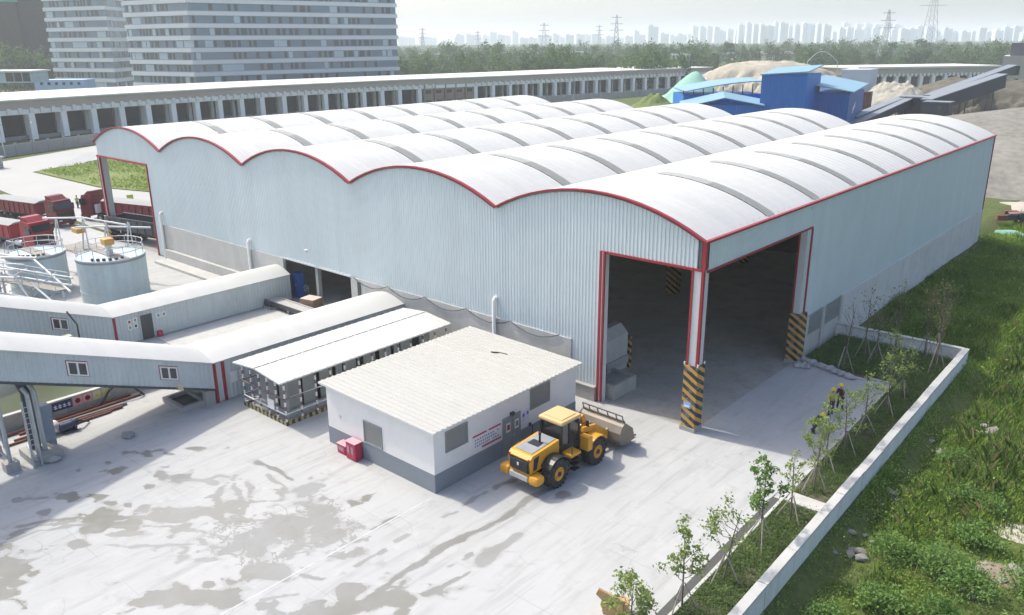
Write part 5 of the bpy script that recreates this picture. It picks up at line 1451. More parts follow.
# kerb of the planting strip: dark gutter strip and pale edging stones
kb = thing('planting_kerb', 'pale edging kerb between the yard and the narrow planting strip', 'kerb')
swing(kb, .025, 7.0, -4)
st = MB().cbox(0, 0, -.05, .16, 1.48, .14, .02); s0 = None
y = -24.0
while y < 15.2:
    if not (-4.0 < y < -2.9):
        if s0 is None: s0 = st.build('kerb_stone', conc_l, kb, loc=(7.12, y, 0))
        else:
            c = s0.copy(); COL.objects.link(c); c.location = (7.12 + random.uniform(-.01, .01), y, random.uniform(-.01, .01))
    y += 1.5
for i in range(2):
    MB().box(4.2 + i * 1.45, 14.35 + i * .45, -.03, 5.6 + i * 1.45, 14.55 + i * .45, .1).build('kerb_stone', conc_l, kb)
gs_ = struct(MB().box(6.66, -24, -.03, 7.11, -3.8, .0055).build('gutter_strip', mat('wet_gutter', (.075, .075, .07), .7, .25, 1))); swing(gs_, .025, 7.0, -4)
struct(MB().box(7.3, -3.9, -.05, 9.72, -2.9, .12).build('crossing_slab', conc_l))
soil_m = mat('dark_garden_soil', (.10, .085, .06), .95, .2, .8)
sheet('planting_strip', [(7.75, -24), (9.95, -24), (9.1, 22.2), (.3, 22.0), (.3, 15.4), (4.2, 14.35), (6.75, 15.2)], .03, soil_m)

def leaf_cards(P, size, rng, aspect=1.7, flat=.0, up=.3):
    """one kinked leaf (two quads) per point"""
    n = len(P)
    d = rng.normal(size=(n, 3)); d[:, 2] = d[:, 2] * (1 - flat) + up * 0; d /= np.linalg.norm(d, axis=1)[:, None]
    nrm = rng.normal(size=(n, 3)); nrm[:, 2] = np.abs(nrm[:, 2]) + up; 
    nrm -= d * (nrm * d).sum(1)[:, None]; nrm /= np.linalg.norm(nrm, axis=1)[:, None]
    s = np.cross(d, nrm)
    sz = (size * rng.uniform(.6, 1.4, n))[:, None] if np.isscalar(size) else (size * rng.uniform(.7, 1.3, n))[:, None]
    L_, w = sz, sz / aspect
    a = P - d * L_ * .5; b = P + s * w * .5 + nrm * sz * .08; c = P + d * L_ * .5; e = P - s * w * .5 + nrm * sz * .08
    V = np.stack([a, b, c, e], 1).reshape(-1, 3)
    Q = np.arange(4 * n).reshape(n, 4)
    return V, Q

def tree_meshes(seed, h, crown_r, crown_h, n_clump, n_leaf, leaf, trunk_r, spread=.55, base=.35, bare=0.0):
    """returns (trunk MB, leaf verts, quads): trunk at origin, tapered, with limbs ending in leaf clumps"""
    rng = np.random.default_rng(seed)
    mb = MB()
    bend = rng.normal(size=2) * h * .02
    top = Vector((bend[0] * 2, bend[1] * 2, h * .96))
    pts = [Vector((0, 0, -.05)), Vector((bend[0] * .5, bend[1] * .5, h * .3)), Vector((bend[0], bend[1], h * .6)), top]
    mb.tube(pts, [trunk_r, trunk_r * .8, trunk_r * .55, trunk_r * .15], 7)
    C = []
    for k in range(n_clump):
        t = base + (1 - base) * (k + rng.random()) / n_clump
        a = k * 2.4 + rng.normal() * .5
        prof = math.sin(math.pi * min(max((t - base) / (1 - base) * .85 + .12, 0), 1)) ** .7
        r_ = crown_r * prof * rng.uniform(.45, 1.0)
        p0 = Vector((bend[0] * t * 2, bend[1] * t * 2, h * t * .8))
        p1 = Vector((r_ * math.cos(a), r_ * math.sin(a), h * (1 - crown_h) * 0 + h * min(t * .98 + .05, 1.0)))
        mid = (p0 + p1) / 2 + Vector((0, 0, -.06 * h * rng.random()))
        mb.tube([p0, mid, p1], [trunk_r * .34, trunk_r * .22, trunk_r * .07], 5, cap=False)
        C.append(p1)
        for j in range(2):
            q = p1 + Vector(rng.normal(size=3) * crown_r * .28); mb.tube([mid, q], [trunk_r * .15, trunk_r * .05], 4, cap=False)
            C.append(q)
    C = np.array([tuple(c) for c in C])
    ids = rng.integers(0, len(C), n_leaf)
    P = C[ids] + rng.normal(size=(n_leaf, 3)) * crown_r * .16 * np.array([1, 1, .8])
    keep = rng.random(n_leaf) > bare
    V, Q = leaf_cards(P[keep], leaf, rng)
    return mb, V, Q
def sapling(label, x, y, h, seed, cr, leaves, leaf=.145, lm=None, z=.03, stakes=True, bm_=None, nc=9, lean=0):
    t = thing('sapling', label, 'young tree', (x, y, z), random.uniform(0, 6), 'staked saplings in the planting strip')
    t.rotation_euler = (lean, lean * .5, random.uniform(0, 6))
    mb, V, Q = tree_meshes(seed, h, cr, .6, nc, leaves, leaf, .05, base=.42)
    mb.build('trunk', bm_ or bark, t, smooth=True)
    if leaves: npmesh('crown', V, Q, lm or leaf_young, t)
    if stakes:
        for k in range(3):
            a = k * 2.1 + seed; MB().tube([(.75 * math.cos(a), .75 * math.sin(a), -.05), (.04 * math.cos(a), .04 * math.sin(a), h * .36)], .03, 5).build('stake', bark_pale, t)
    return t
# near row along the strip, from the camera outwards
sapling('leafy sapling nearest the camera at the bottom edge of the planting strip', 7.4, -18.1, 3.5, 1, .85, 1150)
sapling('sapling with sparse crown, second from the camera in the planting strip', 7.6, -14.5, 3.6, 2, .75, 700)
sapling('forked thin sapling, third from the camera in the planting strip', 8.0, -11.7, 3.7, 3, .9, 620)
sapling('tall narrow sapling with dark clustered leaves, fourth from the camera', 8.05, -8.3, 4.3, 14, .7, 800, .17, leaf_bush)
sapling('slender sapling just before the concrete crossing slab', 8.2, -5.2, 3.4, 5, .55, 240)
sapling('leafy sapling just beyond the concrete crossing slab', 8.0, -1.9, 4.0, 6, .8, 650)
sapling('sapling in front of the bending worker', 7.6, .6, 3.6, 7, .75, 420)
sapling('bushy sapling beside the standing workers', 7.8, 3.0, 3.9, 8, .8, 430)
sapling('pale leaved sapling behind the workers near the kerb bend', 7.7, 6.3, 3.4, 9, .8, 360)
sapling('airy sapling near the far end of the narrow strip', 7.9, 9.5, 3.8, 10, .85, 380)
sapling('sapling where the strip widens towards the warehouse', 7.8, 13.0, 3.4, 11, .85, 330)
# bare, brownish ones in the wide end
leaf_dry = leaf_mat('sparse_olive_leaves', (.07, .08, .03), (.16, .16, .07))
for i, (x, y, h, cr, nl, lb) in enumerate(((3.3, 14.9, 5.2, .5, 0, 'bare stick like sapling nearest the sandbags'), (3.6, 18.2, 5.0, 1.1, 130, 'thin bare sapling left of the wall corner planting'), (4.6, 17.6, 4.6, .9, 190, 'twiggy sapling in the middle of the wide planting bed'), (5.2, 19.6, 5.6, .8, 260, 'tall thin sapling close to the cross wall'), (6.9, 21.2, 5.4, 1.2, 330, 'spreading twiggy sapling by the cross wall'), (8.2, 18.8, 6.0, 1.0, 200, 'tall twiggy sapling near the wall corner'), (7.7, 20.8, 6.2, 1.2, 240, 'tallest twiggy sapling in the wall corner'))):
    sapling(lb, x, y, h, 30 + i, cr, nl, .13, leaf_dry, nc=12)
sapling('leafy young sapling in the shade of the wide bed', 6.2, 16.0, 3.3, 21, .85, 330, .14)

# ground cover in the planting strip and grass bed
def scatter_leaves(name, n, region, size, m_, seed, label, zf, hgt=.15, clump=None, aspect=2.2):
    rng = np.random.default_rng(seed)
    x0, x1, y0, y1 = region[:4]
    x = rng.uniform(x0, x1, n); y = rng.uniform(y0, y1, n)
    ok = np.ones(n, bool)
    if len(region) > 4: ok = region[4](x, y)
    if clump is not None: ok &= rng.random(n) < clump(x, y)
    x, y = x[ok], y[ok]
    hh = np.abs(rng.normal(size=len(x))) * hgt * (hgt_f(x, y) if callable(hgt_f) else 1)
    P = np.stack([x, y, zf(x, y) + hh], 1)
    V, Q = leaf_cards(P, size, rng, aspect, up=.6)
    o = npmesh(name, V, Q, m_)
    return stuff(o, label, 'plants')
hgt_f = lambda x, y: .5 + fbm(x * .9, y * .9, 3)
flat0 = lambda x, y: np.full_like(x, .03)
bed = lambda x, y: np.where(y > 15.2, (x > .3 + np.clip((15.4 - y), 0, 9)) & (y > 15.4 - x * .25), x > 7.3)
scatter_leaves('strip_ground_cover', 110000, (6.8, 9.85, -24, 15.4, lambda x, y: (x > 7.3 - .025 * (y + 4)) & (x < 9.68 - .018 * (y + 14.5))), .10, leaf_ground, 5, 'low green ground cover filling the narrow planting strip', flat0, .13, lambda x, y: np.clip(fbm(x * .8, y * .8, 3) * 2.6 - .25, .15, 1) * (~((y > -4) & (y < -2.8))))
scatter_leaves('bed_grass', 55000, (.4, 9.05, 15.2, 22.05, bed), .14, leaf_ground, 6, 'dark grass filling the wide planting bed by the warehouse', flat0, .12, None, 3.5)

# sandbags along the bed edge
random.seed(11)
sbm = None
for i in range(22):
    t_ = i / 21; x = .15 + 4.1 * t_; y = 15.25 - 1.15 * t_ + random.uniform(-.08, .08)
    if sbm is None:
        sbm = blob('sandbag', .36, .24, .19, sandbag_m, seed=3, loc=(x, y, .0), amp=.35, sub=2); o = sbm
    else:
        o = sbm.copy(); COL.objects.link(o); o.location = (x, y, 0)
    o.rotation_euler = (0, 0, random.uniform(-1.2, 1.2)); o.scale = (random.uniform(.8, 1.2),) * 3
    tag(o, 'pale sandbag in the row edging the wide planting bed', 'sandbag', 'sandbags edging the planting bed')
for i in range(7):
    o = sbm.copy(); COL.objects.link(o); o.location = (.55 + (i % 3) * .3, 14.1 - .22 * (i // 3) + .1 * (i % 2), .0 + .2 * (i // 3) * 0); o.rotation_euler = (0, 0, i * 1.1); o.scale = (.8, .8, 1.0)
    o['label'] = 'sandbag in the small pile at the foot of the striped side post'; o['group'] = 'sandbags at the side post'
# timber crate piece at the bottom edge
wd = thing('timber_offcut', 'upright brown timber boards standing at the bottom edge of the yard', 'timber', (5.75, -16.6, 0), R(25))
MB().prism([(-.5, 0, 0), (.35, 0, 0), (.28, 0, .75), (-.7, 0, 1.15), (-.8, 0, .9), (-.45, 0, .55)], (0, .12, 0)).build('board', wood, wd)
MB().box(-.55, .13, 0, .5, .6, .55).build('block', wood, wd)

# ================================================================ WEEDY FIELD ON THE RIGHT
bare = lambda x, y: np.clip((fbm(x * .16 + 3, y * .16, 4) - .30) * 6, .12, 1)
field = lambda x, y: ((x > 10.2 - .018 * (y + 14.5)) | ((y > 22.8) & (x > .35)))
hgt_f = lambda x, y: .25 + 1.5 * np.clip(fbm(x * .35, y * .35, 4) - .25, 0, 1) * 2
def blades(name, n, region, L_, wd_, m_, seed, label, dens=None):
    rng = np.random.default_rng(seed)
    x0, x1, y0, y1 = region
    x = rng.uniform(x0, x1, n); y = y0 + (y1 - y0) * rng.random(n) ** 1.25
    ok = field(x, y) & (rng.random(n) < bare(x, y))
    x, y = x[ok], y[ok]; n = len(x)
    z = terrain_z(x, y)
    k = hgt_f(x, y) * rng.uniform(.6, 1.3, n) * np.where((y < 22) & (x < 12.0 - .018 * (y + 14.5)), .45, 1.0)
    a = rng.uniform(0, 2 * np.pi, n); lean = rng.uniform(.1, .6, n)
    h = L_ * k; w = wd_ * (1 + np.hypot(x - 20, y + 40) / 90) 
    cx_, sx_ = np.cos(a), np.sin(a)
    b0 = np.stack([x - sx_ * w, y + cx_ * w, z - .02], 1); b1 = np.stack([x + sx_ * w, y - cx_ * w, z - .02], 1)
    m1 = np.stack([x + cx_ * lean * h * .35 + sx_ * w * .8, y + sx_ * lean * h * .35 - cx_ * w * .8, z + h * .6], 1)
    m0 = np.stack([x + cx_ * lean * h * .35 - sx_ * w * .8, y + sx_ * lean * h * .35 + cx_ * w * .8, z + h * .6], 1)
    tp = np.stack([x + cx_ * lean * h, y + sx_ * lean * h, z + h * .95], 1)
    V = np.stack([b0, b1, m1, tp, m0], 1).reshape(-1, 3)
    Q = np.arange(5 * n).reshape(n, 5)
    return stuff(npmesh(name, V, Q, m_), label, 'grass')
grass_b = leaf_mat('grass_blades', (.11, .22, .035), (.44, .57, .12), 0, .6, .35, .4)
blades('tall_grass', 300000, (.3, 42, -20, 90), .50, .016, grass_b, 21, 'tall bright green grass covering the waste ground')
scatter_leaves('broadleaf_weeds', 120000, (10.0, 30, -22, 12, field), .12, leaf_weed, 22, 'dense broadleaf weeds on the waste ground beyond the white wall', lambda x, y: terrain_z(x, y), .22, bare, 1.6)
scatter_leaves('far_weeds', 60000, (.4, 60, 22, 95, field), .24, leaf_weed, 23, 'weeds on the far part of the waste ground', lambda x, y: terrain_z(x, y), .25, bare, 2.0)
blades('near_grass', 110000, (10, 26, -24, 8), .38, .014, grass_b, 24, 'grass among the broadleaf weeds nearest the camera')
hgt_f = lambda x, y: .4 + fbm(x * .12, y * .12, 3) * 1.6
lawn_in = lambda x, y: (y > 16 + np.maximum(0, (x + 117) * .3)) & (y > 16) & (x > -156 + (44 - y) * .42)
scatter_leaves('lawn_grass', 30000, (-156, -82, 16, 80, lawn_in), .55, leaf_mat('lawn_tufts', (.12, .19, .03), (.30, .39, .08), 0, .4, .12, .5), 41, 'rough yellow green grass on the lawn beyond the left doorway', lambda x, y: np.full_like(x, .05), .12, lambda x, y: np.clip((fbm(x * .1, y * .1, 4) - .25) * 3, .1, 1), 2.5)
hgt_f = lambda x, y: .25 + 1.5 * np.clip(fbm(x * .35, y * .35, 4) - .25, 0, 1) * 2
blades('dry_stalks', 9000, (10.4, 40, -22, 85), .85, .012, leaf_mat('straw', (.26, .22, .11), (.46, .40, .22), 0, .3), 27, 'scattered pale dry stalks standing in the grass')
blades('tall_weeds', 26000, (11, 40, -22, 85), .85, .022, leaf_mat('dark_weeds', (.06, .12, .03), (.20, .30, .09), 0, .45, .5), 28, 'scattered taller dark green weeds in the grass')
# bigger leafy bushes in the weeds
def bush(label, x, y, r_, h, seed, n=1400, lf=.17):
    t = thing('weed_bush', label, 'bush', (x, y, float(terrain_z(x, y)) - .03), 0, 'leafy bushes in the weeds')
    rng = np.random.default_rng(seed)
    mb = MB(); C = []
    for k in range(10):
        a = rng.uniform(0, 6.28); rr = r_ * rng.uniform(.2, .9); p = Vector((rr * math.cos(a), rr * math.sin(a), h * rng.uniform(.4, 1.0) * (1 - .4 * rr / r_)))
        mb.tube([(0, 0, 0), p * .5 + Vector((0, 0, .1)), p], [.03, .02, .008], 4); C.append(tuple(p))
    mb.build('stem', bark, t)
    C = np.array(C); ids = rng.integers(0, len(C), n)
    P = C[ids] + rng.normal(size=(n, 3)) * np.array([r_ * .25, r_ * .25, h * .18]); P[:, 2] = np.maximum(P[:, 2], .05)
    V, Q = leaf_cards(P, lf * .85, rng, 1.8, up=.5); npmesh('foliage', V, Q, leaf_bush, t)
for i, (x, y, r_, h, lb) in enumerate(((14.3, 3.4, 1.3, 1.3, 'dark leafy bush halfway up the field beside the sandy patch'), (14.6, -3.5, 1.2, 1.2, 'leafy bush left of the bare gravel patch'), (16.2, -4.6, 1.3, 1.4, 'broad dark bush above the lower right corner'), (15.6, -7.2, 1.1, 1.1, 'pale leaved bush near the bottom of the field'), (12.6, -3.6, 1.2, 1.0, 'bright green bush close to the boundary wall'), (17.6, -2.6, 1.2, 1.2, 'bush at the right edge below the sandy patch'), (13.3, -7.5, 1.0, .9, 'low bush by the wall near the bottom edge'), (17.3, 6.2, 1.0, 1.0, 'bush at the right edge above the sandy patch'), (12.4, 8.3, .9, .9, 'small dark bush by the wall beyond the rubble'), (15.3, .2, 1.1, 1.0, 'bush just below the sandy patch'), (11.9, -10.4, 1.0, .9, 'small bush against the foot of the wall at the bottom'), (18.3, -7.0, 1.2, 1.2, 'bush filling the lower right corner'))):
    bush(lb, x, y, r_, h, 60 + i)
# bare patches and rubble
def mound_patch(name, x, y, rx, ry, m_, lb, seed, h=.22):
    o = heap(name, x, y, rx, ry, h, m_, seed, None, None, n=24, z0=float(terrain_z(x, y)) + .02, power=2.0, rough=.25); return struct(o)
sandy = mat('pale_sandy_soil', (.42, .38, .31), .95, .15, .6, fine=.15)
mound_patch('sandy_patch', 16.8, 2.6, 1.7, 1.0, sandy, '', 2.2); mound_patch('gravel_patch', 16.6, -1.6, 1.3, .9, mat('brown_rubble_soil', (.26, .20, .16), .95, .2, 2, fine=.3), '', 4.2)
mound_patch('footpath', 16.0, 16.5, .8, 6.0, sandy, '', 7.7, .12); mound_patch('sandy_verge', 13.0, 30, .7, 7, sandy, '', 1.7, .1); mound_patch('footpath_far', 10.5, 44, .7, 9, sandy, '', 3.3, .1)
stone0 = None
random.seed(5)
for i in range(46):
    if i < 22: x, y = random.uniform(10.45, 11.9), random.choice([-9.5, -4.5, -3.8, 1.5, 2.5, 9.5, 14]) + random.gauss(0, .6)
    elif i < 36: x, y = 13.2 + random.gauss(0, .6), 12.8 + random.gauss(0, .8)
    else: x, y = 16.6 + random.gauss(0, .6), -1.6 + random.gauss(0, .6)
    if stone0 is None: stone0 = o = blob('rubble_stone', .24, .18, .12, mat('dirty_stone', (.24, .225, .20), .95, .3, 2, fine=.2), seed=12, amp=.7, sub=2)
    else: o = stone0.copy(); COL.objects.link(o)
    o.location = (x, y, float(terrain_z(x, y)) - .01); o.rotation_euler = (0, 0, random.uniform(0, 6)); s = random.uniform(.5, 1.5); o.scale = (s, s * random.uniform(.7, 1.2), s)
    tag(o, 'grey broken concrete stone lying in the weeds beyond the white wall', 'rubble', 'broken concrete stones in the weeds')

# ================================================================ BEHIND THE WAREHOUSE
def at(px_, py_, d):     # point on the sight line of an image position, d metres ahead
    return CAM + (rt2 * ((px_ - 512) / 815.07) + dn2 * ((py_ - 307.5) / 815.07) + fw) * d
def cube_between(a, b, depth, z0, z1, back=None):
    """upright block whose front runs a->b in plan, going depth backwards (square to the front, or along back)"""
    a = Vector((a[0], a[1], 0)); b = Vector((b[0], b[1], 0)); d = (b - a).normalized(); n = Vector((-d.y, d.x, 0))
    if back is not None: n = Vector((back[0], back[1], 0)).normalized()
    return MB().prism([a + Vector((0, 0, z0)), b + Vector((0, 0, z0)), b + n * depth + Vector((0, 0, z0)), a + n * depth + Vector((0, 0, z0))], (0, 0, z1 - z0))
def ribbed(a, b, z0, z1, pitch, depth, m_, name, parent):
    a = Vector((a[0], a[1], 0)); b = Vector((b[0], b[1], 0)); d = (b - a); L_ = d.length; d.normalize(); n = Vector((d.y, -d.x, 0))
    k = int(L_ / pitch); vs, fs = [], []
    for i in range(k):
        for t, h in ((0, 0), (.45, 0), (.56, 1), (.9, 1)):
            p = a + d * (L_ * (i + t) / k) + n * (h * depth + .01); vs += [(p.x, p.y, z0), (p.x, p.y, z1)]
    p = b + n * .01; vs += [(p.x, p.y, z0), (p.x, p.y, z1)]
    for i in range(len(vs) // 2 - 1): fs.append((2 * i, 2 * i + 2, 2 * i + 3, 2 * i + 1))
    return MB().add(vs, fs).build(name, m_, parent)
# blue screening plant; its blocks run back to the north-east like the warehouse
NE = Vector((-.12, 1, 0)).normalized()
A, B = at(684, 88, 150), at(763, 82, 150)
sp_ = thing('blue_screening_shed', 'low blue sheet shed with open slot under a pale curved roof edge', 'shed')
cube_between(A, B, 9, 0, 12.6).build('wall', blue_clad, sp_)
ribbed(A, B, 0, 12.6, .5, .06, blue_clad, 'wall_cladding', sp_)
d = (B - A).normalized(); nn = Vector((-d.y, d.x, 0)).normalized()
for k in range(9):
    p = A.lerp(B, k / 8); MB().beam((p.x, p.y, 12.4), (p.x, p.y, 14.6 - (1 - k / 8) * 1.3), .15).build('post', steel_d, sp_)
roofp = MB(); vs, fs = [], []
for k in range(11):
    p = A.lerp(B, k / 10); z = 13.2 + 1.75 * math.sin(k / 10 * math.pi / 2)
    for q, zz in ((p - nn * .4, z), (p + nn * 9, z + .25), (p + nn * 9, z + .1), (p - nn * .4, z - .18)): vs.append((q.x, q.y, zz))
for k in range(10):
    for j in range(4): fs.append((k * 4 + j, k * 4 + (j + 1) % 4, k * 4 + 4 + (j + 1) % 4, k * 4 + 4 + j))
roofp.add(vs, fs).build('curved_roof', blue_roof, sp_)
C1, C2 = at(684, 102, 146), at(762, 103, 144)
cn = thing('blue_canopy_shed', 'small blue shed with light blue pitched roof before the screening shed', 'shed')
zc = at(735, 101, 145).z
cube_between(C1, C2, 4, 0, zc - .6).build('wall', blue_clad, cn)
ribbed(C1, C2, 0, zc - .6, .5, .05, blue_clad, 'wall_cladding', cn)
Mid = C1.lerp(C2, .52)
dd = (C2 - C1).normalized(); n2 = Vector((-dd.y, dd.x, 0)).normalized()
for (P0, P1, za, zb_) in ((C1 - dd * .6, Mid, zc - .55, zc + 1.2), (Mid, C2 + dd * .4, zc + 1.2, zc - .1)):
    f0, f1, b0, b1 = P0 - n2 * .8, P1 - n2 * .8, P0 + n2 * 4.2, P1 + n2 * 4.2
    MB().prism([(f0.x, f0.y, za - .7), (f1.x, f1.y, zb_ - .7), (b1.x, b1.y, zb_ + .1), (b0.x, b0.y, za + .1)], (0, 0, .15)).build('roof_slope', blue_roof, cn)
T1, T2 = at(762, 76, 143), at(808, 73, 143)
tb = thing('blue_tower_block', 'tall plain blue sheet block with light blue flat roof', 'plant building')
cube_between(T1, T2, 9, 0, 16.3, NE).build('wall', blue_clad, tb); ribbed(T1, T2, 0, 16.3, .5, .06, blue_clad, 'wall_cladding', tb)
d = (T2 - T1).normalized(); nn = NE
a, b = T1 - d * .2 - nn * .4, T2 + d * .2 - nn * .4
MB().prism([(a.x, a.y, 16.2), (b.x, b.y, 16.6), (b.x + nn.x * 9.6, b.y + nn.y * 9.6, 17.5), (a.x + nn.x * 9.6, a.y + nn.y * 9.6, 17.1)], (0, 0, .2)).build('roof', blue_roof, tb)
E1, E2 = at(809, 84, 149), at(850, 93, 147)
rb = thing('navy_plant_house', 'dark blue shed with light blue sloping roof and white mark at its corner', 'plant building')
cube_between(E1, E2, 16, 0, 12.9, at(868, 85, 163) - E2).build('wall', blue_dark, rb); ribbed(E1, E2, 0, 12.9, .5, .06, blue_dark, 'wall_cladding', rb)
d = (E2 - E1).normalized(); nn = (at(868, 85, 163) - E2); nn.z = 0; nn.normalize()
a, b = E1 - d * .2 - nn * .8, E2 + d * .8 - nn * .8
MB().prism([(a.x, a.y, 14.4), (b.x, b.y, 12.95), (b.x + nn.x * 16, b.y + nn.y * 16, 13.7), (a.x + nn.x * 16, a.y + nn.y * 16, 15.3)], (0, 0, .2)).build('roof', blue_roof, rb)
e2b = E2 + nn * 7
q = E2 + nn * 4 + d * .10
for k in range(3):
    p = q + nn * (k * .9); MB().prism([(p.x, p.y, 9 + .4 * k), (p.x + nn.x * .5, p.y + nn.y * .5, 9.2 + .4 * k), (p.x + nn.x * .5, p.y + nn.y * .5, 10.2 + .4 * k), (p.x, p.y, 10.0 + .4 * k)], (d.x * .05, d.y * .05, 0)).build('white_mark', white_p, rb)
W1, W2 = at(842, 71, 195), at(871, 71, 195)
wb2 = thing('grey_sheet_block', 'pale grey blue sheet block behind the navy plant house', 'plant building')
cube_between(W1, W2, 8, 0, W1.z, NE).build('wall', mat('pale_grey_sheet', (.45, .52, .55), .5, .05, .2), wb2)
cube_between(W1 - Vector((.3, .3, 0)), W2, 8.6, W1.z, W1.z + .3, NE).build('roof_edge', white_steel, wb2)
O1, O2 = at(861, 92, 180), at(870, 92, 180)
bxx = thing('rusty_container', 'upright rusty brown container beside the rubble heap', 'container')
cube_between(O1, O2, 3, 4, O1.z, NE).build('body', mat('rusty_brown', (.13, .06, .045), .8, .2, .8), bxx); cube_between(O1, O2, 3, -.1, 4, NE).build('base', steel_d, bxx)
# earth mound with green net
def ridge_heap(name, cpx, d, rx, ry, top_py, m_, seed, label, cat, rough=.12, power=1.6, n=60, rot=0, sink=0):
    c = at(cpx, 60, d); z = at(cpx, top_py, d).z
    return heap(name, c.x, c.y, rx, ry, z, m_, seed, label, cat, n=n, rough=rough, power=power, freq=.7)
ridge_heap('earth_mound', 768, 222, 24, 24, 62, earth, 1.3, 'broad sandy earth mound behind the blue sheds', 'mound', power=4.0, rough=.035, n=110)
nm = ridge_heap('netted_mound', 695, 206, 15, 12, 71, netting, 6.4, 'heap flank covered with mint green dust net left of the blue sheds', 'mound', power=1.25, rough=.04, n=70)
ridge_heap('scrub_bank', 655, 190, 14, 12, 97, mat('scrub_green', (.13, .17, .05), .95, .25, .3, fine=.25, bump=1, bscale=2), 2.4, 'green scrubby bank at the foot of the netted heap', 'bank', rough=.10, n=90)
ridge_heap('rubble_mound', 900, 190, 15, 10, 84, mat('pale_rubble', (.36, .34, .28), .95, .3, .6, fine=.35, bump=1, bscale=2), 4.4, 'pale rubble heap between the rusty container and the conveyors', 'heap', rough=.10, n=120, power=2.0)
# gravel stockpile and the cut bank behind it
gp = at(915, 108, 168)
heap('gravel_stockpile', -9, 139, 52, 48, 9.9, gravel, 9.9, 'large smooth grey gravel stockpile behind the warehouse end', 'stockpile', n=70, rough=.02, power=1.15)
cb_ = at(1004, 85, 203)
heap('cut_bank', cb_.x, cb_.y, 30, 18, 11.6, mat('cut_bank_earth', (.115, .105, .082), .95, .25, .12, fine=.25, bump=1, bscale=.8, streak=.2, dirt=(.12, .12, .08), dirtamt=.6), 5.2, 'eroded dark earth bank under the conveyors at the right edge', 'bank', n=120, rough=.08, power=5.0)
cn2 = at(1022, 88, 196)
heap('net_covered_ledge', cn2.x + 4, cn2.y, 9, 6, at(1022, 86, 196).z, netting, 3.9, 'mint green dust net on the ledge at the right edge', 'mound', n=30, rough=.05, power=2.2)
# the second row of dark conveyors
conv_m = mat('charcoal_sheet', (.028, .033, .045), .5, .08, .4)
conv_r = mat('grey_conveyor_roof', (.22, .235, .25), .5, .06, .4)
def dark_conveyor(label, p0, p1, w, h):
    t = thing('dark_conveyor', label, 'conveyor')
    MB().beam(p0, p1, w, h).build('housing', conv_m, t)
    MB().beam(Vector(p0) + Vector((0, 0, h / 2 + .1)), Vector(p1) + Vector((0, 0, h / 2 + .1)), w + .3, .18).build('roof', conv_r, t)
    p0, p1 = Vector(p0), Vector(p1)
    for k in (.12, .5, .88):
        p = p0.lerp(p1, k)
        for s in (-.8, .8): MB().beam((p.x + s, p.y, 0), (p.x + s * .6, p.y, p.z - h / 2), .22).build('leg', steel_d, t)
    return t
dark_conveyor('lower dark conveyor rising from the warehouse roofline', at(846, 130, 150), at(908, 102, 176), 1.8, 1.4)
dark_conveyor('lower rear dark conveyor beside the first rising one', at(852, 121, 156), at(906, 99, 180), 1.6, 1.4)
dark_conveyor('upper front dark conveyor climbing to the right edge', at(925, 107, 172), at(1001, 81, 186), 2.2, 2.9)
dark_conveyor('upper rear dark conveyor with pale roof climbing to the block', at(928, 100, 178), at(1012, 69, 212), 2.0, 1.8)
tw = thing('transfer_house', 'charcoal transfer box joining the lower and upper conveyors', 'plant building')
p = at(915, 100, 176); MB().box(p.x - 2.6, p.y - 1.5, 0, p.x + 2.6, p.y + 2.5, p.z + .6).build('housing', conv_m, tw); MB().box(p.x - 2.8, p.y - 1.7, p.z + .6, p.x + 2.8, p.y + 2.7, p.z + .8).build('roof', conv_r, tw)
tw = thing('lower_transfer_box', 'low charcoal box at the foot of the upper conveyors', 'plant building')
p = at(938, 107, 168); MB().box(p.x - 2.6, p.y - 1.5, 0, p.x + 2.4, p.y + 2, p.z + 1.0).build('housing', conv_m, tw); MB().box(p.x - 2.7, p.y - 1.6, p.z + 1.0, p.x + 2.5, p.y + 2.1, p.z + 1.15).build('roof', conv_r, tw)
MB().box(p.x + .4, p.y - 1.53, p.z - .4, p.x + 1.0, p.y - 1.5, p.z + .3).build('opening', steel_d, tw)
# beige block at the right edge
bl = thing('beige_block', 'beige concrete block with dark windows at the right edge', 'building')
P0, P1 = at(1003, 60, 235), at(1075, 60, 235)
NB2 = (P0 - CAM) + rt2 * 12
cube_between(P0, P1, 18, 0, at(1005, 56, 235).z, NB2).build('wall', mat('beige_render', (.46, .42, .36), .8, .06, .2), bl)
d = (P1 - P0).normalized(); nn = Vector((-d.y, d.x, 0))
q0 = P0 + d * 3 + nn * 2; q1 = P1 - d * 1; cube_between(q0, q1, 10, at(1005, 56, 235).z, at(1005, 43, 235).z, NB2).build('upper_storey', mat('grey_brown_render', (.20, .19, .185), .8), bl)
for r_ in range(2):
    for k in range(4):
        a = P0 + d * (2.4 + k * 4.6) - nn * .05; b = a + d * 2.9
        z1 = at(1015, 66 + r_ * 13, 235).z
        cube_between(a, b, .3, z1 - 2.6, z1).build('window', glass, bl)
# thin pale arch beyond
pa = [at(805 + 35 * i / 14, 65 - 13.5 * math.sin(math.pi * i / 14), 262) for i in range(15)]
pa = [Vector((p.x, p.y, -.1)) if i in (0, 14) else p for i, p in enumerate(pa)]
tag(MB().tube(pa, .11, 8).build('pipe_arch', white_steel, None, smooth=True), 'thin pale arched pipe standing above the trees behind the blue plant', 'pipe')
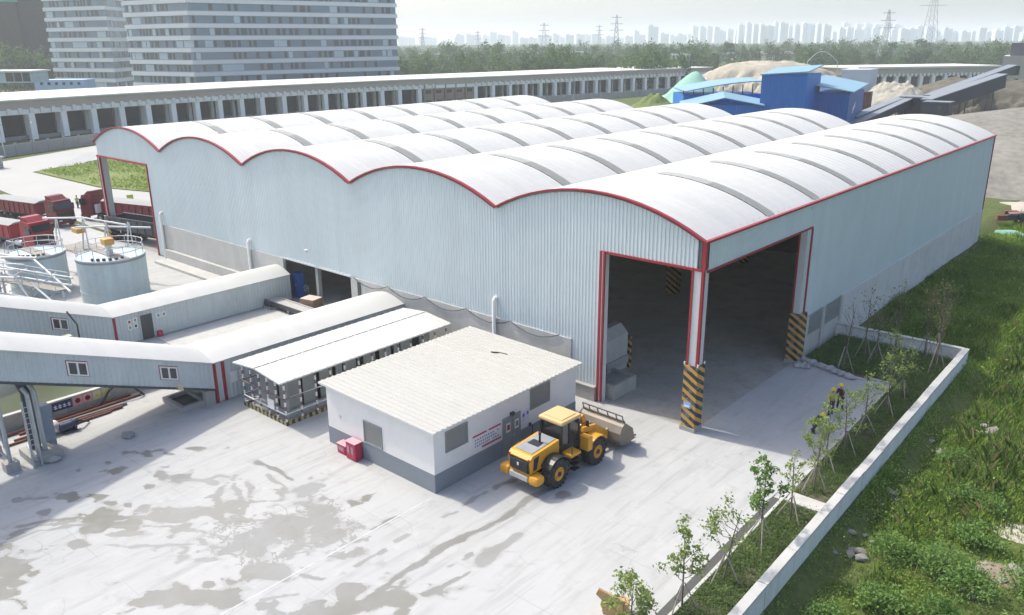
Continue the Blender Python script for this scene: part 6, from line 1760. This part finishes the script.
# scrap and net by the far corner of the warehouse
struct(heap('sand_verge', 8, 92, 18, 5, .5, sandy, 3.3, None, None, n=30, z0=-.4, power=2.5))
sc = thing('scrap_pile', 'rusty brown scrap machinery at the far corner of the warehouse', 'scrap', (1.6, 80.5, -.3), R(35)); sc.scale = (.75, .75, .75)
for k in range(9):
    x, y = random.uniform(-3, 3), random.uniform(-1.2, 1.2); w_ = random.uniform(.4, 1.2)
    MB().cbox(x - w_, y - .4, 0 + .3 * (k % 3), x + w_, y + .4, .8 + .4 * (k % 3), .05).build('scrap_piece', rust if k % 2 else steel_d, sc)
MB().prism([(-1.8, -1, 1.3), (1.6, -1, 1.5), (1.6, -.2, 1.7), (-1.8, -.2, 1.5)], (0, 0, .12)).build('sheet', mat('pinkish_sheet', (.24, .14, .12), .7, .15, 1), sc)
nv = []
for i in range(16):
    t_ = i / 15; x = .5 + 10 * t_; y = 74 - 4 * t_ + 1.2 * math.sin(t_ * 6)
    nv.append((x, y, float(terrain_z(x, y)) + .12 + .25 * math.sin(t_ * 9) ** 2))
mbn = MB(); vs, fs = [], []
for (x, y, z) in nv:
    for k, (o_, zz) in enumerate(((-.55, -.1), (-.25, .25), (.1, .42), (.4, .2), (.6, -.1))): vs.append((x, y + o_, z + zz))
for i in range(15):
    for k in range(4): fs.append((i * 5 + k, i * 5 + k + 1, i * 5 + k + 6, i * 5 + k + 5))
tag(mbn.add(vs, fs).build('green_net_strip', netting, None, smooth=True), 'strip of green net lying on the weeds beyond the warehouse corner', 'net')

# ================================================================ LONG COLONNADED BUILDING
brown = mat('brown_fascia', (.40, .34, .29), .8, .06, .15); beige = mat('beige_brick', (.25, .185, .14), .85, .1, .4)
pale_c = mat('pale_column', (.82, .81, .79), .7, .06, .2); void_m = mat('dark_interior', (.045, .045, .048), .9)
roof_far = mat('pale_flat_roof', (.60, .585, .545), .8, .05, .05)
line = [(-192, -30), (-200, 20), (-207, 60), (-210, 105), (-206, 158), (-197, 207), (-189, 282), (-179, 335)]
cb = thing('colonnade_building', 'very long pale colonnaded building with brown fascia and flat white roof behind the warehouse', 'building')
HC, HB_, HF = 6.1, 7.3, 9.7
DEP = 34
colmesh = MB().box(-.75, -.75, 0, .75, .75, HC).build('column', pale_c, cb, loc=(0, 0, -100)); COLS0 = colmesh
inmesh = MB().box(-.5, -.5, 0, .5, .5, HC)
cor = MB().box(-.45, -.35, HB_ - .9, .45, .35, HB_ + .35); cor0 = None; in0 = None
used0 = False
def norm2(i):
    a = Vector(line[max(i - 1, 0)]); b = Vector(line[min(i + 1, len(line) - 1)]); d = (b - a).normalized(); return Vector((-d.y, d.x))   # away from the camera
nrm = [norm2(i) for i in range(len(line))]
def strip(name, off0, off1, z0, z1, m_, n0=0):
    for i in range(len(line) - 1):
        a, b = Vector(line[i]), Vector(line[i + 1])
        pts = [a + nrm[i] * off0, b + nrm[i + 1] * off0, b + nrm[i + 1] * off1, a + nrm[i] * off1]
        MB().prism([(p.x, p.y, z0) for p in pts], (0, 0, z1 - z0)).build(name, m_, cb)
strip('beam', -.6, .9, HC, HB_, pale_c)
strip('fascia', -.75, 1.0, HB_, HF - .35, brown)
strip('roof', -1.3, DEP, HF - .35, HF, roof_far)
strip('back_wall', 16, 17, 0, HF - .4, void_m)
strip('base_wall', 1.2, 1.5, 0, .9, conc_d)
BR0 = 9.0
for i in range(len(line) - 1):
    a, b = Vector(line[i]), Vector(line[i + 1]); L_ = (b - a).length; dirv = (b - a).normalized()
    ang = math.atan2(dirv.y, dirv.x)
    nseg = max(1, round(L_ / 8.0))
    for k in range(nseg):
        p = a.lerp(b, k / nseg)
        sk_ = (i == 4 and 0 <= (p - Vector(line[4])).length - BR0 < 24)
        if sk_: continue
        if not used0: c = COLS0; used0 = True
        else: c = COLS0.copy(); COL.objects.link(c)
        c.location = (p.x, p.y, 0); c.rotation_euler = (0, 0, ang)
        q = p + nrm[i] * 8 + dirv * 3
        if in0 is None: in0 = inmesh.build('inner_column', pale_c, cb, loc=(q.x, q.y, 0))
        else: e = in0.copy(); COL.objects.link(e); e.location = (q.x, q.y, 0)
        for j in range(3):
            r_ = p + dirv * (L_ / nseg * (j / 3)) - nrm[i] * .95
            if cor0 is None: cor0 = cor.build('corbel', white_p, cb, loc=(r_.x, r_.y, 0)); e = cor0
            else: e = cor0.copy(); COL.objects.link(e)
            e.location = (r_.x, r_.y, 0); e.rotation_euler = (0, 0, ang)
# brick-filled bays
bb = Vector(line[4]); be = Vector(line[5]); dirv = (be - bb).normalized(); nn = nrm[4]
for k in range(5):
    a = bb + dirv * (BR0 + 1 + k * 4.6) - nn * .3; b = a + dirv * 4.3
    w_ = MB().prism([(a.x, a.y, 0), (b.x, b.y, 0), (b.x + nn.x * .5, b.y + nn.y * .5, 0), (a.x + nn.x * .5, a.y + nn.y * .5, 0)], (0, 0, HC - .02)).build('brick_bay', beige, cb)
    a2 = a + dirv * .9 - nn * .06; b2 = a2 + dirv * 2.4
    for (z0, z1) in ((4.3, 5.5), (.6, 2.0)): MB().prism([(a2.x, a2.y, z0), (b2.x, b2.y, z0), (b2.x + nn.x * .3, b2.y + nn.y * .3, z0), (a2.x + nn.x * .3, a2.y + nn.y * .3, z0)], (0, 0, z1 - z0)).build('bay_window', glass, w_)
    MB().prism([(a.x, a.y, 0), (a.x + dirv.x * .5, a.y + dirv.y * .5, 0), (a.x + dirv.x * .5 - nn.x * .4, a.y + dirv.y * .5 - nn.y * .4, 0), (a.x - nn.x * .4, a.y - nn.y * .4, 0)], (0, 0, HB_)).build('brick_pier', beige, w_)
# roof house at the left end
rh = thing('roof_house', 'low glazed roof house on the left end of the colonnade building', 'building')
p = at(18, 92, 262); 
p0, p1 = at(-12, 92, 262), at(34, 92, 262); cube_between(p0, p1, 10, HF + .9, HF + 4.2).build('wall', mat('pale_blue_render', (.42, .5, .53), .7), rh)
d = (p1 - p0).normalized(); nn = Vector((-d.y, d.x, 0)); cube_between(p0 - d - nn * .8, p1 + d * .5 - nn * .8, 12, HF + 4.2, HF + 4.7).build('roof', white_p, rh)
for k in range(3):
    a = p0 + d * (6.6 + k * 2.7) - nn * .05; cube_between(a, a + d * 2.4, .3, HF + 1.3, HF + 4.0).build('window', glass, rh)
# pale blue parapet building behind with small openings
pz = at(34, 80, 285).z; p0, p1 = at(34, 82, 285), at(84, 80, 285)
bp_ = thing('blue_parapet_building', 'low pale blue building with small square openings behind the white roof', 'building')
cube_between(p0, p1, 8, 0, pz).build('wall', mat('sky_blue_render', (.36, .50, .66), .6), bp_)
d = (p1 - p0).normalized(); nn = Vector((-d.y, d.x, 0))
for k in range(6): a = p0 + d * (2 + k * 2.6) - nn * .04; cube_between(a, a + d * 1.0, .2, pz - 1.7, pz - .8).build('opening', glass, bp_)
# a second colonnade at far right
line2 = [(-135, 455), (-74, 424)]
A_, B_ = at(860, 75, 385), at(1000, 75, 400)
c2 = thing('far_colonnade', 'distant colonnaded hall with white columns behind the conveyors', 'building')
z0c, z1c, z2c = at(930, 83, 390).z, at(930, 75.5, 390).z, at(930, 68, 390).z
cube_between(A_, B_, 30, z1c, z2c).build('fascia', mat('pale_brown_fascia', (.42, .37, .32), .8), c2)
d = (B_ - A_).normalized(); nn = Vector((-d.y, d.x, 0))
cube_between(A_ - nn * 1.2 - d * 2, B_ - nn * 1.2, 34, z2c, z2c + .8).build('roof', roof_far, c2)
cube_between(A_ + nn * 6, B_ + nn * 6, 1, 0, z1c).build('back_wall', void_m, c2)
Lc = (B_ - A_).length
for k in range(12):
    a = A_ + d * (Lc * k / 11.5); cube_between(a - d * .9, a + d * .9, 1.6, 0, z1c).build('column', pale_c, c2)
for k in range(34):
    a = A_ + d * (Lc * k / 33.5) - nn * .6; cube_between(a - d * .45, a + d * .45, .5, z1c - .4, z1c + 1.0).build('corbel', white_p, c2)

# grey boundary wall in front of the colonnade, hut and lamp post
fw_ = thing('grey_fence_wall', 'grey panelled boundary wall with piers in front of the colonnade', 'wall')
fp = [(-165, -8), (-171, 18), (-178.5, 37), (-186, 62), (-193, 110), (-185, 190), (-172, 240), (-168, 290)]
pn0 = pr0 = None
for (a, b) in zip(fp[:-1], fp[1:]):
    a, b = Vector(a), Vector(b); L_ = (b - a).length; n = max(1, round(L_ / 4.5)); ang = math.atan2((b - a).y, (b - a).x)
    for k in range(n):
        p = a.lerp(b, k / n)
        if pn0 is None: pn0 = MB().box(0.25, -.1, -.1, 4.3, .1, 2.3).build('wall_panel', conc_d, fw_); pr0 = MB().box(-.25, -.22, -.1, .25, .22, 2.6).build('pier', conc_d, fw_); x_, y_ = pn0, pr0
        else:
            x_ = pn0.copy(); COL.objects.link(x_); y_ = pr0.copy(); COL.objects.link(y_)
        for o in (x_, y_): o.location = (p.x, p.y, 0); o.rotation_euler = (0, 0, ang)
hu = thing('white_hut', 'small white flat roofed hut in front of the grey boundary wall', 'hut', (-171, 43, 0), R(-65))
MB().box(-3, -2, 0, 3, 2, 3.0).build('wall', white_p, hu); MB().box(-3.4, -2.4, 3.0, 3.4, 2.4, 3.25).build('roof', roof_far, hu)
MB().box(1.0, -2.05, 1.1, 2.2, -1.98, 2.2).build('window', glass, hu); MB().box(3.0, -.5, 0, 3.05, .5, 2.1).build('door', steel_d, hu)
def lamp(label, x, y, h):
    t = thing('street_lamp', label, 'street lamp', (x, y, 0))
    MB().tube([(0, 0, 0), (0, 0, h)], [.14, .08], 8).build('pole', white_steel, t); MB().beam((0, 0, h), (1.2, -.3, h + .15), .12).build('arm', white_steel, t); MB().cbox(.6, -.5, h + .05, 1.6, -.0, h + .25, .04).build('lamp_head', steel, t)
lamp('thin pale street lamp before the grey wall at the left', -175, 26.4, 6.2); lamp('street lamp at the far left edge of the road', -171, 19, 6.5)
sk = thing('grey_kiosk', 'small grey stone kiosk at the left edge of the road', 'kiosk', (-155, 11.5, 0), R(20))
MB().box(-1.6, -1.2, 0, 1.6, 1.2, 1.9).build('wall', conc, sk); MB().box(-1.9, -1.5, 1.9, 1.9, 1.5, 2.2).build('roof', conc_l, sk)
# excavator seen over the roofs
ex = at(566, 97, 215)
ext = thing('excavator', 'small tan excavator working beyond the vaulted roofs', 'excavator', (ex.x, ex.y, 0), R(60))
tan = mat('dusty_tan', (.42, .33, .22), .7, .15, 1)
MB().cbox(-2.2, -1.6, 0, 2.2, -.9, 1.0, .2).build('track', black, ext); MB().cbox(-2.2, .9, 0, 2.2, 1.6, 1.0, .2).build('track', black, ext)
MB().cbox(-2.2, -1.4, 1.0, 1.6, 1.4, 2.4, .15).build('house', tan, ext); MB().cbox(.2, -1.3, 2.4, 1.7, -.2, 3.4, .1).build('cab', glass, ext)
MB().beam((1.4, .2, 2.0), (4.4, .2, 5.6), .5, .7).build('boom', tan, ext); MB().beam((4.4, .2, 5.6), (6.0, .2, 3.0), .4, .5).build('stick', tan, ext); MB().cbox(5.4, -.5, 2.0, 6.6, .9, 3.0, .2).build('bucket', tan, ext)

# ================================================================ OFFICE TOWERS
band_w = mat('white_spandrel', (.66, .67, .67), .6, .04, .1); glassb = mat('blue_glass_band', (.12, .185, .24), .15, .12, .25, fine=.05, spec=.6)
glass_l = mat('pale_blue_wall_band', (.42, .50, .54), .35, .06, .1); win_d = mat('dark_window', (.035, .045, .055), .15, .3, .2, fine=0, spec=.6)
def tower(label, pts, fl, nfl, z0, dark_right=False, seed=1):
    """pts: plan outline in order left, corner, right (front faces), then closed behind"""
    rnd = random.Random(seed)
    t = thing('office_tower', label, 'office tower')
    L0, C0, R0 = [Vector((p.x, p.y, 0)) for p in pts]
    back = L0 + (R0 - C0)
    core = [L0, C0, R0, back]
    ctr = (C0 + back) / 2
    def ring(scale_out, za, zb):
        out = [p + (p - ctr).normalized() * scale_out for p in core]
        return MB().prism([(p.x, p.y, za) for p in out], (0, 0, zb - za))
    win = {}
    for f in range(nfl):
        z = z0 + f * fl
        ring(.0, z + 1.5, z + fl).build('glass_band', glassb if dark_right or True else glassb, t)
        ring(.75, z, z + 1.5).build('spandrel', band_w, t)
        ring(.35, z + 1.5, z + 1.75).build('sill', mat('grey_sill', (.33, .35, .37), .6), t)
        for fi, (P, Q_) in enumerate(((L0, C0), (C0, R0))):
            d = (Q_ - P); L_ = d.length; d.normalize(); n = Vector((d.y, -d.x, 0))
            # a pale wall panel covering part of the band, with separate windows in it
            groups = []
            x = 1.0
            while x < L_ - 3:
                w_ = rnd.choice([1.2, 1.2, 1.6, 2.4, 3.6]); kind = rnd.random()
                if kind < (.62 if fi == 0 else .5): groups.append((x, w_ if w_ < 2.5 else 1.4, 'w'))
                elif kind < .8: groups.append((x, w_ * 1.5, 'p'))
                x += w_ + rnd.choice([.7, .9, 1.4])
            for (x, w_, k) in groups:
                if k == 'p' and fi == 1 and rnd.random() < .6: continue
                key = (fi, k, round(w_, 1))
                a = P + d * x + n * .06
                if key not in win:
                    m0 = MB().prism([(0, 0, 0), (d.x * w_, d.y * w_, 0), (d.x * w_ - n.x * .2, d.y * w_ - n.y * .2, 0), (-n.x * .2, -n.y * .2, 0)], (0, 0, fl - 2.0))
                    win[key] = m0.build('window' if k == 'w' else 'pale_panel', win_d if k == 'w' else glass_l, t, loc=(a.x, a.y, z + 1.8))
                else:
                    c = win[key].copy(); COL.objects.link(c); c.location = (a.x, a.y, z + 1.8)
    # plinth below
    ring(.2, -.1, z0).build('plinth', band_w, t)
    ring(.4, z0 + nfl * fl, z0 + nfl * fl + 1.6).build('parapet', band_w, t)
    return t
FL = 4.5
tower('wide white banded office tower with blue glass right of the other tower', (at(129, 43, 332), at(192, 43, 313), at(397, 43, 368)), FL, 10, 1.0, seed=3)
tower('white banded office tower, left of the two and half hidden', (at(50, 43, 386), at(110, 43, 370), at(150, 43, 420)), FL, 11, 1.0, seed=8)
# unfinished block wrapped in dark netting
nt_ = thing('netted_tower', 'unfinished tower wrapped in dark brown green netting at the left edge', 'tower')
net_d = mat('dark_scaffold_net', (.05, .05, .038), .9, .3, .03, fine=.15, streak=.2)
P0, P1 = at(-30, 43, 430), at(58, 43, 440)
d = (P1 - P0).normalized(); nn = Vector((-d.y, d.x, 0))
L_ = (P1 - P0).length
for k in range(5):
    a = P0 + d * (L_ * k / 5) + nn * (1.5 * (k % 2)); b = P0 + d * (L_ * (k + 1) / 5 - .8) + nn * (1.5 * (k % 2))
    cube_between(a, b, 20, 0, 75).build('net_panel', net_d, nt_)
    cube_between(b, b + d * .8, 20, 0, 74).build('hoist_gap', void_m, nt_)
cube_between(P0 - nn * .4, P0 + d * (L_ * .62) - nn * .4, 3, at(10, 2, 430).z, at(10, 2, 430).z + 3).build('green_net_band', mat('bright_green_net', (.10, .30, .19), .9), nt_)

# ================================================================ TREES, PYLONS AND THE SKYLINE
protos = []
for s in range(5):
    mb, V, Q = tree_meshes(100 + s, 11.5, 4.2 + .5 * (s % 3), .7, 11, 700, 1.05, .22, base=.24)
    tm = mb.build('trunk', bark, None); cm = npmesh('crown', V, Q, leaf_far)
    protos.append((tm.data, cm.data)); bpy.data.objects.remove(tm); bpy.data.objects.remove(cm)
def tree(x, y, s, k, label, group, sz=1.0):
    t = thing('tree', label, 'tree', (x, y, -.1), random.uniform(0, 6.28), group); t.scale = (s, s, s * sz)
    link('trunk', protos[k][0], t); link('crown', protos[k][1], t)
random.seed(21)
GW = 'trees of the wood beyond the colonnade'
def row(d, px0, px1, n, s0, s1, label, group, jit=20):
    for i in range(n):
        px_ = px0 + (px1 - px0) * (i + random.uniform(.1, .9)) / n
        p = at(px_, 60, d + random.uniform(-jit, jit)); tree(p.x, p.y, random.uniform(s0, s1), random.randrange(5), label, group, random.uniform(.9, 1.25))
row(395, 398, 690, 34, .8, 1.25, 'broad green tree in the front row of the wood beyond the colonnade roof', 'front row trees of the wood', 22)
row(480, 398, 720, 40, .9, 1.35, 'green tree in the second row of the wood beyond the colonnade', 'second row trees of the wood', 30)
row(640, 395, 1010, 60, 1.0, 1.5, 'hazy tree in the wood between colonnade and skyline', 'middle trees of the wood', 50)
row(500, 795, 1015, 34, .9, 1.3, 'green tree of the belt behind the far colonnade on the right', 'trees behind the far colonnade', 25)
row(400, -5, 62, 12, 1.0, 1.5, 'tree at the foot of the netted tower at the left', 'trees at the foot of the netted tower', 10)
row(900, 390, 1030, 55, 1.1, 1.6, 'faint hazy tree in the farthest countable belt of the wood', 'far trees of the wood', 80)
# the far wood reads as one mass
rng = np.random.default_rng(31)
n = 42000
dd_ = 1000 + 1900 * rng.random(n) ** 1.3; pxx = rng.uniform(-60, 1090, n)
base_ = np.array(CAM)[None] + (np.array(rt2)[None] * ((pxx - 512) / 815.07)[:, None] + np.array(dn2)[None] * ((43 - 307.5) / 815.07) + np.array(fw)[None]) * dd_[:, None]
hz = 9 + 6 * fbm(base_[:, 0] / 60, base_[:, 1] / 60, 3)
Pw = np.stack([base_[:, 0], base_[:, 1], rng.uniform(0, 1, n) ** .6 * hz], 1)
V, Q = leaf_cards(Pw, 6.0, rng, 1.3, up=.5)
stuff(npmesh('far_wood', V, Q, leaf_far), 'hazy distant wood stretching below the skyline', 'wood')
# viaduct
vd = thing('viaduct', 'thin pale elevated road running through the distant trees', 'viaduct')
a, b = at(680, 55, 820), at(1040, 55, 900)
za = at(740, 53, 840).z
d = (b - a); 
MB().beam((a.x, a.y, za), (b.x, b.y, za + .4), 9, 2.2).build('deck', mat('pale_viaduct', (.55, .55, .54), .8), vd)
for k in range(14): p = a.lerp(b, (k + .5) / 14); MB().box(p.x - 1, p.y - 1, -.1, p.x + 1, p.y + 1, za - 1).build('pier', conc, vd)
vd = thing('long_road_bridge', 'faint pale bridge among the trees left of centre', 'viaduct')
a, b = at(420, 54, 800), at(590, 53.5, 850); za = at(500, 53, 820).z
MB().beam((a.x, a.y, za), (b.x, b.y, za), 8, 1.8).build('deck', mat('pale_viaduct', (.55, .55, .54), .8), vd)
for k in range(8): p = a.lerp(b, (k + .5) / 8); MB().box(p.x - .8, p.y - .8, -.1, p.x + .8, p.y + .8, za - .8).build('pier', conc, vd)
# small white building in the wood
p0, p1 = at(671, 60, 470), at(690, 60, 470)
wh2 = thing('white_farm_building', 'small white building with dark windows among the trees', 'building')
zt = at(680, 54, 470).z; cube_between(p0, p1, 8, 0, zt).build('wall', white_p, wh2)
d = (p1 - p0).normalized(); nn = Vector((-d.y, d.x, 0))
for r_ in range(2):
    for k in range(5): a = p0 + d * (1 + k * 2.0) - nn * .05; cube_between(a, a + d * 1.1, .3, zt - 2 - r_ * 3, zt - .7 - r_ * 3).build('window', glass, wh2)
# lattice pylons
def pylon(label, px_, top, d, base_w, arms=3):
    p = at(px_, 45, d); h = at(px_, top, d).z
    t = thing('pylon', label, 'pylon', (p.x, p.y, 0), R(40), 'power pylons on the horizon')
    k = max(.22, d * .00045)
    for sx in (-1, 1):
        for sy in (-1, 1): MB().beam((sx * base_w / 2, sy * base_w / 2, 0), (sx * .5, sy * .5, h), k).build('leg', steel, t)
    mb = MB(); n = 9
    for i in range(n):
        z0 = h * (1 - (1 - i / n) ** 1.0); z1 = h * ((i + 1) / n); w0 = base_w / 2 * (1 - z0 / h) + .5 * z0 / h; w1 = base_w / 2 * (1 - z1 / h) + .5 * z1 / h
        for s in (-1, 1):
            mb.beam((-w0, s * w0, z0), (w1, s * w1, z1), k * .6); mb.beam((w0, s * w0, z0), (-w1, s * w1, z1), k * .6)
            mb.beam((s * w0, -w0, z0), (s * w1, w1, z1), k * .6)
    mb.build('lattice', steel, t)
    for i in range(arms):
        z = h * (.66 + .14 * i); w_ = h * (.17 - .025 * i); MB().beam((-w_, 0, z), (w_, 0, z), k * 1.5, k * 1.5).build('cross_arm', steel, t)
pylon('lattice pylon left of centre above the wood', 544, 23, 950, 9); pylon('lattice pylon just right of centre on the horizon', 616, 15, 1000, 9)
pylon('lattice pylon on the right standing in the tree belt', 885, 10, 800, 11); pylon('tallest lattice pylon whose top leaves the picture', 928, -22, 900, 16)
pylon('thin distant pylon near the office tower', 423, 28, 1300, 7); pylon('small hazy pylon among the skyline towers at centre', 599, 25, 1500, 7); pylon('hazy pylon beyond the white roof left of centre', 478, 31, 1500, 7)
# skyline towers
sky_m = [mat('skyline_pale', (.70, .76, .80), .7, .05, .01), mat('skyline_grey', (.58, .65, .70), .7, .05, .01), mat('skyline_blue', (.46, .56, .64), .6, .05, .01)]  # part of the distance haze is put into these pale bluish colours
rnd = random.Random(4)
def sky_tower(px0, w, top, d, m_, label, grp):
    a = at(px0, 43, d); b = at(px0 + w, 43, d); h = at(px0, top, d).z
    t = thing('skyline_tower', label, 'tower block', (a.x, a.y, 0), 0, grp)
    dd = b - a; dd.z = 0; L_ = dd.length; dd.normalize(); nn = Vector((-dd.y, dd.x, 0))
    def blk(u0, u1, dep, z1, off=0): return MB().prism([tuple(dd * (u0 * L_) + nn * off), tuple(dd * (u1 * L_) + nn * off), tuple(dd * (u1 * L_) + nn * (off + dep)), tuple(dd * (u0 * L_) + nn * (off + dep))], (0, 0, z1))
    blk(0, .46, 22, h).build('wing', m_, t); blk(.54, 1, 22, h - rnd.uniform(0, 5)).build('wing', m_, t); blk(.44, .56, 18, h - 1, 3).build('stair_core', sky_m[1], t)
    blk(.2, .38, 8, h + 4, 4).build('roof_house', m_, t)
def sky_run(px0, px1, t0, t1, d, wmin, wmax, mi, label, grp, gap=.25):
    x = px0
    while x < px1:
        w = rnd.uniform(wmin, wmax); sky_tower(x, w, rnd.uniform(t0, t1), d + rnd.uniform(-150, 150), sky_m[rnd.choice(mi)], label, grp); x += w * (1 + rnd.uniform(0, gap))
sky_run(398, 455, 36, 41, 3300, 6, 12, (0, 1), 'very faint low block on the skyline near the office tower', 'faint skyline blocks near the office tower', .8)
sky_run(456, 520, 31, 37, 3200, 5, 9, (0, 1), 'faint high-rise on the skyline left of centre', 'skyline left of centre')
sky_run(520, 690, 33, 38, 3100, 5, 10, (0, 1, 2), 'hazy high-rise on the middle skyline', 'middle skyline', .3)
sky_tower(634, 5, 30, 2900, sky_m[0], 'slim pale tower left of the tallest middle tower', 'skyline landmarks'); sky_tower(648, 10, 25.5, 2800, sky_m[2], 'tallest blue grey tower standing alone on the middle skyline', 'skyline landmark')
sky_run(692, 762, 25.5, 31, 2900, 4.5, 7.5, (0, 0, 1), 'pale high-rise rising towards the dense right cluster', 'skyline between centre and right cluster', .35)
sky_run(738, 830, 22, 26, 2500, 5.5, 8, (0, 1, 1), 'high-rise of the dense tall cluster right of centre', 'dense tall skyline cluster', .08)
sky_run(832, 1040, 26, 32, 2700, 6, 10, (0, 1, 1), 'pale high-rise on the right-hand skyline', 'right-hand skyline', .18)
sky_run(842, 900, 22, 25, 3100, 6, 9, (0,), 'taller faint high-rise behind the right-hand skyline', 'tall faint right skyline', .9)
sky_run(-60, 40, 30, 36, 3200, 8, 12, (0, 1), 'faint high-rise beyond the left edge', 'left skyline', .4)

# ================================================================ HAZE
hz = MB().box(-10600, -10600, -3, 10600, 10600, 128).build('haze', bpy.data.materials.new('haze_air'))
hm = hz.data.materials[0]; hm.use_nodes = True
n_ = hm.node_tree.nodes; n_.remove(n_['Principled BSDF'])
pv = n_.new('ShaderNodeVolumePrincipled'); pv.inputs['Color'].default_value = (.93, .97, .995, 1); pv.inputs['Density'].default_value = HAZE_D; pv.inputs['Anisotropy'].default_value = .2
hm.node_tree.links.new(pv.outputs[0], n_['Material Output'].inputs['Volume'])
stuff(hz, 'thin pale haze over the whole place', 'haze')
